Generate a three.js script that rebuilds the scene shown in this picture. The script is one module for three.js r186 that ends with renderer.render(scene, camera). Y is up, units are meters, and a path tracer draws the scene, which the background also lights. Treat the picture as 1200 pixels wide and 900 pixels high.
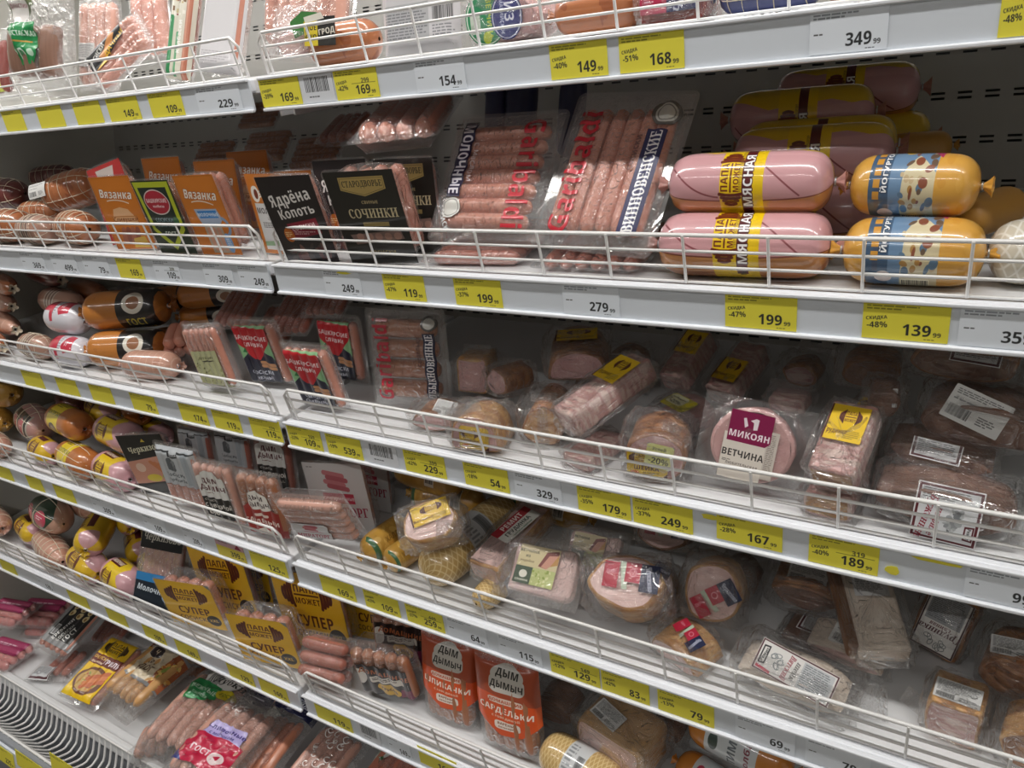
import * as THREE from 'three';
import { mergeGeometries, mergeVertices, toCreasedNormals } from 'three/addons/utils/BufferGeometryUtils.js';
import { RoundedBoxGeometry } from 'three/addons/geometries/RoundedBoxGeometry.js';
import { RectAreaLightUniformsLib } from 'three/addons/lights/RectAreaLightUniformsLib.js';
import { ImprovedNoise } from 'three/addons/math/ImprovedNoise.js';

// ---------------------------------------------------------------- camera, light, exposure
RectAreaLightUniformsLib.init();
const scene = new THREE.Scene();
scene.background = new THREE.Color(0x0b0b0c);
const R = THREE.MathUtils.degToRad;
const W = 1200, H = 900, F = 900;
const camera = new THREE.PerspectiveCamera(2 * Math.atan(H / 2 / F) * 180 / Math.PI, W / H, 0.02, 40);
camera.rotation.order = 'YXZ';
camera.position.set(0, 1.55, 0.85);
camera.rotation.set(R(-13.1), R(31.6), 0);
camera.updateMatrixWorld(true);
const renderer = new THREE.WebGLRenderer({ antialias: true });
renderer.toneMapping = THREE.LinearToneMapping;
renderer.toneMappingExposure = 2.25;
renderer.shadowMap.enabled = true;

const LAMP_ROWS = [[0.78, 2.95, 16], [3.0, 2.95, 11]];      // z, y, radiance of the ceiling luminaire rows along the aisle
const LAMP_COLOR = 0xfffcf8;

// ---------------------------------------------------------------- seeded random and noise
function rng(seed) { let s = seed >>> 0 || 1; return () => { s = (s + 0x6D2B79F5) | 0; let t = Math.imul(s ^ (s >>> 15), 1 | s); t = (t + Math.imul(t ^ (t >>> 7), 61 | t)) ^ t; return ((t ^ (t >>> 14)) >>> 0) / 4294967296; }; }
const perlin = new ImprovedNoise();
const N3 = (x, y, z) => perlin.noise(x + 37.3, y + 91.7, z + 13.1);
const fbm = (x, y, z, o = 4) => { let s = 0, a = 0.5, f = 1; for (let i = 0; i < o; i++) { s += a * N3(x * f, y * f, z * f); a *= 0.5; f *= 2.03; } return s; };
const clamp = (x, a = 0, b = 1) => Math.min(b, Math.max(a, x));
const lerp = (a, b, t) => a + (b - a) * t;
const smooth = (a, b, x) => { const t = clamp((x - a) / (b - a)); return t * t * (3 - 2 * t); };

// ---------------------------------------------------------------- objects
const taken = {};
function numbered(n) { const k = taken[n] = (taken[n] ?? -1) + 1; return k ? `${n}_${String(k).padStart(3, '0')}` : n; }
function part(name, geo, mat, parent) {
  const m = new THREE.Mesh(geo, mat); m.name = name; m.castShadow = m.receiveShadow = true;
  parent.add(m); return m;
}
function thing(name, label, category, group, kind) {
  const g = new THREE.Group(); g.name = numbered(name); scene.add(g);
  g.userData = { label, category }; if (group) g.userData.group = group; if (kind) g.userData.kind = kind;
  return g;
}
function solo(name, geo, mat, label, category, kind, group) {
  const m = part(numbered(name), geo, mat, scene); m.userData = { label, category };
  if (kind) m.userData.kind = kind; if (group) m.userData.group = group; return m;
}
const box = (x0, x1, y0, y1, z0, z1) => { const g = new THREE.BoxGeometry(x1 - x0, y1 - y0, z1 - z0); g.translate((x0 + x1) / 2, (y0 + y1) / 2, (z0 + z1) / 2); return g; };
const rbox = (x0, x1, y0, y1, z0, z1, r = 0.002, s = 2) => { const g = new RoundedBoxGeometry(x1 - x0, y1 - y0, z1 - z0, s, r); g.translate((x0 + x1) / 2, (y0 + y1) / 2, (z0 + z1) / 2); return g; };
const merge = (gs) => mergeGeometries(gs.map((g) => { const q = g.index ? g.toNonIndexed() : g; for (const k of Object.keys(q.attributes)) if (!['position', 'normal', 'uv'].includes(k)) q.deleteAttribute(k); return q; }));
class Poly extends THREE.Curve { constructor(p) { super(); this.c = new THREE.CatmullRomCurve3(p.map((v) => new THREE.Vector3(...v)), false, 'catmullrom', 0.1); } getPoint(t, o) { return this.c.getPoint(t, o); } }
const tube = (pts, r, n = 8, seg = 6) => new THREE.TubeGeometry(new Poly(pts), n, r, seg, false);
const rod = (a, b, r, seg = 6) => { const A = new THREE.Vector3(...a), B = new THREE.Vector3(...b), d = B.clone().sub(A); const g = new THREE.CylinderGeometry(r, r, d.length(), seg); g.applyQuaternion(new THREE.Quaternion().setFromUnitVectors(new THREE.Vector3(0, 1, 0), d.normalize())); const c = A.add(B).multiplyScalar(0.5); g.translate(c.x, c.y, c.z); return g; };

// ---------------------------------------------------------------- textures
function dataTex(n, fn, srgb = true, rep = 1) {
  const d = new Uint8Array(n * n * 4);
  for (let j = 0; j < n; j++) for (let i = 0; i < n; i++) { const c = fn(i / n, j / n); const k = (j * n + i) * 4; d[k] = clamp(c[0], 0, 255); d[k + 1] = clamp(c[1], 0, 255); d[k + 2] = clamp(c[2], 0, 255); d[k + 3] = 255; }
  const t = new THREE.DataTexture(d, n, n, THREE.RGBAFormat); t.magFilter = THREE.LinearFilter; t.minFilter = THREE.LinearMipmapLinearFilter; t.generateMipmaps = true;
  t.wrapS = t.wrapT = THREE.RepeatWrapping; t.repeat.set(rep, rep); if (srgb) t.colorSpace = THREE.SRGBColorSpace; t.needsUpdate = true; return t;
}
// noise that tiles: blend of four shifted copies
const tile = (f) => (u, v) => { const a = f(u, v), b = f(u - 1, v), c = f(u, v - 1), d = f(u - 1, v - 1); return (a * (1 - u) + b * u) * (1 - v) + (c * (1 - u) + d * u) * v; };
const mixc = (a, b, t) => [lerp(a[0], b[0], t), lerp(a[1], b[1], t), lerp(a[2], b[2], t)];
function mottle(n, base, alt, spot, fx, fy, seed, rep, k = 1.6) {
  const f1 = tile((u, v) => fbm(u * fx, v * fy, seed, 4)), f2 = tile((u, v) => fbm(u * fx * 3.1, v * fy * 3.1, seed + 9, 3));
  return dataTex(n, (u, v) => { let c = mixc(base, alt, clamp(0.5 + f1(u, v) * k)); return mixc(c, spot, smooth(0.16, 0.42, f2(u, v)) * 0.7); }, true, rep);
}
const wrinkle = (() => { const f1 = tile((u, v) => Math.pow(1 - Math.abs(N3(u * 6, v * 4.5, 3.3)), 9)), f2 = tile((u, v) => Math.pow(1 - Math.abs(N3(u * 13 + 4, v * 11, 8.1)), 10)), f3 = tile((u, v) => fbm(u * 9, v * 9, 5, 3)); return dataTex(384, (u, v) => { const h = 255 * clamp(0.45 * f1(u, v) + 0.3 * f2(u, v) + 0.35 * f3(u, v)); return [h, h, h]; }, false, 1); })();

const wrinkle9 = wrinkle.clone(); wrinkle9.repeat.set(9, 9); wrinkle9.needsUpdate = true;
const M = {};
const std = (o) => new THREE.MeshStandardMaterial(o);
const phys = (o) => new THREE.MeshPhysicalMaterial(o);
M.white = std({ color: 0xdedfe0, roughness: 0.42 });
M.wire = std({ color: 0xe9e8e6, roughness: 0.35 });
M.rail = std({ color: 0xd9dfe6, roughness: 0.35 });
M.lip = std({ color: 0xe6e9ee, roughness: 0.3 });
M.enamel = std({ color: 0xc6c5c0, roughness: 0.45 });
M.panel = std({ color: 0xcfcdc4, roughness: 0.5 });
M.grey = std({ color: 0x8a8d92, roughness: 0.5 });
M.paint = std({ color: 0x8c8a86, roughness: 0.9 });
M.floor = std({ color: 0x9a958c, roughness: 0.35, map: mottle(128, [196, 192, 184], [180, 175, 166], [160, 156, 150], 6, 6, 2, 1) });
M.scrap = std({ color: 0xe8dd45, roughness: 0.6 });
M.steel = std({ color: 0x6a6d70, roughness: 0.5, metalness: 0.4 });
M.metal = std({ color: 0xc9ccd0, roughness: 0.3, metalness: 0.9 });
M.twine = std({ color: 0xd9cdb8, roughness: 0.8 });
const film = (o = {}) => phys({ color: 0xffffff, transmission: 0.965, roughness: 0.1, thickness: 0, ior: 1.9, bumpMap: wrinkle, bumpScale: 0.012, side: THREE.DoubleSide, ...o });
M.film = film();
M.filmSoft = film({ bumpScale: 0.003, transmission: 0.97 });
M.filmBag = film({ transmission: 0.93, roughness: 0.11, bumpScale: 0.016 });
M.filmFin = film({ transmission: 0.9, roughness: 0.13 });
M.filmMilky = film({ transmission: 0.86, roughness: 0.16 });
M.filmHard = film({ bumpScale: 0.002, roughness: 0.07, transmission: 0.965, ior: 1.7 });
// meats (textures in tiles of about 10 cm)
const TX = {
  ham: mottle(256, [212, 170, 166], [198, 150, 148], [226, 196, 190], 5, 5, 1, 9),
  hamPale: mottle(256, [226, 196, 190], [216, 180, 172], [238, 218, 212], 5, 5, 4, 9),
  rind: mottle(256, [176, 124, 80], [128, 82, 52], [88, 54, 38], 5, 8, 11, 9, 3),
  rindGold: mottle(256, [206, 164, 108], [172, 120, 72], [126, 82, 50], 5, 7, 17, 9, 2.8),
  bacon: (() => { const f = tile((u, v) => fbm(u * 3, v * 11, 21, 4)), g = tile((u, v) => fbm(u * 6, v * 6, 31, 3)); return dataTex(256, (u, v) => { const t = clamp(0.5 + 2.6 * f(u, v)); return mixc([188, 142, 136], [214, 188, 178], smooth(0.2, 0.85, t + 0.4 * g(u, v))); }, true, 9); })(),
  fat: mottle(256, [226, 214, 200], [214, 196, 178], [200, 172, 150], 5, 4, 41, 9),
  brownMeat: mottle(256, [146, 110, 92], [110, 80, 66], [170, 130, 110], 5, 4, 51, 9, 2),
  saus: mottle(128, [240, 234, 230], [228, 218, 212], [252, 248, 246], 4, 4, 61, 1, 1.4),
  salami: mottle(256, [150, 70, 58], [128, 54, 46], [214, 184, 168], 9, 9, 71, 4, 1.4),
  net: dataTex(64, (u, v) => { const a = Math.abs(((u + v) % 1) - 0.5) * 2, b = Math.abs(((u - v + 1) % 1) - 0.5) * 2; const t = Math.max(smooth(0.8, 0.95, a), smooth(0.8, 0.95, b)); return mixc([196, 150, 92], [232, 214, 176], t); }, true, 1),
};
const skin = (map, o = {}) => phys({ map, roughness: 0.38, clearcoat: 0.3, clearcoatRoughness: 0.2, ...o });
for (const k of ['ham', 'hamPale', 'rind', 'rindGold', 'bacon', 'fat', 'brownMeat', 'salami']) M[k] = skin(TX[k], { bumpMap: wrinkle9, bumpScale: 0.0012, roughness: 0.3, clearcoat: 0.25 });
const sausMats = {};
function sausMat(hex) { return sausMats[hex] ??= skin(TX.saus, { color: hex, roughness: 0.34, clearcoat: 0.35 }); }
M.pinkSaus = sausMat(0xdf9f8b); M.paleSaus = sausMat(0xdfb0a0); M.redSaus = sausMat(0xc07c6c); M.brownSaus = sausMat(0xb87c58);

// ---------------------------------------------------------------- print atlases: every label, wrapper print and price tag is one cell
const ATLAS = 2048, atlases = [];
function newAtlas(clear) {
  const c = document.createElement('canvas'); c.width = c.height = ATLAS; const x = c.getContext('2d');
  if (!clear) { x.fillStyle = '#888'; x.fillRect(0, 0, ATLAS, ATLAS); }
  const t = new THREE.CanvasTexture(c); t.colorSpace = THREE.SRGBColorSpace; t.anisotropy = 8;
  const a = { c, x, t, clear, px: 0, py: 0, rowH: 0, mats: {} }; atlases.push(a); return a;
}
function cell(w, h, draw, clear = false) {
  w = Math.round(w); h = Math.round(h);
  let a = atlases.find((q) => q.clear === clear && (() => { let { px, py, rowH } = q; if (px + w + 4 > ATLAS) { py += rowH + 4; px = 0; rowH = 0; } return py + h + 4 <= ATLAS; })());
  a ??= newAtlas(clear);
  if (a.px + w + 4 > ATLAS) { a.py += a.rowH + 4; a.px = 0; a.rowH = 0; }
  const X = a.px + 2, Y = a.py + 2; a.px += w + 4; a.rowH = Math.max(a.rowH, h);
  const x = a.x; x.save(); x.beginPath(); x.rect(X - 1, Y - 1, w + 2, h + 2); x.clip(); x.translate(X, Y); draw(x, w, h); x.restore();
  return { a, u0: (X + 0.5) / ATLAS, u1: (X + w - 0.5) / ATLAS, v0: 1 - (Y + h - 0.5) / ATLAS, v1: 1 - (Y + 0.5) / ATLAS, w, h };
}
function printMat(c, finish = 'gloss') {
  return c.a.mats[finish] ??= finish === 'paper' ? std({ map: c.a.t, roughness: 0.6 })
    : phys({ map: c.a.t, roughness: finish === 'casing' ? 0.3 : 0.34, clearcoat: finish === 'casing' ? 1 : 0.5, clearcoatRoughness: finish === 'casing' ? 0.05 : 0.1, side: THREE.DoubleSide, ...(c.a.clear ? { transparent: true } : {}), ...(finish === 'gloss' ? { bumpMap: wrinkle, bumpScale: 0.0006 } : {}) });
}
function toCell(geo, c) { const uv = geo.attributes.uv; for (let i = 0; i < uv.count; i++) uv.setXY(i, lerp(c.u0, c.u1, clamp(uv.getX(i))), lerp(c.v0, c.v1, clamp(uv.getY(i)))); return geo; }
const FONT = 'sans-serif';
function text(x, s, cx, cy, size, color, { bold = true, rot = 0, sx = 1, align = 'center', stroke, sw = 4, font = FONT, italic = false, fit = 0 } = {}) {
  x.save(); x.translate(cx, cy); x.rotate(rot * Math.PI / 180); x.scale(sx, 1); x.font = `${italic ? 'italic ' : ''}${bold ? 'bold ' : ''}${size}px ${font}`; x.textAlign = align; x.textBaseline = 'middle'; if (fit) { const m = x.measureText(s).width * sx; if (m > fit) x.scale(fit / m, 1); }
  if (stroke) { x.strokeStyle = stroke; x.lineWidth = sw; x.lineJoin = 'round'; x.strokeText(s, 0, 0); }
  x.fillStyle = color; x.fillText(s, 0, 0); x.restore();
}
const rect = (x, c, a, b, w, h) => { x.fillStyle = c; x.fillRect(a, b, w, h); };
function rrect(x, c, a, b, w, h, r, line) { x.beginPath(); x.moveTo(a + r, b); x.arcTo(a + w, b, a + w, b + h, r); x.arcTo(a + w, b + h, a, b + h, r); x.arcTo(a, b + h, a, b, r); x.arcTo(a, b, a + w, b, r); x.closePath(); if (line) { x.strokeStyle = c; x.lineWidth = line; x.stroke(); } else { x.fillStyle = c; x.fill(); } }
function oval(x, c, cx, cy, rx, ry, rot = 0, line) { x.beginPath(); x.ellipse(cx, cy, rx, ry, rot, 0, Math.PI * 2); if (line) { x.strokeStyle = c; x.lineWidth = line; x.stroke(); } else { x.fillStyle = c; x.fill(); } }
function poly(x, c, pts, line) { x.beginPath(); pts.forEach(([a, b], i) => (i ? x.lineTo(a, b) : x.moveTo(a, b))); x.closePath(); if (line) { x.strokeStyle = c; x.lineWidth = line; x.stroke(); } else { x.fillStyle = c; x.fill(); } }
function fine(x, color, a, b, w, h, rows, seed = 1) { const r = rng(seed * 77 + 5); const st = h / rows; x.fillStyle = color; for (let i = 0; i < rows; i++) { let p = a; const end = a + w * (i === rows - 1 ? 0.6 : 0.85 + 0.15 * r()); while (p < end) { const l = Math.min(end - p, st * (0.8 + 2.5 * r())); x.fillRect(p, b + i * st, l, st * 0.5); p += l + st * 0.4; } } }
function bars(x, a, b, w, h, seed = 1) { const r = rng(seed); let p = a; x.fillStyle = '#222'; while (p < a + w) { const l = w * (0.01 + 0.03 * r()); x.fillRect(p, b, l, h); p += l + w * (0.012 + 0.03 * r()); } }

// ---------------------------------------------------------------- the shelf frames, and pixels to places on them
const TILT = R(13), SHELF_Y = { 1: 1.7365, 2: 1.459, 3: 1.201, 4: 0.9475, 5: 0.688, 6: 0.4 };
const frame = {}; for (const s in SHELF_Y) frame[s] = new THREE.Matrix4().makeTranslation(0, SHELF_Y[s], 0).multiply(new THREE.Matrix4().makeRotationX(+s === 6 ? 0 : TILT));
const inv = {}; for (const s in frame) inv[s] = frame[s].clone().invert();
function ray(s, px, py) { const d = new THREE.Vector3((px - W / 2) / F, -(py - H / 2) / F, -1).applyQuaternion(camera.quaternion); const o = camera.position.clone().applyMatrix4(inv[s]); d.transformDirection(inv[s]); return [o, d]; }
function onHeight(s, px, py, h) { const [o, d] = ray(s, px, py); return o.addScaledVector(d, (h - o.y) / d.y); }
function onDepth(s, px, py, z) { const [o, d] = ray(s, px, py); return o.addScaledVector(d, (z - o.z) / d.z); }
const tmpV = new THREE.Vector3();
function toPixel(v) { v.applyMatrix4(camera.matrixWorldInverse); return [W / 2 - F * v.x / v.z, H / 2 + F * v.y / v.z]; }
function extent(g) {           // box of a thing in the photograph's pixels
  g.updateMatrixWorld(true); let b = [1e9, 1e9, -1e9, -1e9];
  g.traverse((o) => { if (!o.isMesh) return; const p = o.geometry.attributes.position, n = Math.max(1, Math.floor(p.count / 400)); for (let i = 0; i < p.count; i += n) { const [x, y] = toPixel(tmpV.fromBufferAttribute(p, i).applyMatrix4(o.matrixWorld)); b = [Math.min(b[0], x), Math.min(b[1], y), Math.max(b[2], x), Math.max(b[3], y)]; } });
  return b;
}
function lowest(g) { let m = 1e9; g.updateMatrixWorld(true); const w = g.matrixWorld.clone().invert(); g.traverse((o) => { if (!o.isMesh) return; const p = o.geometry.attributes.position; const k = new THREE.Matrix4().multiplyMatrices(w, o.matrixWorld).premultiply(new THREE.Matrix4().compose(new THREE.Vector3(), g.userData.q, g.scale)); for (let i = 0; i < p.count; i++) m = Math.min(m, tmpV.fromBufferAttribute(p, i).applyMatrix4(k).y); }); return m - 0.0006; }
const LOG = [], ITEMS = [];
// stand a thing on shelf s (its lowest point h metres above the board, turned by [x, y, z] degrees on the board) where the photograph shows its middle
function put(g, s, bb, { h = 0, rot = [0, 0, 0], size = 'auto', d = null, free = false } = {}) {
  const q = new THREE.Quaternion().setFromEuler(new THREE.Euler(R(rot[0]), R(rot[1]), R(rot[2]), 'YXZ'));
  g.userData.q = q; g.matrixAutoUpdate = true;
  const cx = (bb[0] + bb[2]) / 2, cy = (bb[1] + bb[3]) / 2; let ax = cx, ay = cy, k = size === 'auto' ? 1 : size;
  for (let it = 0; it < 7; it++) {
    g.scale.setScalar(k);
    const low = lowest(g);
    let p; if (d === null) { p = onHeight(s, ax, ay, h); p.y = h - low; } else { p = onDepth(s, ax, ay, -d); if (!free) p.y = h - low; }
    new THREE.Matrix4().compose(p, q, g.scale).premultiply(frame[s]).decompose(g.position, g.quaternion, g.scale);
    const e = extent(g);
    if (it === 6) { const rx = (bb[2] - bb[0]) / (e[2] - e[0]), ry = (bb[3] - bb[1]) / (e[3] - e[1]); LOG.push(`${g.name} s${s} k=${k.toFixed(2)} want/got w ${rx.toFixed(2)} h ${ry.toFixed(2)} low ${(p.y + low).toFixed(3)} local ${p.x.toFixed(2)},${p.y.toFixed(3)},${p.z.toFixed(3)} off ${(cx - (e[0] + e[2]) / 2).toFixed(0)},${(cy - (e[1] + e[3]) / 2).toFixed(0)}`); break; }
    if (size === 'auto' && it > 0) k = clamp(k * Math.sqrt((bb[2] - bb[0]) * (bb[3] - bb[1]) / ((e[2] - e[0]) * (e[3] - e[1]))), 0.62, 1.6);
    ax += cx - (e[0] + e[2]) / 2; ay += cy - (e[1] + e[3]) / 2;
  }
  delete g.userData.q; ITEMS.push({ g, s: +s, h }); return g;
}

// ================================================================ the room and the chilled cabinet
const XL = -2.22, XR = 0.29, XJ = -0.97, ZB = -0.54;
{
  const st = (n, g, m, l, c) => solo(n, g, m, l, c, 'structure');
  st('floor', box(-5, 4, -0.1, 0, -0.9, 4), M.floor, 'pale speckled shop floor in front of the cabinet', 'floor');
  st('ceiling', box(-5, 4, 3.05, 3.15, -0.9, 4), M.paint, 'white shop ceiling above the cabinet', 'ceiling');
  st('wall_rear', box(-5, 4, 0, 3.05, -1.0, -0.9), M.paint, 'shop wall behind the cabinet', 'wall');
  st('wall_opposite', box(-5, 4, 0, 3.05, 4, 4.1), M.paint, 'shop wall across the aisle', 'wall');
  st('wall_left', box(-5.1, -5, 0, 3.05, -0.9, 4), M.paint, 'shop wall at the end of the aisle', 'wall');
  st('wall_right', box(4, 4.1, 0, 3.05, -0.9, 4), M.paint, 'shop wall at the other end of the aisle', 'wall');
}
// ceiling luminaires
for (const [z, y, rad] of LAMP_ROWS) for (const x of [-3.2, -1.6, 0, 1.6]) {
  const g = thing('ceiling_luminaire', z < 2 ? 'long white strip luminaire in the ceiling row beside the cabinet' : 'long white strip luminaire in the ceiling row across the aisle', 'ceiling light', z < 2 ? 'strip lights beside the cabinet' : 'strip lights across the aisle');
  g.position.set(x, y, z);
  part('housing', rbox(-0.75, 0.75, 0, 0.1, -0.06, 0.06, 0.008), M.white, g);
  part('diffuser_lamp', box(-0.74, 0.74, -0.012, 0, -0.05, 0.05), std({ color: 0xffffff, emissive: LAMP_COLOR, emissiveIntensity: 3, roughness: 0.6 }), g);
  const l = new THREE.RectAreaLight(LAMP_COLOR, rad, 1.46, 0.09); l.position.set(x, y - 0.016, z); l.rotation.x = -Math.PI / 2; scene.add(l);
}
// back panel: sheet metal with rows of double slits, open to a dark duct
{
  const g = thing('wall_back', 'grey perforated back panel of the chilled cabinet', 'back panel', null, 'structure');
  const seg = []; const y0 = 0.3, y1 = 2.28, pitch = 0.0645, px = 0.0355, t = 0.0012; let yPrev = y0;
  const sheet = (x0, x1, a, b) => seg.push(box(x0, x1, a, b, ZB - t, ZB));
  for (let y = 1.641 - pitch * 20; y < y1 - 0.02; y += pitch) {
    if (y < y0 + 0.02) continue;
    sheet(XL, XR, yPrev, y);
    for (const o of [0, 0.0075]) { let x = XL; for (let k = 0; ; k++) { const a = XL + 0.02 + k * px, b = a + 0.0185; if (b > XR - 0.01) break; sheet(x, a, y + o, y + o + 0.0035); x = b; } sheet(x, XR, y + o, y + o + 0.0035); }
    sheet(XL, XR, y + 0.0035, y + 0.0075); yPrev = y + 0.011;
  }
  sheet(XL, XR, yPrev, y1);
  part('slotted_sheet', merge(seg), M.enamel, g);
  part('duct', merge([box(XL, XR, y0, y1, ZB - 0.075, ZB - 0.07), box(XL, XR, y1, y1 + 0.005, ZB - 0.075, ZB), box(XL, XR, y0 - 0.005, y0, ZB - 0.075, ZB)]), M.steel, g);
  solo('panel_end', rbox(XL - 0.04, XL, 0, 2.3, -0.62, 0.16, 0.006), M.panel, 'plain off-white end panel closing the cabinet behind the netted sausages', 'end panel', 'structure');
  solo('panel_end', rbox(XR, XR + 0.04, 0, 2.3, -0.62, 0.16, 0.006), M.panel, 'plain off-white end panel closing the cabinet past the brown hams', 'end panel', 'structure');
  solo('cabinet_shell', merge([box(XL, XR, 0, 2.3, -0.66, -0.62)]), M.panel, 'rear casing of the chilled cabinet', 'cabinet', 'structure');
  const c = thing('canopy', 'white canopy over the top shelf with a light strip under its front', 'canopy', null, 'structure');
  part('canopy_board', rbox(XL, XR, 2.2, 2.3, -0.62, 0.0, 0.006), M.white, c);
  part('light_strip_lamp', box(XL + 0.05, XR - 0.05, 2.185, 2.2, -0.05, -0.02), std({ color: 0xffffff, emissive: LAMP_COLOR, emissiveIntensity: 2.5, roughness: 0.6 }), c);
  const l = new THREE.RectAreaLight(LAMP_COLOR, 7, XR - XL - 0.1, 0.03); l.position.set((XL + XR) / 2, 2.183, -0.035); l.rotation.x = -Math.PI / 2; scene.add(l);
}
// bottom well, air grille and kick plate
{
  const g = thing('bottom_deck', 'white bottom deck of the cabinet with a wire air grille along its front', 'cabinet base', null, 'structure');
  part('deck_board', rbox(XL, XR, 0.375, 0.4, ZB, 0.05, 0.004), M.white, g);
  part('deck_lip', rbox(XL, XR, 0.375, 0.409, 0.048, 0.064, 0.005), M.white, g);
  part('grille_well', merge([box(XL, XR, 0.05, 0.06, -0.2, 0.14), box(XL, XR, 0.2, 0.375, 0.056, 0.06), box(XL, XR, 0.05, 0.375, -0.21, -0.2)]), M.grey, g);
  part('front_bumper', rbox(XL, XR, 0.345, 0.396, 0.166, 0.182, 0.004), M.grey, g);
  part('kick_plate', rbox(XL, XR, 0.0, 0.345, 0.14, 0.17, 0.004), M.grey, g);
  part('price_rail', rbox(XL, XR, 0.343, 0.39, 0.182, 0.188, 0.002), M.rail, g);
  const bar = tube([[0, 0.403, 0.062], [0, 0.385, 0.064], [0, 0.352, 0.072], [0, 0.338, 0.09], [0, 0.342, 0.115], [0, 0.365, 0.145], [0, 0.392, 0.166], [0, 0.399, 0.17]], 0.0026, 20, 6);
  for (let x = XL + 0.012, k = 0; x < XR - 0.01; x += 0.0215, k++) { const m = part('grille_wire', bar, M.wire, g); m.position.x = x; }
  part('grille_frame', merge([rod([XL, 0.403, 0.064], [XR, 0.403, 0.064], 0.0025), rod([XL, 0.398, 0.168], [XR, 0.398, 0.168], 0.003)]), M.wire, g);
}
// shelves with their price rails, and the wire fences clipped on them
const ORD = ['', 'top', 'second', 'third', 'fourth', 'fifth'];
for (let s = 1; s <= 5; s++) for (const sec of [0, 1]) {
  const gap = s === 1 ? 0.014 : 0.006, x0 = sec ? XJ + (s === 1 ? 0.001 : 0.004) : XL + 0.004, x1 = sec ? XR - 0.004 : XJ - gap * 1.6;
  const where = sec ? 'in the bay of the striped chubs' : 'in the bay of netted sausages';
  const g = thing('shelf', `white sloping ${ORD[s]} shelf ${where}`, 'shelf', null); g.applyMatrix4(frame[s]);
  part('board', rbox(x0, x1, -0.022, 0, -0.515, -0.006, 0.003), M.white, g);
  part('nose', rbox(x0, x1, -0.02, 0.001, -0.012, 0.001, 0.004), M.lip, g);
  const rail = part('price_rail', rbox(x0, x1, -0.045, 0, 0, 0.004, 0.0015), M.rail, g);
  part('rail_lip', rbox(x0, x1, -0.0475, -0.0425, 0.002, 0.009, 0.0018), M.lip, rail);
  part('rail_lip', rbox(x0, x1, -0.003, 0.0015, 0.001, 0.008, 0.0016), M.lip, rail);
  for (const bx of [x0 + 0.004, x1 - 0.004]) part('bracket', rbox(bx - 0.002, bx + 0.002, -0.06, -0.02, -0.512, -0.05, 0.001), M.white, g);
  // fence
  const f = thing('wire_fence', `white wire fence on the ${ORD[s]} shelf ${where}`, 'wire fence', null); f.applyMatrix4(frame[s]);
  const lean = R(9), fx0 = x0 + 0.012, fx1 = x1 - 0.01, FH = 0.057, at = (x, y) => [x, 0.004 + y * Math.cos(lean), -0.009 + y * Math.sin(lean)];
  part('frame_wire', tube([at(fx0, 0), at(fx0, 0.02), at(fx0, FH - 0.008), at(fx0 + 0.003, FH - 0.002), at(fx0 + 0.01, FH), at(fx0 + 0.1, FH), at((fx0 + fx1) / 2, FH), at(fx1 - 0.1, FH), at(fx1 - 0.01, FH), at(fx1 - 0.003, FH - 0.002), at(fx1, FH - 0.008), at(fx1, 0.02), at(fx1, 0)], 0.0025, 60, 7), M.wire, f);
  for (const y of [0, 0.019, 0.038]) part('horizontal_wire', rod(at(fx0 + 0.004, y), at(fx1 - 0.004, y), 0.0019), M.wire, f);
  const vg = rod([0, -0.001, 0], [0, FH, 0], 0.0018); const n = Math.round((fx1 - fx0 - 0.024) / 0.0935);
  for (let k = 0; k <= n; k++) { const m = part('upright_wire', vg, M.wire, f); m.position.set(...at(fx0 + 0.012 + (fx1 - fx0 - 0.024) * k / n, 0)); m.position.z += 0.002; m.rotation.x = lean; }
}

// ================================================================ builders of goods (each returns a thing at its base; parts are its children)
const sgn = Math.sign, pw = (c, e) => sgn(c) * Math.pow(Math.abs(c), e);
function gridGeo(nu, nv, fn) {            // surface from fn(u, v) -> [x, y, z]; uv = u, v
  const p = [], t = [], ix = [];
  for (let j = 0; j <= nv; j++) for (let i = 0; i <= nu; i++) { p.push(...fn(i / nu, j / nv)); t.push(i / nu, j / nv); }
  for (let j = 0; j < nv; j++) for (let i = 0; i < nu; i++) { const a = j * (nu + 1) + i, b = a + 1, c = a + nu + 1, d = c + 1; ix.push(a, b, d, a, d, c); }
  const g = new THREE.BufferGeometry(); g.setAttribute('position', new THREE.Float32BufferAttribute(p, 3)); g.setAttribute('uv', new THREE.Float32BufferAttribute(t, 2)); g.setIndex(ix); g.computeVertexNormals(); return g;
}
const uvScale = (g, a, b = a) => { const uv = g.attributes.uv; for (let i = 0; i < uv.count; i++) uv.setXY(i, uv.getX(i) * a, uv.getY(i) * b); return g; };
// rounded body along x: radius(t), t in -1..1
function revolve(L, rad, nu = 40, nv = 28, centre = () => [0, 0]) {
  const g = gridGeo(nu, nv, (u, v) => { const t = -Math.cos(u * Math.PI) * 0.55 + (u * 2 - 1) * 0.45, a = (v - 0.5) * 2 * Math.PI, r = rad(t, a), c = centre(t); return [t * L / 2, c[0] + r * Math.sin(a + 0.6), c[1] + r * Math.cos(a + 0.6)]; });
  // seam: average normals of the first and last ring
  const n = g.attributes.normal; for (let i = 0; i <= nu; i++) { const a = i, b = nv * (nu + 1) + i, v = new THREE.Vector3().fromBufferAttribute(n, a).add(new THREE.Vector3().fromBufferAttribute(n, b)).normalize(); n.setXYZ(a, v.x, v.y, v.z); n.setXYZ(b, v.x, v.y, v.z); }
  const uv = g.attributes.uv, p = g.attributes.position; for (let i = 0; i < uv.count; i++) uv.setX(i, p.getX(i) / L + 0.5);
  return g;
}
const sausageCache = {};
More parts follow.
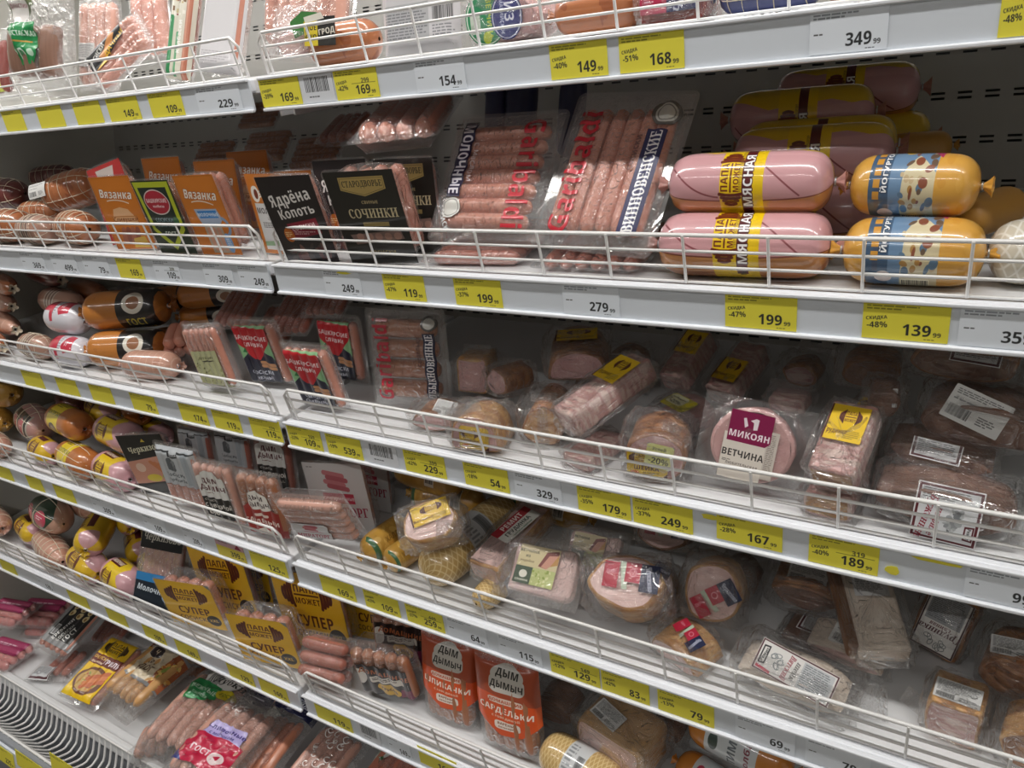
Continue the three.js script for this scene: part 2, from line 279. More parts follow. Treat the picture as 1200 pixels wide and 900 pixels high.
function sausageGeo(L, r, bend = 0.0, e = 4) {       // a link along x
  const k = [L, r, bend, e].map((q) => q.toFixed(4)).join();
  return sausageCache[k] ??= uvScale(revolve(L, (t) => Math.max(0.0002, r * Math.pow(1 - Math.pow(Math.abs(t), e * 2.2), 0.5)), 16, 10, (t) => [0, bend * (1 - t * t)]), 3, 1);
}
// ---- chub: boiled sausage loaf in a printed casing with clipped, ruffled ends
function chub(label, category, group, { L = 0.19, r = 0.036, art, mat, tail, name = 'sausage_chub', end = 7, net = 0, clips = true, bend = 0, roll = 0, knots = 0 }) {
  const g = thing(name, label, category, group);
  const rad = (t, a) => { const q = Math.abs(t); const s = Math.pow(Math.max(0, 1 - Math.pow(q, end)), 0.5); const pl = 1 + 0.05 * smooth(0.8, 0.97, q) * Math.cos(a * 11 + 2 * t) * (clips ? 1 : 0.2); let rr = r * s * pl; if (net) rr *= 1 + 0.02 * Math.cos(t * net * 6.28) - 0.012 * Math.abs(Math.sin(a * 4)); return Math.max(0.003, rr); };
  const m = art ? printMat(art, 'casing') : mat;
  let geo = revolve(L, rad, 44, 32, (t) => [0, bend * (1 - t * t)]);
  geo.rotateX(R(roll));
  const body = part('casing', art ? toCell(geo, art) : uvScale(geo, L, 2 * Math.PI * r), m, g);
  if (clips) for (const s of [-1, 1]) {
    const c = part('clip', new THREE.TorusGeometry(0.0042, 0.0014, 6, 12).rotateY(Math.PI / 2).translate(s * (L / 2 + 0.002), 0, 0), M.metal, g);
    const tl = gridGeo(8, 24, (u, v) => { const a = v * 2 * Math.PI, w = u * u; return [s * (L / 2 - 0.002 + u * 0.015), (0.003 + w * 0.008 * (1 + 0.35 * Math.cos(a * 5))) * Math.sin(a), (0.003 + w * 0.008 * (1 + 0.35 * Math.cos(a * 5 + 1))) * Math.cos(a)]; });
    part('casing_end', tl, tail || m, g);
    if (art && !tail) toCell(tl, { u0: art.u0, u1: lerp(art.u0, art.u1, 0.06), v0: lerp(art.v0, art.v1, 0.45), v1: lerp(art.v0, art.v1, 0.55) });
  }
  if (net) {
    const gs = []; const nr = net;
    for (let k = 0; k < nr; k++) { const t = -0.86 + 1.72 * (k + 0.5) / nr; const pts = []; for (let j = 0; j <= 18; j++) { const a = j / 18 * 2 * Math.PI, q = rad(t, a) + 0.0005, b = bend * (1 - t * t); pts.push([t * L / 2 + 0.002 * Math.sin(a * 2 + k), q * Math.sin(a + 0.6), b + q * Math.cos(a + 0.6)]); } gs.push(pts); }
    for (const p of gs) part('twine_loop', tube(p, 0.0009, 30, 4), M.twine, g);
    for (const a of [-0.9, 0.2, 1.2]) { const p = []; for (let j = 0; j <= 14; j++) { const t = -0.98 + 1.96 * j / 14, q = rad(t, a) + 0.0005; p.push([t * L / 2, q * Math.sin(a + 0.6), bend * (1 - t * t) + q * Math.cos(a + 0.6)]); } part('twine_line', tube(p, 0.0009, 26, 4), M.twine, g); }
  }
  return g;
}
// film that hugs rounded goods: closed super-ellipsoid, creased, resting on y = 0
function pillowGeo(a, b, c, n = 5, noise = 0.002, seed = 1, nu = 30, nv = 20) {
  const g = gridGeo(nu, nv, (u, v) => { const th = (u * 2 - 1) * Math.PI, ph = (v - 0.5) * Math.PI, e = 2 / n, ct = Math.cos(th), st = Math.sin(th), cp = Math.cos(ph), sp = Math.sin(ph); const x = pw(cp, e) * pw(ct, e), z = pw(cp, e) * pw(st, e), y = pw(sp, e); const q = noise * (fbm(x * 3 + seed, y * 3, z * 3, 3) * 2 + 0.8 * Math.pow(1 - Math.abs(N3(x * 4 + seed, y * 4, z * 4)), 6)); return [x * (a + q), y * (b + q), z * (c + q)]; });
  uvScale(g, 3, 2); return g;
}
function finGeo(w, h, wave, seed, nu = 14, nv = 4) { return uvScale(gridGeo(nu, nv, (u, v) => [(u - 0.5) * w, v * h, wave * (v * (Math.sin(u * 9 + seed) * 0.7 + N3(u * 6, v * 2, seed)))]), 2, 1); }
const shapeRR = (w, h, r) => { const s = new THREE.Shape(); const x = -w / 2, y = 0; s.moveTo(x + r, y); s.lineTo(x + w - r, y); s.absarc(x + w - r, y + r, r, -Math.PI / 2, 0); s.lineTo(x + w, y + h - r); s.absarc(x + w - r, y + h - r, r, 0, Math.PI / 2); s.lineTo(x + r, y + h); s.absarc(x + r, y + h - r, r, Math.PI / 2, Math.PI); s.lineTo(x, y + r); s.absarc(x + r, y + r, r, Math.PI, Math.PI * 1.5); return s; };
// ---- tray pack: sausages under film, upright, front towards +z
// art: {cell, x0, y0, x1, y1} as shares of the front; full print hides the sausages behind it
function pack(label, category, group, { w = 0.12, h = 0.17, d = 0.03, n = 5, dir = 'v', arts = [], sm = M.pinkSaus, rows = 1, r = null, card = null, hug = true, name = 'sausage_pack', bend = 0.0, film: fm = M.film, flange = 0.006, tray = null, margin = 0.05, chop = 1 }) {
  const g = thing(name, label, category, group);
  const span = dir === 'v' ? w : h, len = (dir === 'v' ? h : w) * (1 - 2 * margin) / chop, pitch = span * (1 - 2 * margin) / n; r ??= Math.min(pitch * 0.54, d / 2 / rows) * 0.98;
  const zc = (k) => d - r * (1.06 + 1.9 * k);
  const sg = sausageGeo(len, r, bend, 5);
  for (let k = 0; k < rows; k++) for (let c = 0; c < chop; c++) for (let i = 0; i < n; i++) {
    const m = part('sausage', sg, sm, g), o = -span / 2 + span * margin + pitch * (i + 0.5), cc = (c - (chop - 1) / 2) * len;
    if (dir === 'v') { m.rotation.z = Math.PI / 2; m.position.set(o, h / 2 + cc, zc(k)); } else m.position.set(cc, o + h / 2, zc(k));
  }
  // front film follows the links
  const fz = (x, y) => { const q = dir === 'v' ? x : y - h / 2; const ph = (q + span / 2 - span * margin) / pitch; const edge = Math.min(smooth(0, 0.13, x / w + 0.5), smooth(0, 0.13, 0.5 - x / w), smooth(0, 0.1, y / h), smooth(0, 0.1, 1 - y / h)); const bump = hug && ph > 0 && ph < n ? Math.abs(Math.sin(ph * Math.PI)) : 0.7; return (d - r * 0.9) * 0 + d * 0.55 + edge * (d * 0.45 + 0.0012 + (bump - 1) * r * 0.35); };
  const front = gridGeo(40, 40, (u, v) => { const x = (u - 0.5) * w, y = v * h; return [x, y, fz(x, y)]; }); uvScale(front, w * 9, h * 9);
  part('front_film', front, fm, g);
  const rim = part('flange', new THREE.ExtrudeGeometry(shapeRR(w + flange * 2, h + flange * 2, 0.012), { depth: 0.0006, bevelEnabled: false, curveSegments: 5 }).translate(0, -flange, d * 0.55 - 0.0006), card ? printMat(card.cell, 'gloss') : M.filmHard, g);
  if (card) { const p = rim.geometry.attributes.position, uv = rim.geometry.attributes.uv; for (let i = 0; i < uv.count; i++) uv.setXY(i, lerp(card.cell.u0, card.cell.u1, clamp((p.getX(i) + w / 2 + flange) / (w + 2 * flange))), lerp(card.cell.v0, card.cell.v1, clamp((p.getY(i) + flange) / (h + 2 * flange)))); }
  const back = gridGeo(26, 26, (u, v) => { const x = (u - 0.5) * w, y = v * h, e = Math.min(smooth(0, 0.12, u), smooth(0, 0.12, 1 - u), smooth(0, 0.08, v), smooth(0, 0.08, 1 - v)); return [x, y, d * 0.55 * (1 - e)]; }); uvScale(back, w * 9, h * 9);
  part('tray', back, tray || M.filmHard, g);
  for (const A of arts) {
    const lab = gridGeo(A.nu || 30, A.nv || 30, (u, v) => { const x = (lerp(A.x0, A.x1, u) - 0.5) * w, y = lerp(A.y0, A.y1, v) * h; return [x, y, fz(x, y) + 0.0006 + (A.lift || 0)]; });
    part(A.name || 'label', toCell(lab, A.cell), printMat(A.cell, A.cell.a.clear ? 'ink' : 'gloss'), g);
  }
  return g;
}
// ---- printed-card pack: flat full printed front, clear deep blister behind with the sausages showing at the side
function cardPack(label, category, group, { w = 0.12, h = 0.17, d = 0.032, cell: c, n = 5, sm = M.pinkSaus, name = 'sausage_pack', windowPart = null, rows = 1 }) {
  const g = thing(name, label, category, group);
  const face = gridGeo(16, 16, (u, v) => { const e = Math.min(u, 1 - u, v, 1 - v); return [(u - 0.5) * w, v * h, d + 0.0016 * smooth(0, 0.25, e) + 0.0008 * fbm(u * 4, v * 4, w * 99, 2)]; });
  part('printed_front', toCell(face, c), printMat(c, c.a.clear ? 'ink' : 'gloss'), g);
  if (c.a.clear) part('front_film', uvScale(gridGeo(12, 12, (u, v) => [(u - 0.5) * w, v * h, d - 0.0004]), 1), M.film, g);
  part('flange', new THREE.ExtrudeGeometry(shapeRR(w + 0.008, h + 0.008, 0.01), { depth: 0.0005, bevelEnabled: false, curveSegments: 4 }).translate(0, -0.004, d - 0.0012), M.filmHard, g);
  const b = pillowGeo(w / 2 - 0.003, h / 2 - 0.003, d, 6, 0.0015, w * 50, 30, 20); const p = b.attributes.position; for (let i = 0; i < p.count; i++) if (p.getZ(i) > 0) p.setZ(i, 0); b.computeVertexNormals(); b.translate(0, h / 2, d - 0.0016); part('blister', b, M.film, g);
  const r = Math.min((w - 0.014) / n / 2, (d - 0.004) / rows / 2), sg = sausageGeo(h - 0.016, r * 0.97, 0, 5);
  for (let k = 0; k < rows; k++) for (let i = 0; i < n; i++) { const m = part('sausage', sg, sm, g); m.rotation.z = Math.PI / 2; m.position.set((i - (n - 1) / 2) * 2 * r * 1.0, h / 2, d - 0.0022 - r * (1 + 2 * k)); }
  return g;
}
// ---- cut of meat: extruded outline (x, y), length along z; cut faces towards +-z
function meatGeo(pts, len, bevel = 0.006) {
  const s = new THREE.Shape(); const v = pts.map((p) => new THREE.Vector2(...p)); s.moveTo(v[0].x, v[0].y); const c = new THREE.SplineCurve([...v, v[0]]); const q = c.getPoints(pts.length * 4); s.setFromPoints(q.slice(0, -1));
  const g = new THREE.ExtrudeGeometry(s, { depth: Math.max(0.002, len - 2 * bevel), bevelEnabled: true, bevelThickness: bevel, bevelSize: bevel, bevelOffset: -bevel, bevelSegments: 3, curveSegments: 6, steps: 5 }); g.translate(0, 0, -len / 2 + bevel);
  const cut = [], side = []; for (const gr of g.groups) (gr.materialIndex ? side : cut).push(gr);
  const sub = (grs) => { const o = new THREE.BufferGeometry(); for (const k of ['position', 'uv', 'normal']) { const a = g.attributes[k]; const arr = []; for (const gr of grs) arr.push(...a.array.slice(gr.start * a.itemSize, (gr.start + gr.count) * a.itemSize)); o.setAttribute(k, new THREE.Float32BufferAttribute(arr, a.itemSize)); } return o; };
  const sd = mergeVertices((() => { const o = sub(side); o.deleteAttribute('normal'); const p = o.attributes.position; for (let i = 0; i < p.count; i++) { const x = p.getX(i), y = p.getY(i), z = p.getZ(i), k = 1 + 0.05 * fbm(x * 40, y * 40, z * 40, 2); p.setXY(i, x * k, y * k); } return o; })()); sd.computeVertexNormals();
  return [sub(cut), toCreasedNormals(sd, 0.9)];
}
const ROUND = (a, b = a, n = 10, wob = 0.04, seed = 1) => { const r = rng(seed), o = []; for (let i = 0; i < n; i++) { const t = i / n * 2 * Math.PI, k = 1 + wob * (r() - 0.5) * 2; o.push([a * k * Math.cos(t), b + b * k * Math.sin(t)]); } return o; };
const HALF = (a, b) => [[-a, 0.004], [-a * 0.5, 0], [a * 0.5, 0], [a, 0.004], [a * 0.97, b * 0.4], [a * 0.72, b * 0.8], [0, b], [-a * 0.72, b * 0.8], [-a * 0.97, b * 0.4]];
const SLAB = (a, b, seed = 1) => { const r = rng(seed), j = () => (r() - 0.5) * 0.14 * Math.min(a, b); return [[-a + 0.003, 0 + 0.002], [0, 0], [a - 0.003, 0.002], [a + j(), b * 0.5], [a - 0.003 + j(), b], [a * 0.3, b + j()], [-a * 0.4, b + j()], [-a + 0.003, b - 0.002], [-a + j(), b * 0.5]]; };
const BLOB = (a, b, seed = 1) => { const r = rng(seed), o = []; for (let i = 0; i < 11; i++) { const t = i / 11 * 2 * Math.PI, k = 0.86 + 0.26 * r(); const y = Math.sin(t) * b * k; o.push([a * k * Math.cos(t), b + Math.max(y, -b * 0.92)]); } return o; };
function meat(label, category, group, { shape, len = 0.09, cut = M.ham, side = M.rind, bevel = 0.005, film: fm = M.film, puff = 0.004, labels = [], fins = [], name = 'ham_piece', twist = 0, seed = 3, filmN = 3.4 }) {
  const g = thing(name, label, category, group);
  const [c, s] = meatGeo(shape, len, bevel); part('cut_face', c, cut, g); part('rind', s, side, g);
  let a = 0, b = 0, lo = 9; for (const [x, y] of shape) { a = Math.max(a, Math.abs(x)); b = Math.max(b, y); lo = Math.min(lo, y); }
  const f = pillowGeo(a + puff + 0.004, b / 2 + puff * 0.6, len / 2 + puff + 0.003, filmN + 1.6, 0.006, seed, 34, 24); f.translate(0, b / 2 + puff * 0.3, 0); const p = f.attributes.position; for (let i = 0; i < p.count; i++) if (p.getY(i) < 0.0004) p.setY(i, 0.0004); f.computeVertexNormals();
  if (fm) part('film', f, fm, g);
  for (const F_ of fins) { const q = part('film_fin', finGeo(F_.w || a * 1.6, F_.h || 0.03, F_.wave ?? 0.008, seed + (F_.w || 0.1) * 99), fm ? M.filmFin : M.film, g); q.position.set(...F_.at); q.rotation.order = 'YXZ'; q.rotation.set(...(F_.rot || [0, 0, 0]).map(R)); }
  for (const Lb of labels) { const lg = gridGeo(14, 14, (u, v) => [(u - 0.5) * Lb.w, (v - 0.5) * Lb.h, -(Lb.curve || 0) * (u - 0.5) ** 2 * 4 * Lb.w - (Lb.curveY || 0) * (v - 0.5) ** 2 * 4 * Lb.h + 0.0006 * fbm(u * 3, v * 3, seed, 2)]); const q = part(Lb.name || 'label', toCell(lg, Lb.cell), printMat(Lb.cell, Lb.finish || 'gloss'), g); q.position.set(...Lb.at); q.rotation.order = 'YXZ'; q.rotation.set(...(Lb.rot || [0, 0, 0]).map(R)); }
  return g;
}
// ---- pillow bag lying flat: film, links along y, print on top (+z is up when laid with rot x = -90)
function bag(label, category, group, { w = 0.16, h = 0.24, d = 0.035, n = 5, r = 0.012, sm = M.paleSaus, arts = [], film: fm = M.filmBag, bend = 0.006, name = 'sausage_bag', len = 0.8, seal = 0.018, seed = 2, dir = 'v', twist = 0.03, n2 = 0, sy = 0.5 }) {
  const g = thing(name, label, category, group); const rr = rng(seed * 13 + 1);
  const top = (x, y) => { const a = clamp(1 - Math.pow(Math.abs(2 * x / w), 3.2)), b = clamp(1 - Math.pow(Math.abs(2 * (y / h - 0.5)), 4)); return d * Math.sqrt(a) * Math.sqrt(b) * (0.86 + 0.3 * fbm(x * 22 + seed, y * 22, 3, 3) + 0.16 * Math.pow(1 - Math.abs(N3(x * 30 + seed, y * 26, 7)), 7)); };
  part('film', uvScale(gridGeo(44, 44, (u, v) => { const x = (u - 0.5) * w, y = v * h; return [x, y, top(x, y)]; }), w * 9, h * 9), fm, g);
  part('film_back', uvScale(gridGeo(12, 12, (u, v) => { const x = (u - 0.5) * w, y = v * h; return [x, y, Math.min(0.0005, top(x, y) - 0.0003)]; }), w * 9, h * 9), fm, g);
  if (seal) for (const s of [0, 1]) part('seal', uvScale(gridGeo(30, 5, (u, v) => [(u - 0.5) * w, s ? h + v * seal : -v * seal, 0.001 + 0.004 * v * Math.sin(u * 11 + seed + s) + 0.0015 * Math.cos(v * 14)]), w * 9, 1), fm, g);
  const L = h * len, pitch = Math.min(w * 0.84 / n, r * 2.05);
  for (let k = 0; k <= (n2 ? 1 : 0); k++) { const cnt = k ? n2 : n; for (let i = 0; i < cnt; i++) { const m = part('sausage', sausageGeo(L, r, bend, 4), sm, g); m.rotation.order = 'ZXY'; m.rotation.z = Math.PI / 2 + (rr() - 0.5) * twist * 2; m.position.set((i - (cnt - 1) / 2) * pitch, h * sy + (rr() - 0.5) * h * (1 - len) * 0.2, r * (1.03 + k * 1.75) + 0.001); m.rotation.x = 0; } }
  for (const A of arts) { const lab = gridGeo(24, 24, (u, v) => { const x = (lerp(A.x0, A.x1, u) - 0.5) * w, y = lerp(A.y0, A.y1, v) * h; return [x, y, top(x, y) + 0.0007]; }); part(A.name || 'label', toCell(lab, A.cell), printMat(A.cell, A.cell.a.clear ? 'ink' : 'gloss'), g); }
  return g;
}
// ---- upright pouch with printed front
function pouch(label, category, group, { w = 0.14, h = 0.22, d = 0.05, cell: c, y0 = 0.25, y1 = 1, sm = M.brownSaus, n = 5, name = 'sausage_pouch', r = 0.013, seed = 5 }) {
  const g = thing(name, label, category, group);
  const bul = (x, y) => { const a = clamp(1 - Math.pow(Math.abs(2 * x / w), 2.6)), b = clamp(1 - Math.pow(Math.abs(2 * (y / h - 0.45)), 3)); return d / 2 * Math.sqrt(a) * Math.pow(b, 0.4) * (0.92 + 0.2 * fbm(x * 18 + seed, y * 18, 1, 3)); };
  part('film', uvScale(gridGeo(30, 34, (u, v) => { const x = (u - 0.5) * w, y = v * h; return [x, y, bul(x, y) + d / 2]; }), w * 9, h * 9), M.film, g);
  part('film_back', uvScale(gridGeo(20, 20, (u, v) => { const x = (u - 0.5) * w, y = v * h; return [x, y, d / 2 - bul(x, y) * 0.9]; }), w * 9, h * 9), M.film, g);
  const sg = sausageGeo(h * 0.8, r, 0.003, 4); for (let k = 0; k < 2; k++) for (let i = 0; i < n; i++) { const m = part('sausage', sg, sm, g); m.rotation.z = Math.PI / 2; const x = (i - (n - 1) / 2) * Math.min(2 * r, w * 0.78 / n); m.position.set(x, h * 0.43, d / 2 + (k ? -1 : 1) * Math.max(0.002, bul(x, h * 0.45) - r * 1.15)); }
  part('printed_front', toCell(gridGeo(26, 26, (u, v) => { const x = (u - 0.5) * w, y = lerp(y0, y1, v) * h; return [x, y, bul(x, y) + d / 2 + 0.0007]; }), c), printMat(c, c.a.clear ? 'ink' : 'gloss'), g);
  for (const s of [0, 1]) part('seal', uvScale(gridGeo(20, 4, (u, v) => [(u - 0.5) * w, s ? h + v * 0.012 : -v * 0.0, d / 2 + 0.002 * Math.sin(u * 14 + s) * v]), 2, 1), M.film, g);
  return g;
}

// ================================================================ prints
const ART = {};
function barbell(x, cx, cy, w, color, rot = 0, txt = true) {
  x.save(); x.translate(cx, cy); x.rotate(rot * Math.PI / 180); const s = w / 100;
  for (const k of [-1, 1]) for (let i = 0; i < 4; i++) { x.beginPath(); x.strokeStyle = color; x.lineWidth = 6 * s; x.lineCap = 'round'; const X = k * (30 + i * 6.5) * s, h = (22 - i * 4) * s; x.moveTo(X, -h); x.quadraticCurveTo(X + k * 5 * s, 0, X, h); x.stroke(); }
  if (txt) { text(x, 'ПАПА', 0, -12 * s, 19 * s, color, { sx: 1.05 }); rect(x, color, -27 * s, -2 * s, 54 * s, 3 * s); text(x, 'МОЖЕТ', 0, 11 * s, 15 * s, color); } else rect(x, color, -28 * s, -3 * s, 56 * s, 6 * s);
  x.restore();
}
const speck = (x, w, h, cols, n, a, b, seed) => { const r = rng(seed); for (let i = 0; i < n; i++) { oval(x, cols[Math.floor(r() * cols.length)], r() * w, r() * h, a + (b - a) * r(), (a + (b - a) * r()) * 0.7, r() * 3); } };
// casings
ART.meatyChub = cell(420, 460, (x, w, h) => {
  rect(x, '#d3a0a4', 0, 0, w, h);
  poly(x, '#e8c22a', [[0, 0], [w, 0], [w, 150], [w * 0.86, 165], [w * 0.72, 150], [w * 0.3, 170], [w * 0.1, 140], [0, 120]]);
  poly(x, '#dba8ac', [[0, 150], [w * 0.12, 165], [w * 0.3, 180], [w * 0.7, 168], [w, 160], [w, 190], [0, 185]]);
  x.strokeStyle = '#8c4a50'; x.lineWidth = 4; x.beginPath(); x.moveTo(w * 0.06, 215); x.quadraticCurveTo(w * 0.18, 285, w * 0.36, 292); x.stroke(); x.beginPath(); x.moveTo(w * 0.63, 220); x.lineTo(w * 0.84, 290); x.stroke();
  poly(x, '#c78a52', [[0, 292], [w * 0.3, 300], [w * 0.7, 302], [w, 288], [w, 345], [0, 350]]); poly(x, '#b06f3c', [[0, 345], [w, 340], [w, 400], [0, 400]]); rect(x, '#e2bd28', 0, 400, w, 60);
  x.strokeStyle = '#7c3f34'; x.lineWidth = 3; x.beginPath(); x.moveTo(0, 293); x.quadraticCurveTo(w * 0.5, 312, w, 290); x.stroke();
  rect(x, '#f1cb16', w * 0.37, 0, w * 0.26, h); rect(x, '#5f1c22', w * 0.505, 60, w * 0.062, 290);
  text(x, 'МЯСНАЯ', w * 0.537, 250, 33, '#fff', { rot: -90, fit: 150, stroke: '#3c1014', sw: 4 });
  barbell(x, w * 0.437, 245, 130, '#6a2415', -90); fine(x, '#8a6b1a', w * 0.485, 160, 8, 120, 40, 3); text(x, '№1', w * 0.537, 340, 20, '#222', { rot: -90 });
});
ART.amberChub = cell(420, 420, (x, w, h) => {
  rect(x, '#dca548', 0, 0, w, h); speck(x, w, h, ['#d89e40', '#e0ab50'], 60, 6, 26, 4);
  rect(x, '#44607e', w * 0.2, 40, w * 0.5, 300); rect(x, '#6f8fb0', w * 0.36, 40, w * 0.34, 300);
  poly(x, '#d8cba6', [[w * 0.46, 200], [w * 0.55, 150], [w * 0.7, 200], [w * 0.7, 340], [w * 0.44, 340]]); speck(x, 0, 0, ['#000'], 0, 1, 2, 1);
  const r = rng(9); for (let i = 0; i < 26; i++) oval(x, ['#9aa7ad', '#6b5646', '#b58a4c', '#c9b28a', '#8a4e36', '#5d7a94'][Math.floor(r() * 6)], w * (0.45 + 0.24 * r()), 130 + 160 * r(), 5 + 10 * r(), 4 + 9 * r(), r() * 3);
  poly(x, '#b52a64', [[w * 0.55, 40], [w * 0.76, 40], [w * 0.72, 160], [w * 0.62, 120]]); poly(x, '#e3a22c', [[w * 0.6, 62], [w * 0.71, 50], [w * 0.69, 130], [w * 0.63, 100]]); poly(x, '#e8cf3a', [[w * 0.72, 40], [w * 0.78, 40], [w * 0.75, 80]]);
  rect(x, '#4a5870', w * 0.25, 70, w * 0.04, 210); x.fillStyle = '#d69a3c'; for (let i = 0; i < 7; i++) x.fillRect(w * 0.235, 84 + i * 26, 22, 18);
  text(x, 'ЙОГУРТОВАЯ', w * 0.325, 170, 24, '#fff', { rot: -90, stroke: '#2c3c52', sw: 5, sx: 0.95 });
  oval(x, '#e9dcd8', w * 0.33, 296, 26, 16); oval(x, '#e6b83a', w * 0.47, 118, 20, 26); rect(x, '#efe6c8', w * 0.45, 300, w * 0.2, 34); bars(x, w * 0.46, 304, w * 0.18, 26, 4);
});
const bandChub = (body, band, seed, extra, alt) => cell(300, 300, (x, w, h) => { rect(x, body, 0, 0, w, h); speck(x, w, h, [alt || body], 40, 6, 22, seed); rect(x, band, w * 0.24, 0, w * 0.36, h); extra && extra(x, w, h); });
ART.brownYellow = bandChub('#b9713a', '#ecd22c', 3, (x, w, h) => { oval(x, '#2d3a2e', w * 0.42, 190, 40, 26); oval(x, '#b9b7a0', w * 0.42, 190, 30, 16); text(x, 'ДОКТОРСКАЯ', w * 0.42, 132, 17, '#3a4a2a', { rot: 0 }); fine(x, '#7a7426', w * 0.27, 70, w * 0.3, 40, 5, 2); rect(x, '#353028', w * 0.24, 232, w * 0.36, 40); }, '#b06a34');
ART.pinkYellow = bandChub('#cfa0a6', '#e9c81e', 5, (x, w, h) => { barbell(x, w * 0.42, 150, 96, '#5a1d18'); rect(x, '#551a20', w * 0.24, 82, w * 0.36, 24); text(x, 'МОЛОЧНАЯ', w * 0.42, 94, 17, '#f6ecd8'); poly(x, '#e6c52a', [[w * 0.6, 60], [w * 0.82, 90], [w * 0.72, 130], [w * 0.86, 160], [w * 0.6, 175]]); fine(x, '#84701a', w * 0.27, 190, w * 0.3, 60, 7, 3); }, '#c8969e');
ART.yellowFull = cell(300, 300, (x, w, h) => { rect(x, '#dcb52a', 0, 0, w, h); poly(x, '#cb9ea4', [[0, 170], [60, 150], [120, 190], [190, 170], [300, 200], [300, 300], [0, 300]]); poly(x, '#cb9ea4', [[230, 60], [300, 40], [300, 130], [250, 120]]); barbell(x, 150, 140, 110, '#5a1d18'); rect(x, '#551a20', 90, 84, 120, 20); });
ART.brownBlack = bandChub('#c27d38', '#c27d38', 7, (x, w, h) => { rect(x, '#1d1b1c', w * 0.5, 0, w * 0.44, h); x.translate(w * 0.29, 0); oval(x, '#e7e3d6', w * 0.42, 150, 40, 28); oval(x, '#9a6a4a', w * 0.42, 150, 24, 16); text(x, 'ГОСТ', w * 0.42, 200, 30, '#cbb93a'); text(x, 'МОЛОЧНАЯ', w * 0.42, 230, 17, '#cbb93a'); rect(x, '#cfcfcf', w * 0.24, 88, w * 0.36, 18); bars(x, w * 0.26, 90, w * 0.3, 14, 6); }, '#b87434');
ART.whiteRed = cell(300, 300, (x, w, h) => { rect(x, '#dddbe2', 0, 0, w, h); poly(x, '#c8354a', [[45, 90], [120, 76], [140, 120], [150, 170], [125, 172], [112, 140], [40, 138]]); poly(x, '#c8354a', [[170, 130], [190, 84], [240, 84], [258, 140], [200, 150]]); text(x, '11', 205, 118, 24, '#f2eef0'); fine(x, '#9c98a2', 140, 92, 26, 60, 7, 5); fine(x, '#a8a4ae', 60, 200, 180, 40, 5, 6); });
ART.pinkDark = cell(300, 300, (x, w, h) => { rect(x, '#bd928c', 0, 0, w, h); speck(x, w, h, ['#b48882', '#c69c94'], 60, 5, 20, 5); rect(x, '#33302e', 40, 118, 220, 110); for (const k of [95, 200]) { oval(x, '#b95a62', k, 165, 38, 30); fine(x, '#e9c7c7', k - 26, 158, 52, 12, 2, k); } for (const k of [40, 148, 256]) rect(x, '#b8b2a6', k, 110, 8, 130); fine(x, '#8c8a84', 60, 206, 180, 16, 2, 3); });
ART.pinkGreen = cell(300, 300, (x, w, h) => { rect(x, '#c39a86', 0, 0, w, h); speck(x, w, h, ['#ba907c', '#cca592'], 60, 5, 20, 6); oval(x, '#27402f', 150, 140, 132, 62); for (const k of [85, 210]) { oval(x, '#c4475e', k, 158, 46, 26); fine(x, '#efd0d2', k - 30, 150, 60, 14, 2, k); } x.strokeStyle = '#b7b3a4'; x.lineWidth = 9; x.beginPath(); x.moveTo(140, 60); x.quadraticCurveTo(160, 140, 140, 230); x.stroke(); });
ART.goldPlain = cell(300, 260, (x, w, h) => { rect(x, '#b98d3c', 0, 0, w, h); speck(x, w, h, ['#c29643', '#b08436', '#cba352'], 120, 4, 20, 8); rect(x, '#d8d2c0', 190, 84, 42, 70); bars(x, 194, 90, 34, 56, 3); poly(x, '#3f6a46', [[20, 90], [36, 80], [44, 190], [24, 190]]); text(x, 'ХАЛЯЛЬ', 120, 130, 22, '#7d5a20', { rot: 0 }); });
ART.goldNet = cell(300, 300, (x, w, h) => { rect(x, '#c2a064', 0, 0, w, h); x.strokeStyle = '#e0c996'; x.lineWidth = 2.5; for (let i = -300; i < 600; i += 14) { x.beginPath(); x.moveTo(i, 0); x.lineTo(i + 170, h); x.stroke(); x.beginPath(); x.moveTo(i, 0); x.lineTo(i - 170, h); x.stroke(); } rect(x, '#cdcfd0', 110, 0, 76, h); fine(x, '#8c8f92', 116, 90, 30, 140, 16, 3); bars(x, 156, 110, 24, 110, 5); });
ART.maroonNet = bandChub('#6d3430', '#6d3430', 8, null, '#5c2a28');
ART.smoked = bandChub('#b06d44', '#b06d44', 9, null, '#9a5836');
ART.palePink = bandChub('#c99a86', '#c99a86', 10, (x, w, h) => { for (let i = 0; i < 9; i++) { x.strokeStyle = '#d9b29e'; x.lineWidth = 3; x.beginPath(); x.moveTo(i * 36, 0); x.lineTo(i * 36 + 8, h); x.stroke(); } }, '#bd8c78');
ART.stripGrey = cell(300, 300, (x, w, h) => { rect(x, '#b28a78', 0, 0, w, h); for (let i = 0; i < 7; i++) { rect(x, i % 2 ? '#5b4a46' : '#cfc8bc', 120 + i * 12, 0, 7, h); } speck(x, 110, h, ['#a67c6a'], 30, 5, 18, 3); });
ART.orangePrint = cell(300, 300, (x, w, h) => { rect(x, '#c27a2e', 0, 0, w, h); rect(x, '#c9ced0', 70, 70, 150, 170); oval(x, '#b5304a', 95, 120, 12, 12); oval(x, '#3a4a44', 95, 160, 14, 20); text(x, 'ТИМАН', 150, 150, 32, '#5a6268', { rot: -90, sx: 0.8 }); text(x, 'колбаса', 192, 150, 24, '#7a2a3a', { rot: -90 }); });
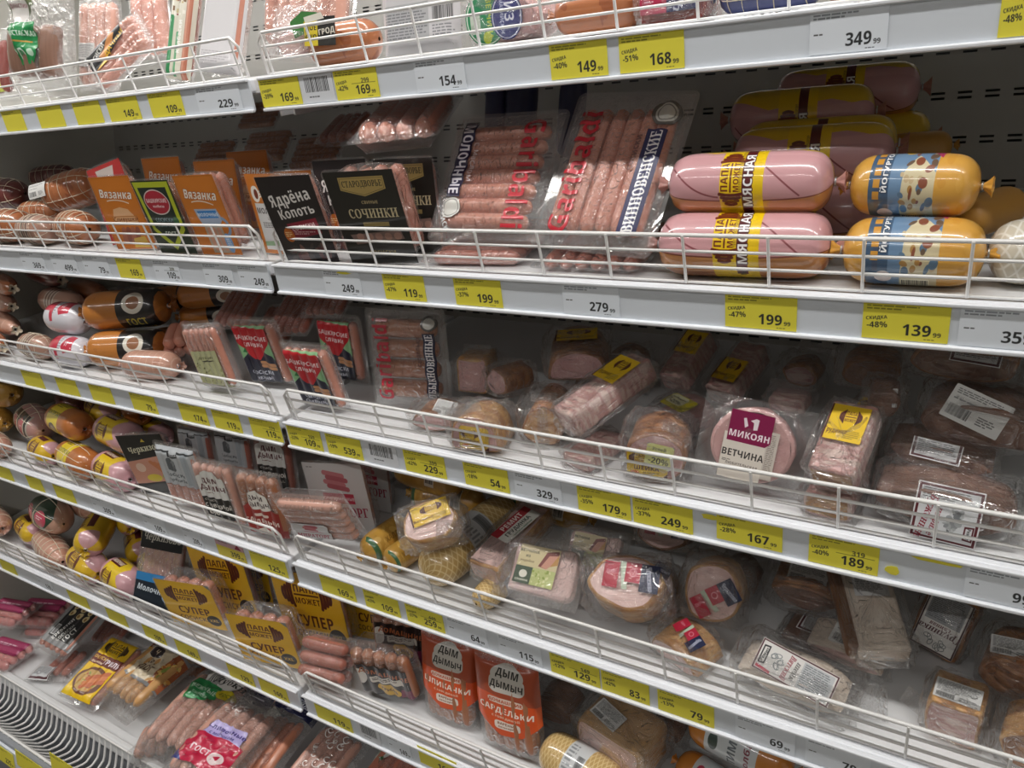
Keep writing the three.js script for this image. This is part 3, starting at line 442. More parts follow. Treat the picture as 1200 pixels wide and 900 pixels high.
ART.netWhite = cell(200, 260, (x, w, h) => { rect(x, '#cfc7b4', 0, 0, w, h); x.strokeStyle = '#e9e5da'; x.lineWidth = 3; for (let i = -300; i < 500; i += 18) { x.beginPath(); x.moveTo(i, 0); x.lineTo(i + 150, h); x.stroke(); x.beginPath(); x.moveTo(i, 0); x.lineTo(i - 150, h); x.stroke(); } });
// pack fronts
const knit = (kind) => cell(280, 390, (x, w, h) => {
  rect(x, '#cf7a2a', 0, 0, w, h); x.strokeStyle = '#c06f24'; x.lineWidth = 6; x.strokeRect(6, 6, w - 12, h - 12);
  text(x, 'Вязанка', w * 0.5, 92, 62, '#f3ece2', { stroke: '#a8551c', sw: 6, italic: true, rot: 4, fit: 220 }); x.strokeStyle = '#f0e6d8'; x.lineWidth = 5; x.beginPath(); x.moveTo(70, 126); x.quadraticCurveTo(140, 112, 215, 142); x.stroke();
  if (kind === 'milk') { poly(x, '#a9b7cd', [[66, 160], [220, 160], [236, 210], [210, 240], [90, 240], [72, 200]]); x.strokeStyle = '#8ba2c4'; x.lineWidth = 16; x.beginPath(); x.arc(215, 250, 46, -1.3, 1.5); x.stroke(); poly(x, '#2d7cc2', [[82, 170], [212, 168], [218, 204], [88, 206]]); text(x, 'МОЛОЧНЫЕ', 150, 188, 24, '#dfeaf6'); poly(x, '#b9a996', [[92, 238], [212, 238], [216, 380], [88, 380]]); for (let i = 0; i < 3; i++) rrect(x, '#cf9a80', 104 + i * 34, 250, 26, 120, 13); oval(x, '#7fa8d8', 222, 330, 24, 50); fine(x, '#dce8f4', 208, 300, 28, 60, 8, 4); }
  else { poly(x, '#e2b285', [[70, 210], [90, 170], [140, 160], [190, 172], [215, 205], [232, 250], [60, 250]]); x.strokeStyle = '#b9763c'; x.lineWidth = 5; x.strokeRect(60, 210, 172, 42); text(x, 'Сливушки', 146, 224, 32, '#8a4a20', { italic: true }); for (let i = 0; i < 4; i++) { x.save(); x.translate(96 + i * 32, 310); x.rotate(0.35); rrect(x, i % 2 ? '#9a5a48' : '#b06c54', -15, -46, 30, 92, 15); x.restore(); } poly(x, '#d9b34a', [[150, 330], [230, 318], [240, 380], [130, 380]]); }
});
ART.knitMilk = knit('milk'); ART.knitCream = knit('cream');
ART.knitWhite = cell(280, 390, (x, w, h) => { rect(x, '#cf7a2a', 0, 0, w, h); oval(x, '#f1ece4', 50, 96, 32, 40); oval(x, '#7a3a24', 56, 96, 15, 24); text(x, 'Вязанка', 160, 96, 46, '#f3ece2', { italic: true }); rect(x, '#dcdcdc', 24, 140, 232, 230); text(x, 'МОЛОЧНЫЕ', 140, 176, 40, '#4a4644', { sx: 0.95 }); text(x, 'ЦЕЛЬНЫЕ', 140, 212, 20, '#8a8684', { bold: false }); fine(x, '#6a6664', 50, 232, 180, 30, 4, 3); poly(x, '#8fb08a', [[24, 330], [256, 312], [256, 340], [24, 352]]); });
ART.redWhite = cell(260, 390, (x, w, h) => { rect(x, '#b23a38', 0, 0, w, h); poly(x, '#c9bdb6', [[60, 20], [200, 20], [180, 90], [80, 90]]); poly(x, '#e6e2dc', [[130, 120], [225, 350], [30, 350]]); fine(x, '#8a8480', 90, 220, 80, 36, 5, 2); oval(x, '#4a4a4a', 128, 296, 20, 16); rect(x, '#c4453e', 40, 318, 180, 26); });
ART.greenOval = cell(280, 390, (x, w, h) => {
  rect(x, '#26321f', 0, 0, w, h); poly(x, '#b9c42e', [[8, 8], [w - 8, 8], [w - 20, 260], [w / 2, 372], [20, 260]]); poly(x, '#1f2d26', [[34, 36], [w - 34, 36], [w - 44, 248], [w / 2, 336], [44, 248]]);
  oval(x, '#d9c9c4', 140, 112, 92, 66); oval(x, '#b42a3c', 140, 112, 86, 60); text(x, 'БАШКИРСКИЕ', 140, 104, 28, '#f4dfe0', { fit: 152 }); text(x, 'колбасы', 140, 132, 20, '#f4dfe0'); text(x, 'СОСИСКИ', 140, 206, 28, '#7f9aa0'); text(x, 'МОЛОЧНЫЕ', 140, 236, 24, '#7f9aa0'); oval(x, '#3f6b4a', 226, 210, 18, 22); text(x, 'ГОСТ', 146, 280, 34, '#dfe6dc');
});
ART.yadrena = cell(320, 400, (x, w, h) => {
  rect(x, '#231e20', 0, 0, w, h); poly(x, '#2e272a', [[0, 240], [w, 180], [w, h], [0, h]]);
  text(x, 'Ядрёна', 160, 96, 74, '#efece8', { rot: -8, fit: 250 }); text(x, 'Копоть', 172, 160, 62, '#efece8', { rot: -8, fit: 220 });
  poly(x, '#8c2036', [[90, 216], [270, 190], [280, 262], [100, 290]]); text(x, 'СОСИСКИ', 184, 230, 30, '#e9cdd0', { rot: -8 }); fine(x, '#dfb6ba', 120, 252, 140, 18, 2, 3); oval(x, '#c2661e', 84, 268, 30, 34); fine(x, '#f0cf9a', 62, 254, 44, 26, 3, 4);
  const r = rng(5); for (let i = 0; i < 26; i++) oval(x, ['#3b3434', '#5a2f30', '#6d4640', '#463c3a', '#7c5a54'][Math.floor(r() * 5)], 60 + 240 * r(), 310 + 80 * r(), 10 + 22 * r(), 8 + 14 * r(), r() * 3);
});
ART.oldYard = cell(320, 400, (x, w, h) => {
  rect(x, '#22211e', 0, 0, w, h); poly(x, '#ab9358', [[64, 24], [270, 24], [270, 76], [168, 104], [64, 76]]); poly(x, '#6a5a30', [[70, 30], [264, 30], [264, 72], [168, 98], [70, 72]], 2); text(x, 'СТАРОДВОРЬЕ', 167, 52, 34, '#2c2a1e', { fit: 184, font: 'serif' });
  text(x, 'СВИНЫЕ', 180, 128, 18, '#b8a67a'); text(x, 'СОЧИНКИ', 180, 176, 54, '#cdbf98', { sx: 0.78, font: 'serif' }); rect(x, '#8f7d4c', 120, 214, 120, 18);
  rect(x, '#1b1a18', 0, 244, w, 70); poly(x, '#7a625a', [[40, 268], [280, 250], [290, 290], [60, 312]]); for (let i = 0; i < 5; i++) rrect(x, '#a07a6c', 70 + i * 44, 262, 34, 30, 14); rect(x, '#2c2a26', 0, 316, w, 84); text(x, 'СОСИСКИ', 170, 350, 26, '#8f7d4c');
});
const garib = (kind, w, h) => cell(w, h, (x) => {
  if (kind === 'milk') { text(x, 'Garibaldi', w - 58, h * 0.5, 84, '#c41e30', { rot: 90, fit: h * 0.94 }); rect(x, 'rgba(30,24,60,.9)', 14, h * 0.04, 46, h * 0.66); text(x, 'МОЛОЧНЫЕ', 37, h * 0.37, 46, '#f0eef4', { rot: 90, fit: h * 0.62, stroke: '#2a2352', sw: 3 }); text(x, 'с маслом', 78, h * 0.4, 26, '#e9d6d6', { rot: 90, bold: false }); oval(x, '#d7d7d0', 44, h * 0.8, 30, 30); oval(x, '#8c8c86', 44, h * 0.8, 24, 24, 0, 3); text(x, 'СОСИСКИ', 30, h * 0.9, 20, '#eee', { rot: 60 }); }
  else if (kind === 'wine') { text(x, 'Garibaldi', 62, h * 0.54, 92, '#c41e30', { rot: -90, fit: h * 0.86 }); fine(x, '#6a4a44', 118, h * 0.2, 9, h * 0.6, 60, 3); rect(x, 'rgba(44,48,92,.92)', w - 84, h * 0.24, 56, h * 0.7); text(x, 'ВИННОВЕНСКИЕ', w - 56, h * 0.59, 49, '#f3f1f0', { rot: -90, fit: h * 0.68, stroke: '#26284e', sw: 3, font: 'serif' }); text(x, 'сосиски', w - 104, h * 0.4, 28, '#7a5450', { rot: -90 }); oval(x, '#6b6864', w - 46, h * 0.13, 40, 40); oval(x, '#d9d9d2', w - 46, h * 0.13, 31, 31); oval(x, '#8a8a84', w - 46, h * 0.13, 24, 24, 0, 3); }
  else { text(x, 'Garibaldi', 50, h * 0.5, 84, '#b8293a', { rot: -90, fit: h * 0.92 }); rect(x, 'rgba(40,44,70,.9)', w - 66, h * 0.2, 44, h * 0.72); text(x, 'ОБЫКНОВЕННЫЕ', w - 44, h * 0.56, 40, '#f1f0ee', { rot: -90, fit: h * 0.7, stroke: '#26284e', sw: 3, font: 'serif' }); text(x, 'сардельки', w - 88, h * 0.4, 24, '#6a4a46', { rot: -90 }); oval(x, '#5c5a56', w - 40, h * 0.1, 30, 30); oval(x, '#d9d9d2', w - 40, h * 0.1, 22, 22); }
}, true);
ART.gMilk = garib('milk', 300, 330); ART.gWine = garib('wine', 330, 470); ART.gPlain = garib('plain', 280, 400);
const bash = (second) => cell(200, 300, (x, w, h) => { rect(x, '#8fc08c', 0, 0, w, h); poly(x, '#1f2236', [[0, 180], [60, 130], [w / 2, 165], [150, 125], [w, 170], [w, h], [0, h]]); poly(x, '#c2242e', [[0, 0], [w, 14], [w, 70], [118, 168], [84, 168], [0, 60]]); text(x, 'БАШКИРСКИЕ', 100, 58, 30, '#f4e4e4', { rot: 4, fit: 170 }); text(x, 'СЛИВКИ', 104, 92, 27, '#f4e4e4', { rot: 4 }); poly(x, '#2f7a45', [[30, 130], [44, 108], [48, 136]]); for (let i = 0; i < 2; i++) { x.save(); x.translate(150, 190 + i * 18); x.rotate(0.3); rrect(x, '#c08a5e', -40, -8, 80, 16, 8); x.restore(); } text(x, second || 'СОСИСКИ', 100, 236, 26, '#c9ccd8'); text(x, second ? 'СЛИВОЧНЫЕ' : 'НЕЖНЫЕ', 104, 266, 22, '#c9ccd8'); fine(x, '#8a8fa2', 40, 282, 120, 8, 1, 3); });
ART.bashA = bash(); ART.bashB = bash('С маслом');
ART.beige = cell(180, 260, (x, w, h) => { rect(x, '#b6b78c', 0, 0, w, h); const r = rng(6); for (let i = 0; i < 60; i++) oval(x, ['#7c7a52', '#9a9a6c', '#c9c8a4', '#6a6a48'][Math.floor(r() * 4)], w * r(), 60 + (h - 60) * r(), 3 + 9 * r(), 2 + 4 * r(), r() * 3); oval(x, '#3c3a2e', 96, 66, 42, 5); text(x, 'детские', 92, 44, 26, '#5a5838', { italic: true }); });
ART.paper = cell(200, 150, (x, w, h) => { rrect(x, '#d9d9d6', 0, 0, w, h, 8); fine(x, '#777', 14, 14, 170, 26, 3, 2); fine(x, '#888', 14, 56, 150, 12, 1, 3); bars(x, 14, 86, 76, 46, 9); fine(x, '#666', 116, 92, 60, 40, 4, 4); });
ART.paperDense = cell(200, 150, (x, w, h) => { rect(x, '#c8c8c6', 0, 0, w, h); fine(x, '#6a6a6a', 10, 10, 180, 84, 10, 5); bars(x, 12, 104, 76, 34, 11); fine(x, '#555', 110, 108, 80, 30, 3, 6); });
ART.barcode = cell(160, 200, (x, w, h) => { rect(x, '#d2d2d2', 0, 0, w, h); bars(x, 16, 14, 128, 44, 21); fine(x, '#777', 14, 70, 132, 110, 12, 9); });
const pmSticker = (v) => cell(230, 150, (x, w, h) => { rect(x, '#e3bd1e', 0, 0, w, h); rect(x, '#4d1a17', 0, 0, 10, h); barbell(x, 128, 48, 120, '#4d1a17'); text(x, v === 2 ? 'Грудинка' : 'Ветчина', 70, 112, 28, '#4d1a17'); fine(x, '#8a701c', 120, 104, 96, 36, 5, 3); }, false);
ART.pmA = pmSticker(0); ART.pmB = pmSticker(2);
ART.pmOval = cell(200, 150, (x, w, h) => { rrect(x, '#e0bb22', 0, 0, w, h, 26); barbell(x, 70, 50, 110, '#4d1a17'); text(x, 'ШЕЙКА', 96, 100, 34, '#4d1a17'); oval(x, '#d8752a', 40, 128, 22, 10); fine(x, '#7d651a', 80, 122, 90, 18, 2, 3); poly(x, '#4d1a17', [[170, 150], [200, 120], [200, 150]]); });
ART.minus20 = cell(150, 150, (x, w, h) => { rrect(x, '#dfe08c', 0, 0, w, h, 20); text(x, 'Успей', 70, 30, 26, '#33382a'); text(x, 'купить!', 74, 58, 24, '#33382a'); text(x, '-20%', 76, 104, 50, '#20241c'); });
ART.minus20b = cell(230, 150, (x, w, h) => { rrect(x, '#cfc23a', 0, 0, w, h, 30); rrect(x, '#e6e4bc', 6, 6, 150, 104, 30); text(x, 'Успей купить!', 84, 38, 19, '#33382a'); text(x, '-20%', 84, 80, 44, '#20241c'); fine(x, '#7d7420', 100, 118, 110, 22, 3, 3); });
ART.mikoyan = cell(260, 330, (x, w, h) => { rect(x, '#dbd3c8', 20, 110, 190, 220); rect(x, '#c9c0b6', 210, 70, 50, 230); fine(x, '#948a82', 216, 84, 34, 190, 22, 4); poly(x, '#84194a', [[34, 0], [226, 0], [226, 130], [206, 150], [34, 150]]); poly(x, '#e8dce2', [[92, 34], [104, 30], [118, 66], [104, 78]]); poly(x, '#e8dce2', [[124, 40], [148, 26], [162, 30], [160, 78], [142, 82], [140, 48]]); text(x, 'МИКОЯН', 130, 112, 42, '#f2e8ec'); text(x, 'ВЕТЧИНА', 116, 206, 46, '#3a3634', { sx: 0.9 }); fine(x, '#6a625e', 30, 240, 40, 14, 2, 1); text(x, 'ЛЮБИТЕЛЬСКАЯ', 120, 256, 18, '#7a726c'); }, true);
ART.fillet = cell(250, 260, (x, w, h) => { rect(x, '#d9d9da', 0, 0, w, h); rect(x, '#5a1f26', 6, 6, w - 12, h - 12); rect(x, '#d4d6d8', 16, 16, w - 32, h - 32); fine(x, '#6a6a6c', 24, 22, 200, 46, 5, 4); text(x, 'Буженина', 52, 158, 42, '#8c2032', { rot: 100, italic: true, font: 'serif' }); text(x, 'из филе', 88, 168, 34, '#8c2032', { rot: 100, italic: true, font: 'serif' }); const r = rng(12); for (let i = 0; i < 30; i++) oval(x, ['#8f9294', '#a9acad', '#6e7274', '#bfc1c2'][Math.floor(r() * 4)], 130 + 50 * r(), 96 + 120 * r(), 6 + 14 * r(), 4 + 10 * r(), r() * 3); poly(x, '#5a1f26', [[196, 160], [232, 156], [232, 230], [196, 226]]); poly(x, '#d4d6d8', [[202, 168], [226, 164], [226, 222], [202, 218]]); text(x, 'Ремит', 214, 193, 17, '#333', { rot: 90 }); });
ART.filletTop = cell(230, 110, (x, w, h) => { rect(x, '#d9d9da', 0, 0, w, h); rect(x, '#4a1f24', 6, 0, w - 12, h - 6); rect(x, '#c4c6c8', 18, 0, w - 36, h - 18); fine(x, '#6a6a6c', 26, 10, 180, 70, 7, 4); });
ART.chBlack = cell(240, 340, (x, w, h) => { rect(x, '#c98f78', 0, 0, w, h); poly(x, '#1d1d1c', [[0, 0], [w, 0], [w, 110], [0, 150]]); text(x, 'Черкизово', 130, 74, 46, '#d8d4b8', { rot: -8, italic: true, font: 'serif', fit: 200 }); poly(x, '#b7a23a', [[120, 40], [132, 22], [144, 40]]); for (let i = 0; i < 4; i++) { x.save(); x.translate(150 + i * 20, 185 + i * 8); x.rotate(0.9); rrect(x, '#c47a50', -50, -10, 100, 20, 10); x.restore(); } oval(x, '#d9b9a4', 60, 184, 26, 26); oval(x, '#8fae4a', 190, 240, 34, 20); oval(x, '#d8c23c', 110, 246, 40, 22); poly(x, '#1c1f1d', [[0, 280], [w, 262], [w, h], [0, h]]); });
ART.chBlue = cell(240, 340, (x, w, h) => { rect(x, 'rgba(0,0,0,0)', 0, 0, w, h); poly(x, '#191b1c', [[0, 0], [w, 0], [w, 90], [0, 104]]); text(x, 'Черкизово', 120, 46, 42, '#d0ccc0', { rot: -3, italic: true, font: 'serif', fit: 220 }); poly(x, '#2f7cb4', [[0, 210], [w, 196], [w, 236], [0, 248]]); poly(x, '#16222e', [[0, 246], [w, 234], [w, h], [0, h]]); text(x, 'Молочные', 110, 272, 36, '#cfd8de', { italic: true }); oval(x, '#8fb2cc', 190, 290, 24, 18); }, true);
ART.silver = cell(220, 320, (x, w, h) => { rect(x, '#b9bdc0', 0, 0, w, 190); rect(x, '#a4acb2', w * 0.72, 10, 40, 170); poly(x, '#2a2c2e', [[0, 14], [88, 14], [88, 34], [132, 34], [132, 14], [w, 14], [w, 20], [138, 20], [138, 42], [82, 42], [82, 20], [0, 20]]); text(x, 'Ремит', 110, 26, 15, '#333'); for (let i = 0; i < 10; i++) oval(x, ['#5b6064', '#7c8286', '#494e52'][i % 3], 92 + 10 * Math.cos(i), 84 + 20 * Math.sin(i * 1.7), 13, 20, i); text(x, 'Сосиски', 100, 134, 26, '#4c5256'); text(x, 'Премиум', 104, 162, 22, '#4c5256'); }, true);
ART.smokeBeef = cell(240, 360, (x, w, h) => { rrect(x, '#e0dfda', 20, 40, 200, 180, 30); oval(x, '#e0dfda', 120, 46, 66, 44); text(x, 'ДЫМ', 116, 66, 44, '#5a2a2c'); text(x, 'ДЫМЫЧ', 120, 116, 46, '#5a2a2c', { fit: 172 }); fine(x, '#8a6a68', 60, 146, 110, 10, 1, 3); rect(x, '#23211f', 20, 180, 200, 140); text(x, 'СОСИСКИ', 80, 200, 18, '#d4cfc6'); text(x, 'С ГОВЯДИНОЙ', 120, 236, 34, '#f0ece4', { fit: 184 }); text(x, '0%', 70, 284, 48, '#e9e4da'); fine(x, '#bdb6aa', 110, 270, 90, 24, 3, 4); }, true);
ART.smokeRed = cell(240, 360, (x, w, h) => { poly(x, '#9c2f28', [[0, 190], [60, 150], [180, 150], [240, 200], [240, 360], [0, 360]]); oval(x, '#e6e2da', 122, 120, 62, 56); rrect(x, '#e6e2da', 56, 120, 140, 62, 24); text(x, 'ДЫМ', 116, 106, 38, '#3a2624'); text(x, 'ДЫМЫЧ', 124, 150, 38, '#3a2624', { fit: 124 }); rrect(x, '#e9d8cc', 84, 206, 84, 18, 8); text(x, 'САРДЕЛЬКИ', 122, 256, 38, '#f4e6dc', { fit: 206 }); fine(x, '#e6c8bc', 70, 280, 110, 10, 1, 2); oval(x, '#e2dcd2', 124, 320, 44, 22); }, true);
ART.smokeOrange = (kind) => cell(280, 420, (x, w, h) => { poly(x, '#a8492a', [[0, 0], [w, 0], [w, 220], [0, 190]]); poly(x, '#e0551f', [[0, 190], [70, 180], [w, 220], [w, 330], [210, 400], [120, 410], [30, 340], [0, 320]]); oval(x, '#c9c4bc', 160, 74, 70, 52); rrect(x, '#c9c4bc', 84, 74, 150, 92, 30); text(x, 'ДЫМ', 164, 62, 50, '#23211f', { rot: 4, fit: 100 }); text(x, 'ДЫМЫЧ', 160, 124, 50, '#23211f', { rot: 4, fit: 142 }); rrect(x, '#ecd5c6', 74, 196, 150, 34, 12); text(x, 'ДОМАШНИЕ', 149, 214, 24, '#c2441a'); text(x, kind, 146, 268, 46, '#fbeee4', { rot: 3, fit: 236 }); text(x, 'с говядиной', 146, 304, 20, '#f0cdb8'); rrect(x, '#efe3d8', 96, 326, 110, 46, 14); text(x, 'ВАРЁНЫЕ', 150, 340, 18, '#8a4a2a'); text(x, 'категория', 150, 358, 15, '#8a4a2a'); }, true);
ART.orangeA = ART.smokeOrange('ШПИКАЧКИ'); ART.orangeB = ART.smokeOrange('САРДЕЛЬКИ');
ART.miratorg = cell(300, 320, (x, w, h) => { rect(x, '#d0cfcf', 0, 0, w, h); fine(x, '#888', 20, 18, 50, 10, 1, 3); for (let i = 0; i < 4; i++) { x.save(); x.translate(150 + (i % 2) * 14, 50 + i * 20); x.rotate(0.15); rrect(x, i % 2 ? '#b25c66' : '#c47a80', -56, -12, 112, 22, 11); x.restore(); } rect(x, '#b8304a', 76, 136, 156, 46); text(x, 'ОРИГИНАЛЬНЫЕ', 154, 160, 19, '#f0dadf'); text(x, 'МИРАТОРГ', 150, 222, 58, '#a02040', { fit: 268, font: 'serif' }); text(x, 'колбаски', 170, 262, 20, '#8a8688'); });
ART.remit = cell(330, 150, (x, w, h) => { rect(x, '#dcdbd4', 0, 0, w, h); rect(x, '#a32632', 0, 0, w, 66); text(x, 'РЕМИТ', 165, 34, 58, '#efe6e0', { fit: 280 }); text(x, 'ГРУДИНКА', 160, 96, 44, '#2c3a32'); text(x, 'копчёно-варёная', 170, 132, 20, '#4a7a58'); });
ART.creamGreen = cell(280, 260, (x, w, h) => { rect(x, '#cdbf95', 0, 0, w, h * 0.56); text(x, 'ВЕТЧИНА', 70, 40, 30, '#3a3a30'); text(x, 'ИЗ', 66, 76, 24, '#3a3a30'); text(x, 'индейки', 66, 108, 22, '#7a6a4a', { italic: true }); poly(x, '#7a3a34', [[150, 130], [190, 30], [270, 10], [280, 60], [210, 140]]); poly(x, '#c8917c', [[170, 130], [210, 50], [270, 40], [270, 70], [210, 140]]); poly(x, '#b98a4a', [[230, 120], [275, 30], [280, 100]]); rect(x, '#3d4f3a', 0, 146, 120, 114); oval(x, '#e0ddd0', 62, 196, 28, 26); text(x, 'СЛАВЯНА', 60, 236, 20, '#d8d6c8'); rect(x, '#b9c07e', 120, 146, 160, 114); const r = rng(3); for (let i = 0; i < 30; i++) oval(x, ['#8fa04a', '#a3b05c', '#d6d6a0'][Math.floor(r() * 3)], 126 + 148 * r(), 152 + 100 * r(), 4 + 10 * r(), 3 + 7 * r(), r() * 3); });
ART.chRed = cell(330, 160, (x, w, h) => { rect(x, '#b4213c', 0, 10, 90, 150); fine(x, '#e2a3ae', 16, 60, 60, 24, 3, 2); poly(x, '#bcc9b4', [[92, 0], [124, 0], [152, 160], [118, 160]]); rect(x, '#b4213c', 128, 0, 90, 116); oval(x, '#d9828f', 172, 60, 24, 24); oval(x, '#b4213c', 172, 60, 16, 16); rect(x, '#1a2244', 218, 0, 112, 160); text(x, 'Черкизово', 274, 80, 44, '#d8dcec', { rot: 78, italic: true, font: 'serif', fit: 140 }); }, true);
ART.superA = cell(300, 300, (x, w, h) => { poly(x, '#ecba22', [[0, 0], [w - 30, 0], [w, 30], [w, h], [0, h]]); barbell(x, 150, 84, 210, '#5a2114'); text(x, 'СУПЕР', 160, 186, 62, '#5a2114', { sx: 0.9 }); text(x, 'СОСИСКИ', 150, 240, 40, '#7d521a', { sx: 0.9 }); oval(x, '#241a16', 250, 240, 36, 36); text(x, 'XXL', 250, 240, 26, '#e0b43a'); });
ART.blackLabel = cell(250, 220, (x, w, h) => { rrect(x, '#241a1a', 0, 30, w, h - 30, 20); oval(x, '#e4ded6', 40, 96, 26, 44); text(x, 'ДОМАШНИЕ', 146, 70, 34, '#b8683c', { rot: 6 }); rrect(x, '#ddd6ca', 80, 90, 140, 34, 8); fine(x, '#4a3a34', 90, 98, 120, 18, 2, 3); oval(x, '#d8a92c', 150, 160, 50, 30, 0.3); text(x, 'ГРИЛЬ', 150, 160, 22, '#4a2a10', { rot: 14 }); poly(x, '#7a2a4a', [[200, 150], [250, 140], [250, 220], [190, 220]]); }, true);
ART.blackSaus = cell(230, 340, (x, w, h) => { rect(x, '#1b1b1b', 20, 0, 190, 300); const r = rng(4); for (let i = 0; i < 9; i++) { oval(x, '#c9b98a', 50 + (i % 3) * 60 + 10 * r(), 40 + Math.floor(i / 3) * 46, 18, 24, 0.5); oval(x, '#8a6a3a', 52 + (i % 3) * 60, 44 + Math.floor(i / 3) * 46, 8, 12); } text(x, 'КРЕВЕТКИ', 84, 236, 32, '#d8d8d4', { rot: -78 }); text(x, 'ГОСТ', 160, 250, 40, '#e4e4de', { rot: -78 }); text(x, 'СОСИСКИ', 120, 250, 26, '#bcbcb4', { rot: -78 }); rect(x, '#d8d8d8', 24, 220, 34, 70); bars(x, 26, 224, 30, 60, 5); });
ART.grill = cell(230, 340, (x, w, h) => { rect(x, '#f0c418', 0, 0, w, h); barbell(x, 115, 56, 150, '#3c2a12'); rect(x, '#6a2414', 0, 104, w, 56); text(x, 'СОСИСКИ', 66, 122, 24, '#e8c05c'); text(x, 'ГРИЛЬ', 164, 134, 40, '#f0e8f0', { sx: 0.9 }); text(x, 'с дымком', 60, 146, 18, '#f0dcc0'); oval(x, '#6b3a1c', 120, 246, 96, 76); oval(x, '#c9a25c', 112, 246, 76, 60); const r = rng(7); for (let i = 0; i < 40; i++) oval(x, ['#e0c070', '#8fa04a', '#d08a3a', '#b2653a'][Math.floor(r() * 4)], 60 + 110 * r(), 210 + 80 * r(), 5 + 7 * r(), 4 + 5 * r(), r() * 3); for (let i = 0; i < 3; i++) { x.save(); x.translate(150, 210 + i * 24); x.rotate(-0.5); rrect(x, i % 2 ? '#d9824a' : '#c86a38', -70, -11, 140, 22, 11); x.restore(); } rect(x, '#f4d034', 0, 300, 60, 40); });
ART.cream = cell(260, 200, (x, w, h) => { poly(x, '#d8c8ab', [[0, 40], [30, 20], [180, 0], [180, 180], [30, 190], [0, 160]]); oval(x, '#2a2026', 66, 46, 44, 30); text(x, 'Ч', 66, 46, 36, '#d9c9a9'); text(x, 'Хот', 90, 92, 40, '#6a4a34', { rot: -4 }); text(x, 'ДОГ', 100, 132, 46, '#6a4a34', { rot: -4 }); poly(x, '#a25a34', [[170, 0], [260, 20], [260, 190], [180, 180]]); const r = rng(5); for (let i = 0; i < 24; i++) oval(x, ['#d89a4a', '#c8723a', '#e2bc6a', '#8fa04a'][Math.floor(r() * 4)], 180 + 76 * r(), 20 + 150 * r(), 6 + 12 * r(), 5 + 8 * r(), r() * 3); });
ART.oak = cell(280, 240, (x, w, h) => { poly(x, '#d8d6d2', [[40, 0], [270, 0], [230, 110], [50, 110]]); for (let i = 0; i < 7; i++) { x.strokeStyle = '#2c2c2a'; x.lineWidth = 4; x.beginPath(); x.moveTo(70 + i * 10, 104); x.quadraticCurveTo(60 + i * 8, 50, 100 + i * 6, 10); x.stroke(); } text(x, 'Дубки', 186, 56, 54, '#242422', { italic: true, font: 'serif' }); poly(x, '#2a9350', [[0, 80], [170, 104], [190, 190], [20, 230], [0, 200]]); text(x, 'НЕЖНЫЕ', 92, 150, 36, '#d6ecd8', { rot: 4 }); text(x, 'сосиски', 92, 184, 22, '#bfe0c4', { rot: 4 }); oval(x, '#d4c228', 220, 140, 56, 36); text(x, 'ГОСТ', 220, 140, 28, '#5c641c'); }, true);
ART.lilac = cell(280, 260, (x, w, h) => { poly(x, '#b9aee0', [[70, 0], [250, 0], [260, 90], [50, 90]]); text(x, 'Сливочные', 156, 34, 36, '#3a2c7a'); text(x, 'с молоком', 150, 68, 26, '#4a3c8a'); poly(x, '#c01c44', [[10, 84], [w, 84], [w, h], [0, h]]); text(x, 'ГОСТ', 110, 176, 44, '#f0d6dc', { rot: 3 }); oval(x, '#ecd8d8', 206, 190, 40, 34); poly(x, '#c01c44', [[190, 186], [220, 170], [222, 206]]); poly(x, '#27357e', [[0, 200], [60, 260], [0, 260]]); }, true);
ART.navy = cell(360, 170, (x, w, h) => { rect(x, '#161c46', 0, 0, w, h); text(x, 'Черкизово', 180, 84, 74, '#dfe2ee', { italic: true, font: 'serif', rot: 5, fit: 320 }); rect(x, '#dfe2ee', 110, 142, 130, 5); oval(x, '#cfd4e8', 330, 60, 14, 12, 0.5, 3); });
ART.leafy = cell(240, 300, (x, w, h) => { poly(x, 'rgba(226,228,220,.92)', [[0, 60], [60, 0], [150, 30], [60, 140], [30, 300], [0, 300]]); const r = rng(4); for (let i = 0; i < 12; i++) oval(x, ['#4c7a4c', '#6c9a62', '#3a6640'][i % 3], 20 + 60 * r(), 30 + 240 * r(), 16, 8, r() * 3); }, true);
ART.curl = cell(240, 300, (x, w, h) => { x.strokeStyle = 'rgba(240,236,230,.9)'; x.lineWidth = 5; const r = rng(8); for (let i = 0; i < 22; i++) { x.beginPath(); x.arc(40 + 160 * r(), 30 + 240 * r(), 8 + 14 * r(), 0, 5); x.stroke(); } }, true);
ART.dagestan = cell(220, 300, (x, w, h) => { poly(x, '#5a6640', [[20, 60], [70, 20], [170, 20], [190, 70], [150, 110], [40, 110]]); oval(x, '#e6e2de', 96, 80, 58, 62); oval(x, '#b04a5a', 96, 40, 30, 14); text(x, 'ДИНАСТИЯ', 96, 74, 20, '#a06a72'); poly(x, '#258a4c', [[20, 140], [180, 130], [190, 240], [150, 290], [60, 295], [16, 250]]); text(x, 'ДАГЕСТАНСКАЯ', 104, 178, 26, '#e6f0e6', { rot: -2, fit: 152 }); rect(x, '#c99a4a', 40, 204, 120, 6); oval(x, '#d6e6d8', 104, 258, 26, 26); oval(x, '#3d9a60', 104, 258, 18, 18); oval(x, '#bfdcc6', 52, 250, 14, 14); oval(x, '#bfdcc6', 156, 246, 14, 14); }, true);
ART.lime = cell(120, 220, (x, w, h) => { rect(x, '#bfc25a', 0, 0, w, h); rect(x, '#3d5a34', 20, 14, 80, 70); fine(x, '#d8dcc8', 30, 30, 60, 30, 4, 3); rect(x, '#d9d48c', 0, 130, w, 60); });
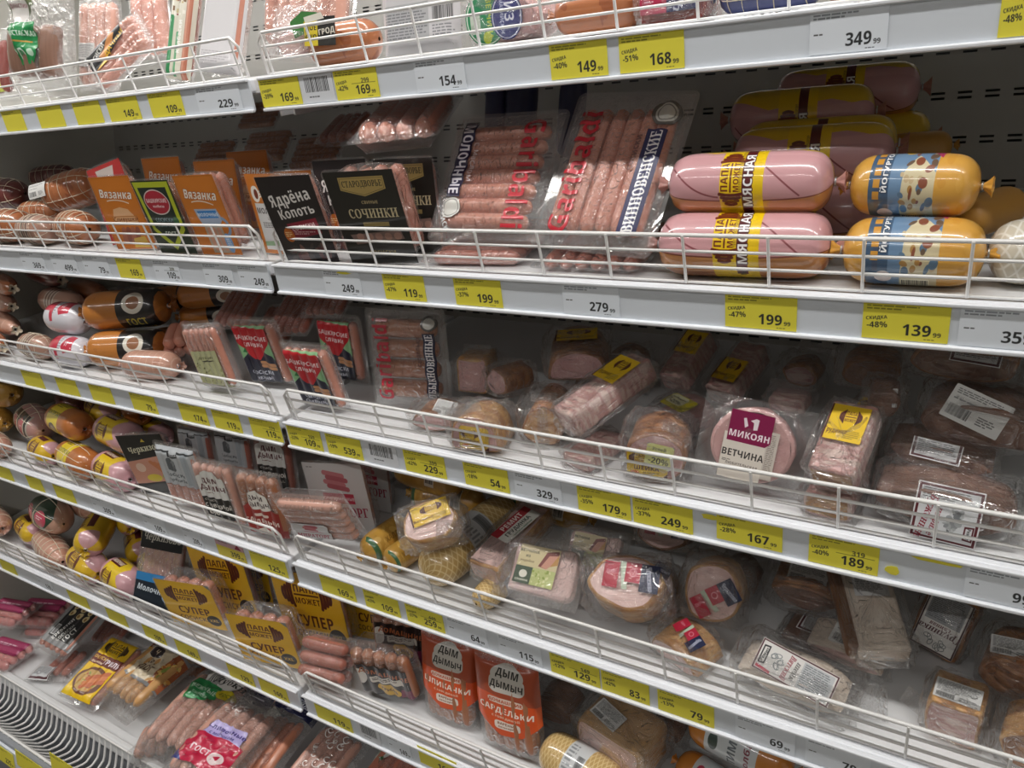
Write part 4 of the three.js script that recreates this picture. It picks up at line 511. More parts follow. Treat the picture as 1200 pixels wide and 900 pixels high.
ART.blackGold = cell(300, 170, (x, w, h) => { poly(x, '#222426', [[0, 0], [w, 0], [w, 90], [0, 150]]); poly(x, '#c98a52', [[90, 90], [220, 20], [250, 40], [120, 120]]); text(x, 'ДАЧНЫЕ', 220, 84, 44, '#d8a82a', { rot: -12 }); text(x, 'СОСИСКИ', 80, 60, 32, '#e6e6e2', { rot: -14 }); poly(x, '#d8a82a', [[40, 150], [130, 110], [150, 150]]); }, true);
ART.greenStripe = cell(170, 420, (x, w, h) => { rect(x, '#d8d4c4', 0, 0, w, h); rect(x, '#b9735a', 112, 0, 44, h); rect(x, '#c98a70', 126, 0, 12, h); rect(x, '#2c8a52', 14, 150, 30, 250); rect(x, '#4f9c6a', 60, 220, 24, 190); const r = rng(2); for (let i = 0; i < 30; i++) rect(x, ['#7a5a3a', '#c2b184', '#e9e6da', '#8a3a34'][Math.floor(r() * 4)], 14 + 84 * r(), 10 + 140 * r(), 12, 6 + 14 * r()); text(x, 'Колбаски', 88, 240, 30, '#f0f0ea', { rot: -90 }); });
ART.whitePork = cell(260, 380, (x, w, h) => { rect(x, '#d6d4d6', 0, 0, w, h); text(x, 'ПОРОС', 140, 62, 62, '#cf8aa2', { sx: 0.9 }); oval(x, '#c86a88', 96, 18, 44, 16); fine(x, '#b4b0b4', 40, 300, 180, 46, 5, 3); });
ART.whiteHam = cell(300, 260, (x, w, h) => { rect(x, '#cfcdcf', 0, 0, w, h); oval(x, '#c8788a', 190, 54, 52, 40); oval(x, '#d9929f', 190, 50, 40, 28); oval(x, '#9a9a9c', 46, 46, 26, 26, 0, 3); text(x, '100%', 46, 46, 20, '#8a8a8c'); rect(x, '#b4b4b6', 20, 130, 180, 100); fine(x, '#7c7c80', 26, 136, 168, 88, 11, 4); bars(x, 214, 140, 66, 44, 8); fine(x, '#8c8c90', 212, 194, 72, 40, 5, 2); });
ART.greenBlue = cell(300, 240, (x, w, h) => { oval(x, '#2f8a5a', 110, 120, 104, 116); oval(x, '#dfe6dc', 110, 120, 96, 108, 0, 6); rect(x, '#c9d2c4', 30, 90, 50, 90); text(x, 'ВЕТЧИНА', 128, 120, 38, '#c2cf3a', { rot: 90 }); oval(x, '#c2cf3a', 112, 200, 22, 26); oval(x, '#272f7a', 214, 120, 78, 100); oval(x, '#d6d9ea', 214, 120, 70, 92, 0, 5); text(x, 'ИЗ', 226, 100, 62, '#e6e8f2', { rot: 90 }); text(x, 'МАРИЙСКОЕ', 190, 120, 24, '#c9cde6', { rot: 90 }); }, true);
ART.gost = cell(300, 200, (x, w, h) => { poly(x, '#3b7a38', [[0, 60], [80, 10], [180, 20], [120, 110], [30, 140]]); rect(x, '#cdb826', 90, 60, 90, 120); text(x, 'ДОЕ', 134, 92, 36, '#2a2616'); text(x, 'СКО', 134, 138, 36, '#2a2616'); rect(x, '#1c1b1a', 176, 40, 110, 140); text(x, 'ГРОД', 230, 110, 40, '#d6cfc2', { rot: -8 }); poly(x, '#d9d4c8', [[90, 40], [200, 20], [220, 50], [100, 70]]); }, true);
ART.redBlue = cell(260, 130, (x, w, h) => { rect(x, '#b42a4e', 0, 0, 120, h); fine(x, '#e6bccb', 20, 30, 70, 60, 5, 3); rect(x, '#242a5c', 120, 0, 140, h); text(x, 'Черк', 180, 70, 54, '#d9dcec', { italic: true, font: 'serif', rot: -80 }); });
ART.pinkPlum = cell(220, 110, (x, w, h) => { rect(x, '#a23a62', 0, 0, w, h); fine(x, '#e0b8c6', 30, 40, 150, 26, 2, 3); });
ART.brawn = cell(300, 130, (x, w, h) => { rect(x, '#d8d6d2', 0, 0, w, h); poly(x, '#4a1c22', [[5, 5], [w - 5, 5], [w - 5, h - 5], [5, h - 5]], 5); poly(x, '#2a2a2c', [[14, 24], [40, 20], [40, 96], [14, 100]]); poly(x, '#d8d6d2', [[19, 30], [35, 27], [35, 89], [19, 93]]); text(x, 'Ремит', 27, 60, 18, '#222', { rot: -80 }); for (let i = 0; i < 7; i++) oval(x, '#7c8284', 76 + 16 * Math.cos(i * 1.3), 62 + 22 * Math.sin(i * 1.9), 13, 8, i, 3); text(x, 'Вятский', 124, 64, 30, '#8a2030', { rot: 96, italic: true, font: 'serif', fit: 104 }); text(x, 'шейк', 152, 64, 26, '#33302e', { rot: 96, italic: true, font: 'serif' }); rect(x, '#b9bcbe', 170, 12, 116, 104); fine(x, '#7b7f82', 176, 18, 104, 92, 11, 4); poly(x, '#c23a50', [[12, 106], [70, 112], [70, 122], [12, 118]]); });
ART.brisket = cell(220, 300, (x, w, h) => { rect(x, '#d2d0cc', 0, 0, w, h); poly(x, '#3a1c1e', [[6, 0], [w - 6, 0], [w - 6, h - 6], [6, h - 6]], 8); rect(x, '#8c8e90', 20, 0, w - 40, 150); fine(x, '#5c5e60', 28, 10, w - 56, 130, 14, 3); text(x, 'Грудинка', 116, 196, 42, '#4a2028', { rot: 180, italic: true, font: 'serif' }); text(x, 'Свиная', 110, 166, 28, '#5a2a30', { rot: 180, italic: true, font: 'serif' }); for (let i = 0; i < 8; i++) oval(x, '#4c5456', 110 + 44 * Math.cos(i), 250 + 22 * Math.sin(i * 1.4), 16, 10, i, 3); });

// price tags
function tagCell(kind, price, disc, cents, old) {
  return cell(176, 88, (x, w, h) => {
    if (kind === 'b') { rect(x, '#dcdfe4', 0, 0, w, h); bars(x, 26, 12, 124, 44, price.length * 7 + 3); fine(x, '#6a6c70', 40, 68, 90, 8, 1, 2); return; }
    rect(x, kind === 'y' ? '#e8dd45' : kind === 'p' ? '#d9c84a' : '#e2e8ef', 0, 0, w, h);
    if (kind === 'p') { rect(x, '#c7a0a8', 0, 0, w, 34); fine(x, '#a02a48', 20, 8, 90, 12, 1, 2); poly(x, '#8a2a40', [[120, 30], [140, 4], [160, 30]]); }
    const ink = '#26282a', lite = kind === 'y' ? '#77722a' : '#6d7278';
    fine(x, kind === 'y' ? '#8f8a2c' : '#8a9098', 8, 8, 118, 13, 2, (price || 'q').length * 3 + (disc || '').length);
    if (price) text(x, price, w - 34, h - 25, 36, ink, { align: 'right' });
    if (price) text(x, cents || '99', w - 31, h - 19, 15, ink, { align: 'left' });
    if (price) fine(x, lite, w - 48, h - 7, 34, 4, 1, 3);
    if (old) { text(x, old, w - 34, h - 52, 20, '#4a4a34', { align: 'right' }); x.fillStyle = lite; x.fillRect(70, h - 45, 96, 1.5); }
    if (disc) { text(x, 'СКИДКА', 29, 38, 11, ink, { rot: -7 }); text(x, disc, 31, 54, 19, ink, { rot: -4 }); }
    else if (kind === 'w' && price) fine(x, '#555', 10, 46, 34, 6, 1, 7);
  });
}

// ================================================================ price tags slid into the rails
const colourOf = { y: 'yellow', w: 'white', b: 'white barcode', p: 'pink-headed yellow' };
const BELOW = {'1': ['slanted black and gold pack', 'slim striped pack', 'crumpled white bag', 'torn clear wrapper', 'round brown loaf', 'white printed ham pack', 'brown wrapped loaf', 'dark red smoked piece', 'pale pink twine loaf', 'end of the top fence'], '2': ['twine-wrapped sausages', 'tagged netted sausage', 'red pack with a white triangle', 'orange pack picturing sausages', 'lime bordered green pack', 'milk jug pack', 'orange-topped white pack', 'crimson-patched black pack', 'gold-bannered black pack', 'red and navy lettered pack', 'long sausage pack', 'maroon striped chubs', 'amber chubs', 'creamy netted roll'], '3': ['lime ended chub', 'clumped sausage bag', 'beige labelled bag', 'red, green and navy pack', 'fence corner pack', 'corner red and navy pack', 'ham scrap', 'half ham', 'tied ham', 'bacon slab', 'discounted round ham', 'crimson square label', 'lower bacon slab', 'white script labelled fillet'], '4': ['yellow banded chubs', 'black card pack', 'silver labelled pack', 'beef pack', 'red cloud label', 'gold chub end', 'netted gold roll', 'red bannered brisket', 'cream labelled tray', 'oval ham', 'egg-shaped ham', 'golden rind ham half', 'rind ham and the bacon joint', 'pale bacon joint', 'end of the bacon joint'], '5': ['slim netted sausage', 'blue edged pack', 'tilted yellow pack', 'leaning yellow pack', 'rail corner pack', 'stubby sausage pack', 'gold oval label', 'orange pouches'], '6': ['grille by the end panel', 'grille before the yellow grill pack']};
function tags(s, list) {
  for (const [a, b, kind, price, disc, cents, old, dy] of list) {
    const py = (x) => { let z = +s === 6 ? 0.19 : 0.0042, lo = 0, hi = 900; const Y = +s === 6 ? -0.035 : -0.0215; for (let i = 0; i < 40; i++) { const m = (lo + hi) / 2; if (onDepth(s, x, m, z).y > Y) lo = m; else hi = m; } return onDepth(s, x, (lo + hi) / 2, z); };
    const A = py(a), B = py(b), w = Math.abs(B.x - A.x), hgt = 0.0395;
    const c = tagCell(kind, price, disc, cents, old);
    const geo = new THREE.BoxGeometry(w, hgt, 0.0006); const uv = geo.attributes.uv; for (let i = 0; i < uv.count; i++) uv.setXY(i, lerp(c.u0, c.u1, uv.getX(i)), lerp(c.v0, c.v1, uv.getY(i)));
    const rail = s === 6 ? 'bottom bumper rail' : `${ORD[s]} shelf rail`;
    const label = kind === 'b' ? `white barcode strip without a price on the ${rail}` : price ? `${colourOf[kind]} price tag reading ${price} under the ${BELOW[s].shift() || 'goods'}, ${rail}` : `small ${colourOf[kind]} price tag with an illegible price on the ${rail}`;
    const t = solo('price_tag', geo, printMat(c, 'paper'), label, 'price tag', null, price && kind !== 'b' ? null : `unreadable tags on the ${rail}`);
    t.applyMatrix4(new THREE.Matrix4().makeTranslation((A.x + B.x) / 2, (A.y + B.y) / 2 + (dy || 0), (s === 6 ? 0.1888 : 0.0046)).premultiply(frame[s]));
  }
}
const Y = 'y', Wt = 'w';
tags(1, [[5, 28, Y], [45, 74, Y], [88, 119, Y], [127, 163, Y, '149'], [176, 214, Y, '109'], [231, 282, Wt, '229'], [306, 352, Y, '169', '-39%'], [353, 391, 'b', 'a'], [393, 443, Y, '169', '-42%', '99', '299'], [487, 545, Wt, '154'], [645, 712, Y, '149', '-40%'], [726, 802, Y, '168', '-51%'], [949, 1041, Wt, '349'], [1172, 1265, Y, '259', '-48%']]);
tags(2, [[25, 52, Wt, '369'], [61, 90, Wt, '499'], [98, 128, Wt, '79'], [138, 167, Y, '169'], [181, 211, Wt, '109', null, '99', '209'], [239, 273, Wt, '309'], [280, 316, Wt, '249', null, '00'], [380, 423, Wt, '249'], [450, 498, Y, '119', '-47%'], [533, 588, Y, '199', '-37%'], [660, 726, Wt, '279'], [850, 934, Y, '199', '-47%'], [1011, 1113, Y, '139', '-48%'], [1124, 1235, Wt, '359']]);
tags(3, [[27, 50, Y], [67, 91, Y], [106, 132, Y], [154, 183, Y, '79'], [211, 243, Y, '174'], [250, 282, Y, '119'], [294, 330, Y, '119', null, '99', '179'], [338, 377, Y, '109', '-33%', '99', '169'], [383, 424, Y, '539', '-19%'], [429, 466, 'b', 'ab'], [474, 522, Y, '229', '-42%', '99', '399'], [544, 596, Y, '54', '-18%'], [603, 658, Wt, '329'], [677, 739, Y, '179', '-35%'], [742, 812, Y, '249', '-37%'], [840, 917, Y, '167', '-28%', '99', null, 0.003], [948, 1030, Y, '189', '-40%', '99', '319'], [1131, 1230, Wt, '99']]);
tags(4, [[-6, 14, Y], [32, 50, Y], [64, 87, Y], [108, 134, Wt, '309'], [168, 194, Wt, '109'], [215, 237, Wt, '209'], [254, 287, 'p', '399'], [294, 336, Y, '125'], [376, 416, Y, '169'], [427, 468, Y, '109', '-43%'], [476, 520, Y, '259', '-37%', '99', '449'], [524, 571, Wt, '64'], [584, 635, Wt, '115'], [645, 703, Y, '129', '-12%', '99', '149'], [705, 761, Y, '83', '-42%'], [771, 837, Y, '79', '-13%'], [862, 932, Wt, '69'], [944, 1020, Wt, '79']]);
tags(5, [[0, 18, Y], [44, 62, Wt, '129'], [80, 103, Y], [125, 148, Y], [168, 193, Y, '109'], [206, 233, Y, '149'], [267, 297, Y, '129'], [304, 337, Y, '169'], [370, 412, Y, '119'], [420, 446, 'b', 'abc'], [455, 482, Wt, '149'], [492, 536, Y, '169']]);
tags(6, [[-4, 16, Y, '225'], [20, 50, Y, '169'], [60, 84, Y]]);

// torn remains of old tags stuck on the rails
for (const [s, px, py, w, h, seed, l] of [[3, 832, 605, 0.022, 0.008, 4, 'torn yellow scrap of an old tag beside the crimson label tag'], [3, 1046, 668, 0.017, 0.011, 7, 'torn yellow scrap of an old tag past the struck price tag'], [3, 1100, 650, 0.05, 0.004, 9, 'thin yellow strip of an old tag along the upper rail lip'], [2, 402, 316, 0.03, 0.004, 3, 'thin yellow strip above the white tag of the black packs']]) {
  const r = rng(seed), sh = new THREE.Shape(); for (let i = 0; i < 11; i++) { const a = i / 11 * 2 * Math.PI, k = 0.75 + 0.4 * r(); const x = w / 2 * k * Math.cos(a), y = h / 2 * k * Math.sin(a); if (i) sh.lineTo(x, y); else sh.moveTo(x, y); }
  const g = new THREE.ExtrudeGeometry(sh, { depth: 0.0004, bevelEnabled: false }), p = onDepth(s, px, py, 0.0045); p.y = clamp(p.y, -0.038, -0.006); p.z = 0.0052;
  solo('tag_scrap', g, M.scrap, l, 'tag scrap').applyMatrix4(new THREE.Matrix4().makeTranslation(p.x, p.y, p.z).premultiply(frame[s]));
}

// ================================================================ goods, shelf by shelf (box in the photograph, then how each lies)
const G = { top: 'packs on the top shelf' };
// ---------------- top shelf
put(bag('small clear bag with a lime and dark green label beside the end panel', 'sausage bag', null, { w: 0.11, h: 0.16, d: 0.03, n: 3, r: 0.014, sm: M.salami, arts: [{ cell: ART.lime, x0: 0.2, y0: 0.1, x1: 0.75, y1: 0.8 }] }), 1, [-22, 40, 30, 125], { d: 0.09, rot: [-20, 8, 0] });
put(bag('large clear bag of grey-brown sausage with a round green label', 'sausage bag', null, { w: 0.13, h: 0.2, d: 0.05, n: 3, r: 0.019, sm: skin(TX.brownMeat), len: 0.44, sy: 0.26, arts: [{ cell: ART.dagestan, x0: 0.12, y0: 0.14, x1: 0.8, y1: 0.78 }], seed: 7 }), 1, [10, -30, 102, 128], { d: 0.075, rot: [-14, 12, -8] });
put(pack('upright clear pack of pale pink sausages behind a slanted black-labelled pack', 'sausage pack', null, { w: 0.1, h: 0.17, n: 4, d: 0.03, sm: M.paleSaus, arts: [{ cell: ART.paperDense, x0: 0.05, y0: 0.25, x1: 0.5, y1: 0.5 }] }), 1, [88, -12, 142, 100], { d: 0.15, rot: [-18, 10, -6] });
put(pack('clear pack of pink sausages with a slanted black and gold label', 'sausage pack', null, { w: 0.17, h: 0.1, n: 4, d: 0.034, dir: 'h', sm: M.pinkSaus, arts: [{ cell: ART.blackGold, x0: 0.08, y0: 0.3, x1: 0.74, y1: 0.98 }] }), 1, [94, 26, 192, 116], { d: 0.06, rot: [-30, 12, 38] });
put(pack('clear pack of thick pink sausages standing at the back between slim packs', 'sausage pack', null, { w: 0.1, h: 0.14, n: 3, d: 0.034, sm: M.pinkSaus }), 1, [142, -50, 196, 48], { d: 0.2, h: 0.05, rot: [-15, 10, 0] });
put(pack('slim upright pack striped green, white and sausage red', 'sausage pack', null, { w: 0.075, h: 0.2, n: 3, d: 0.024, sm: M.redSaus, arts: [{ cell: ART.greenStripe, x0: 0.03, y0: 0.02, x1: 0.97, y1: 0.97 }] }), 1, [190, -14, 246, 98], { d: 0.045, rot: [-20, 6, -10] });
put(pack('crumpled white bag with faded pink lettering leaning on the top fence', 'sausage pack', null, { w: 0.12, h: 0.2, n: 4, d: 0.04, hug: false, arts: [{ cell: ART.whitePork, x0: 0.01, y0: 0.01, x1: 0.99, y1: 0.99 }] }), 1, [230, -14, 308, 98], { d: 0.045, rot: [-20, 4, -10] });
put(pack('clear pack of long pink sausages above the round brown loaf', 'sausage pack', null, { w: 0.15, h: 0.2, n: 6, d: 0.034, sm: M.paleSaus }), 1, [296, -130, 440, 62], { d: 0.16, rot: [-14, 0, -8] });
put(chub('round brown loaf with a green, yellow and black label behind the top fence', 'sausage loaf', null, { L: 0.13, r: 0.034, art: ART.smoked, clips: false, end: 5 }), 1, [356, 18, 452, 78], { d: 0.06, rot: [0, 8, 0] });
{ const g = meat('torn clear wrapper with a green and black label lying against the brown loaf', 'sausage wrapper', null, { name: 'sausage_wrapper', shape: BLOB(0.035, 0.018, 9), len: 0.06, cut: M.hamPale, side: M.ham, labels: [{ cell: ART.gost, w: 0.09, h: 0.056, at: [0.05, 0.034, 0.038], rot: [-10, 0, -4] }], fins: [{ w: 0.09, h: 0.05, at: [-0.01, 0.03, 0.02], rot: [-30, 0, 0] }] }); put(g, 1, [300, 22, 412, 84], { d: 0.045, rot: [0, 4, 0] }); }
put(pack('white printed pack with a grey text panel and a pink ham picture', 'ham pack', null, { name: 'ham_pack', w: 0.14, h: 0.13, n: 4, d: 0.03, hug: false, arts: [{ cell: ART.whiteHam, x0: 0, y0: 0, x1: 1, y1: 1 }] }), 1, [434, -52, 556, 68], { d: 0.05, rot: [-10, 0, 0] });
put(meat('pink ham in film with a green and a navy oval label', 'ham', null, { shape: ROUND(0.06, 0.035, 10, 0.05, 3), len: 0.1, cut: M.ham, side: M.ham, labels: [{ cell: ART.greenBlue, w: 0.105, h: 0.08, at: [-0.012, 0.036, 0.056] }] }), 1, [546, -28, 662, 56], { d: 0.07, rot: [-4, 4, 0] });
put(chub('brown wrapped loaf with a pink and navy label on the top shelf', 'sausage loaf', null, { L: 0.15, r: 0.036, art: ART.smoked, end: 6 }), 1, [652, -34, 760, 42], { d: 0.065, rot: [0, 2, 0] });
put(meat('dark red smoked piece in film with a pink and navy label', 'smoked meat', null, { name: 'smoked_meat', shape: SLAB(0.05, 0.06, 4), len: 0.09, cut: M.salami, side: M.salami, labels: [{ cell: ART.redBlue, w: 0.09, h: 0.045, at: [0, 0.035, 0.052] }] }), 1, [744, -44, 852, 32], { d: 0.065, rot: [-4, 0, 0] });
put(chub('blue netted loaf half hidden by the top fence', 'sausage loaf', null, { L: 0.17, r: 0.036, mat: skin(TX.saus, { color: 0x4a5690 }), end: 6, net: 6 }), 1, [846, -54, 972, 24], { d: 0.06, rot: [0, -2, 0] });
put(chub('pale pink loaf with twine beside the blue netted loaf', 'sausage loaf', null, { L: 0.18, r: 0.036, art: ART.palePink, end: 6, net: 5 }), 1, [966, -72, 1090, 10], { d: 0.06, rot: [0, -2, 0] });

// ---------------- second shelf
const NET = 'netted brown sausages behind the second fence';
put(chub('dark maroon netted sausage pressed against the end panel', 'sausage loaf', null, { L: 0.15, r: 0.034, art: ART.maroonNet, net: 6, end: 4, clips: false }), 2, [-30, 204, 42, 252], { h: 0.05, rot: [0, 12, 0] });
put(chub('dark maroon netted sausage at the back of the netted pile', 'sausage loaf', null, { L: 0.16, r: 0.034, art: ART.maroonNet, net: 6, end: 4, clips: false }), 2, [32, 192, 88, 222], { h: 0.06, rot: [0, 20, 0] });
{ const g = chub('golden-brown netted sausage with a white paper tag lying on the netted pile', 'sausage loaf', null, { L: 0.16, r: 0.042, art: ART.smoked, net: 5, end: 4, clips: false });
  const lg = gridGeo(10, 8, (u, v) => { const a = lerp(0.1, 0.9, v); return [-0.085 + u * 0.05, 0.0435 * Math.sin(a), 0.0435 * Math.cos(a) + 0.001 * Math.sin(u * 9)]; }); part('paper_tag', toCell(lg, ART.paper), printMat(ART.paper, 'paper'), g); put(g, 2, [28, 197, 114, 252], { h: 0.05, rot: [0, 16, 8] }); }
put(chub('small pinkish netted sausage below the tagged one', 'sausage loaf', null, { L: 0.13, r: 0.03, art: ART.smoked, net: 5, end: 4, clips: false }), 2, [14, 228, 72, 262], { h: 0.03, rot: [0, 10, 0] });
put(chub('brown twine-wrapped sausage at the second fence touching the end panel', 'sausage loaf', NET, { L: 0.13, r: 0.034, art: ART.smoked, net: 6, end: 4, clips: false }), 2, [-30, 244, 32, 288], { h: 0, rot: [0, 6, 0] });
put(chub('grey-striped twine-wrapped sausage between two brown ones', 'sausage loaf', NET, { L: 0.12, r: 0.036, art: ART.stripGrey, net: 6, end: 4, clips: false }), 2, [22, 248, 72, 288], { h: 0, rot: [0, 0, 0] });
put(chub('brown twine-wrapped sausage at the second fence beside the red pack', 'sausage loaf', NET, { L: 0.13, r: 0.034, art: ART.smoked, net: 6, end: 4, clips: false }), 2, [64, 244, 118, 288], { h: 0, rot: [0, -10, 0] });
put(cardPack('red pack with a white triangle leaning on the orange pack', 'sausage pack', null, { w: 0.115, h: 0.175, cell: ART.redWhite }), 2, [97, 184, 168, 294], { rot: [-8, 8, 12] });
const KN = 'orange knit-lettered packs at the back of the second shelf';
put(cardPack('orange pack picturing brown sausages with white script lettering', 'sausage pack', null, { w: 0.13, h: 0.175, cell: ART.knitCream }), 2, [113, 199, 190, 298], { d: 0.07, rot: [6, 8, 0] });
put(cardPack('dark green pack with a lime border and a red oval', 'sausage pack', null, { w: 0.125, h: 0.17, cell: ART.greenOval, sm: M.brownSaus }), 2, [153, 210, 236, 302], { d: 0.045, rot: [8, 2, 0] });
put(cardPack('orange pack picturing a blue milk jug with white script lettering', 'sausage pack', null, { w: 0.125, h: 0.185, d: 0.056, cell: ART.knitMilk, n: 4, rows: 2 }), 2, [202, 197, 292, 302], { d: 0.066, rot: [8, 4, 0] });
put(cardPack('orange-topped pack with a white panel reading МОЛОЧНЫЕ', 'sausage pack', null, { w: 0.135, h: 0.18, d: 0.036, cell: ART.knitWhite, n: 5 }), 2, [284, 188, 352, 302], { d: 0.06, rot: [2, -6, 0] });
{ const names = ['orange pack standing behind the lime bordered green pack', 'orange pack standing behind the milk jug pack', 'orange pack standing rearmost of the orange packs', 'orange pack between the white panelled and the black packs']; for (const [x0, y0, x1, y1, d] of [[170, 186, 232, 290, 0.16], [228, 184, 294, 290, 0.13], [268, 176, 330, 280, 0.22], [324, 180, 372, 286, 0.15]]) put(cardPack(names.shift(), 'sausage pack', KN, { w: 0.13, h: 0.18, cell: d > 0.14 ? ART.knitCream : ART.knitMilk }), 2, [x0, y0, x1, y1], { d, rot: [-6, 4, 0] }); }
{ const names = ['dark sausage pack at the back behind the orange packs', 'dark sausage pack at the back beside the perforated panel', 'dark sausage pack at the back behind the black packs', 'dark sausage pack topmost at the back under the top shelf']; for (const [x0, y0, x1, y1, d, h] of [[216, 152, 280, 190, 0.34, 0.09], [276, 138, 344, 188, 0.32, 0.1], [330, 132, 400, 184, 0.3, 0.1], [270, 116, 340, 150, 0.42, 0.16]]) put(pack(names.shift(), 'sausage pack', 'dark red packs at the back of the second shelf', { w: 0.17, h: 0.12, n: 5, d: 0.034, dir: 'h', sm: M.brownSaus }), 2, [x0, y0, x1, y1], { d, h, rot: [-50, 10, 0] }); }
put(cardPack('black pack with white hand lettering and a crimson patch at the fence', 'sausage pack', null, { w: 0.135, h: 0.18, d: 0.034, cell: ART.yadrena }), 2, [302, 201, 402, 310], { d: 0.045, rot: [11, 6, 0] });
put(cardPack('black pack with a gold banner and sausages showing at its side', 'sausage pack', null, { w: 0.135, h: 0.165, d: 0.064, cell: ART.oldYard, n: 4, rows: 2 }), 2, [370, 202, 502, 314], { d: 0.07, rot: [11, 8, 0] });
put(cardPack('black pack with white hand lettering standing in the second row', 'sausage pack', null, { w: 0.135, h: 0.18, d: 0.034, cell: ART.yadrena }), 2, [364, 178, 446, 292], { d: 0.105, rot: [-4, 4, 0] });
put(cardPack('black pack with a gold banner standing in the second row', 'sausage pack', null, { w: 0.145, h: 0.185, d: 0.036, cell: ART.oldYard, n: 4 }), 2, [438, 178, 526, 296], { d: 0.105, rot: [-4, 2, 0] });
put(pack('clear pack of thick sausages lying on top of the black packs', 'sausage pack', null, { w: 0.11, h: 0.17, n: 4, d: 0.036, sm: M.pinkSaus, tray: M.filmHard, arts: [] }), 2, [416, 116, 548, 196], { h: 0.138, rot: [-80, 22, 0] });
put(pack('dark clear pack lying beside the raised sausage pack', 'sausage pack', null, { w: 0.12, h: 0.15, n: 4, d: 0.036, sm: M.redSaus }), 2, [376, 134, 440, 184], { h: 0.12, rot: [-70, 10, 0] });
put(pack('clear pack of pink sausages lettered in red and navy beside the gold-bannered packs', 'sausage pack', null, { w: 0.2, h: 0.21, n: 7, d: 0.028, dir: 'h', sm: M.pinkSaus, margin: 0.09, arts: [{ cell: ART.gMilk, x0: 0.05, y0: 0.04, x1: 0.97, y1: 0.97, lift: 0.0003 }] }), 2, [505, 143, 668, 304], { h: 0.014, rot: [-38, -3, 0] });
put(pack('clear sausage pack lying flat under the red and navy lettered pack', 'sausage pack', null, { w: 0.19, h: 0.2, n: 7, d: 0.026, dir: 'h', sm: M.redSaus }), 2, [500, 250, 640, 314], { d: 0.02, rot: [-84, 6, 0], size: 0.8 });
put(pack('large clear pack of long sausages lettered in red with a navy side strip', 'sausage pack', null, { w: 0.19, h: 0.25, n: 6, d: 0.03, dir: 'v', sm: M.pinkSaus, margin: 0.09, arts: [{ cell: ART.gWine, x0: 0.04, y0: 0.03, x1: 0.97, y1: 0.97, lift: 0.0003 }] }), 2, [622, 123, 822, 312], { h: 0.014, rot: [-40, -3, -3] });
put(pack('clear sausage pack lying flat under the long sausage pack', 'sausage pack', null, { w: 0.18, h: 0.2, n: 6, d: 0.026, sm: M.redSaus }), 2, [628, 250, 790, 318], { d: 0.02, rot: [-84, 2, 0], size: 0.8 });
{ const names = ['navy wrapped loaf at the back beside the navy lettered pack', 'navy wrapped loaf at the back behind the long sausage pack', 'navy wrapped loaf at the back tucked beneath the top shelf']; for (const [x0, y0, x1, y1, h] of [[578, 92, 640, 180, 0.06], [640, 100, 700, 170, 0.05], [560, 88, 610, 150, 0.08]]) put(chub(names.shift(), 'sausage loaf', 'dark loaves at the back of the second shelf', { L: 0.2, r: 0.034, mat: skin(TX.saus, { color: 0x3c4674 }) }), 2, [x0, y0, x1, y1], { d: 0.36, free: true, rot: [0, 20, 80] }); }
const PM = { L: 0.19, r: 0.0365, art: ART.meatyChub, end: 9, tail: sausMat(0xd2a29c) };
put(chub('pink and yellow chub with a maroon stripe lying on another at the fence', 'sausage chub', null, PM), 2, [766, 184, 992, 258], { d: 0.075, free: true, rot: [0, 1, 0] });
put(chub('pink and yellow chub with a maroon stripe on the shelf against the fence', 'sausage chub', null, { ...PM, roll: -14 }), 2, [756, 254, 988, 334], { d: 0.05, rot: [0, 3, 0] });
put(chub('pink and yellow chub lying highest in the shadow of the back stack', 'sausage chub', null, { ...PM, roll: 60 }), 2, [852, 100, 1030, 168], { d: 0.36, free: true, rot: [0, 6, 0], size: 1 });
{ const names = ['shadowed pink chub right under the highest one', 'shadowed yellow-topped chub just above the lit striped chub', 'pink chub against the back panel above the shadowed stack', 'yellow-sided chub in the second file of the shadowed stack', 'shadowed pink chub on the board behind the lit striped chubs', 'shadowed chub at the bottom of the back file']; for (const [x0, y0, x1, y1, d, roll] of [[866, 150, 1056, 204, 0.29, 90], [860, 172, 1050, 224, 0.24, 40], [906, 82, 1084, 140, 0.44, 30], [930, 132, 1090, 190, 0.42, 120], [850, 216, 1030, 268, 0.2, 10], [856, 196, 1040, 250, 0.34, 10]]) put(chub(names.shift(), 'sausage chub', 'shadowed chubs stacked behind the striped ones', { ...PM, roll }), 2, [x0, y0, x1, y1], { d, free: true, rot: [0, 5, 0], size: 1 }); }
const AM = { L: 0.145, r: 0.0385, art: ART.amberChub, end: 6 };
put(chub('amber chub with a blue picture label resting on another', 'sausage chub', null, { ...AM, roll: 8 }), 2, [984, 194, 1166, 270], { d: 0.085, free: true, rot: [0, -6, 0] });
put(chub('amber chub with a blue picture label on the shelf at the fence', 'sausage chub', null, { ...AM, roll: -6 }), 2, [985, 256, 1186, 340], { d: 0.052, rot: [0, 0, 0] });
put(chub('plain amber chub turned end-on behind the labelled amber chubs', 'sausage chub', null, { L: 0.15, r: 0.036, mat: skin(TX.saus, { color: 0xe0ae58 }), end: 6 }), 2, [1128, 222, 1186, 276], { d: 0.15, free: true, rot: [0, 60, 0] });
put(chub('amber chub at the foot of the shadowed stack', 'sausage chub', null, { L: 0.14, r: 0.034, mat: skin(TX.saus, { color: 0xe0ae58 }), end: 6 }), 2, [1030, 148, 1112, 196], { d: 0.4, free: true, rot: [0, 20, 0] });
put(chub('creamy white roll in a coarse net beside the amber chubs', 'sausage loaf', null, { L: 0.16, r: 0.045, art: ART.netWhite, clips: false, end: 5 }), 2, [1172, 222, 1290, 338], { d: 0.07, rot: [0, 14, 0] });

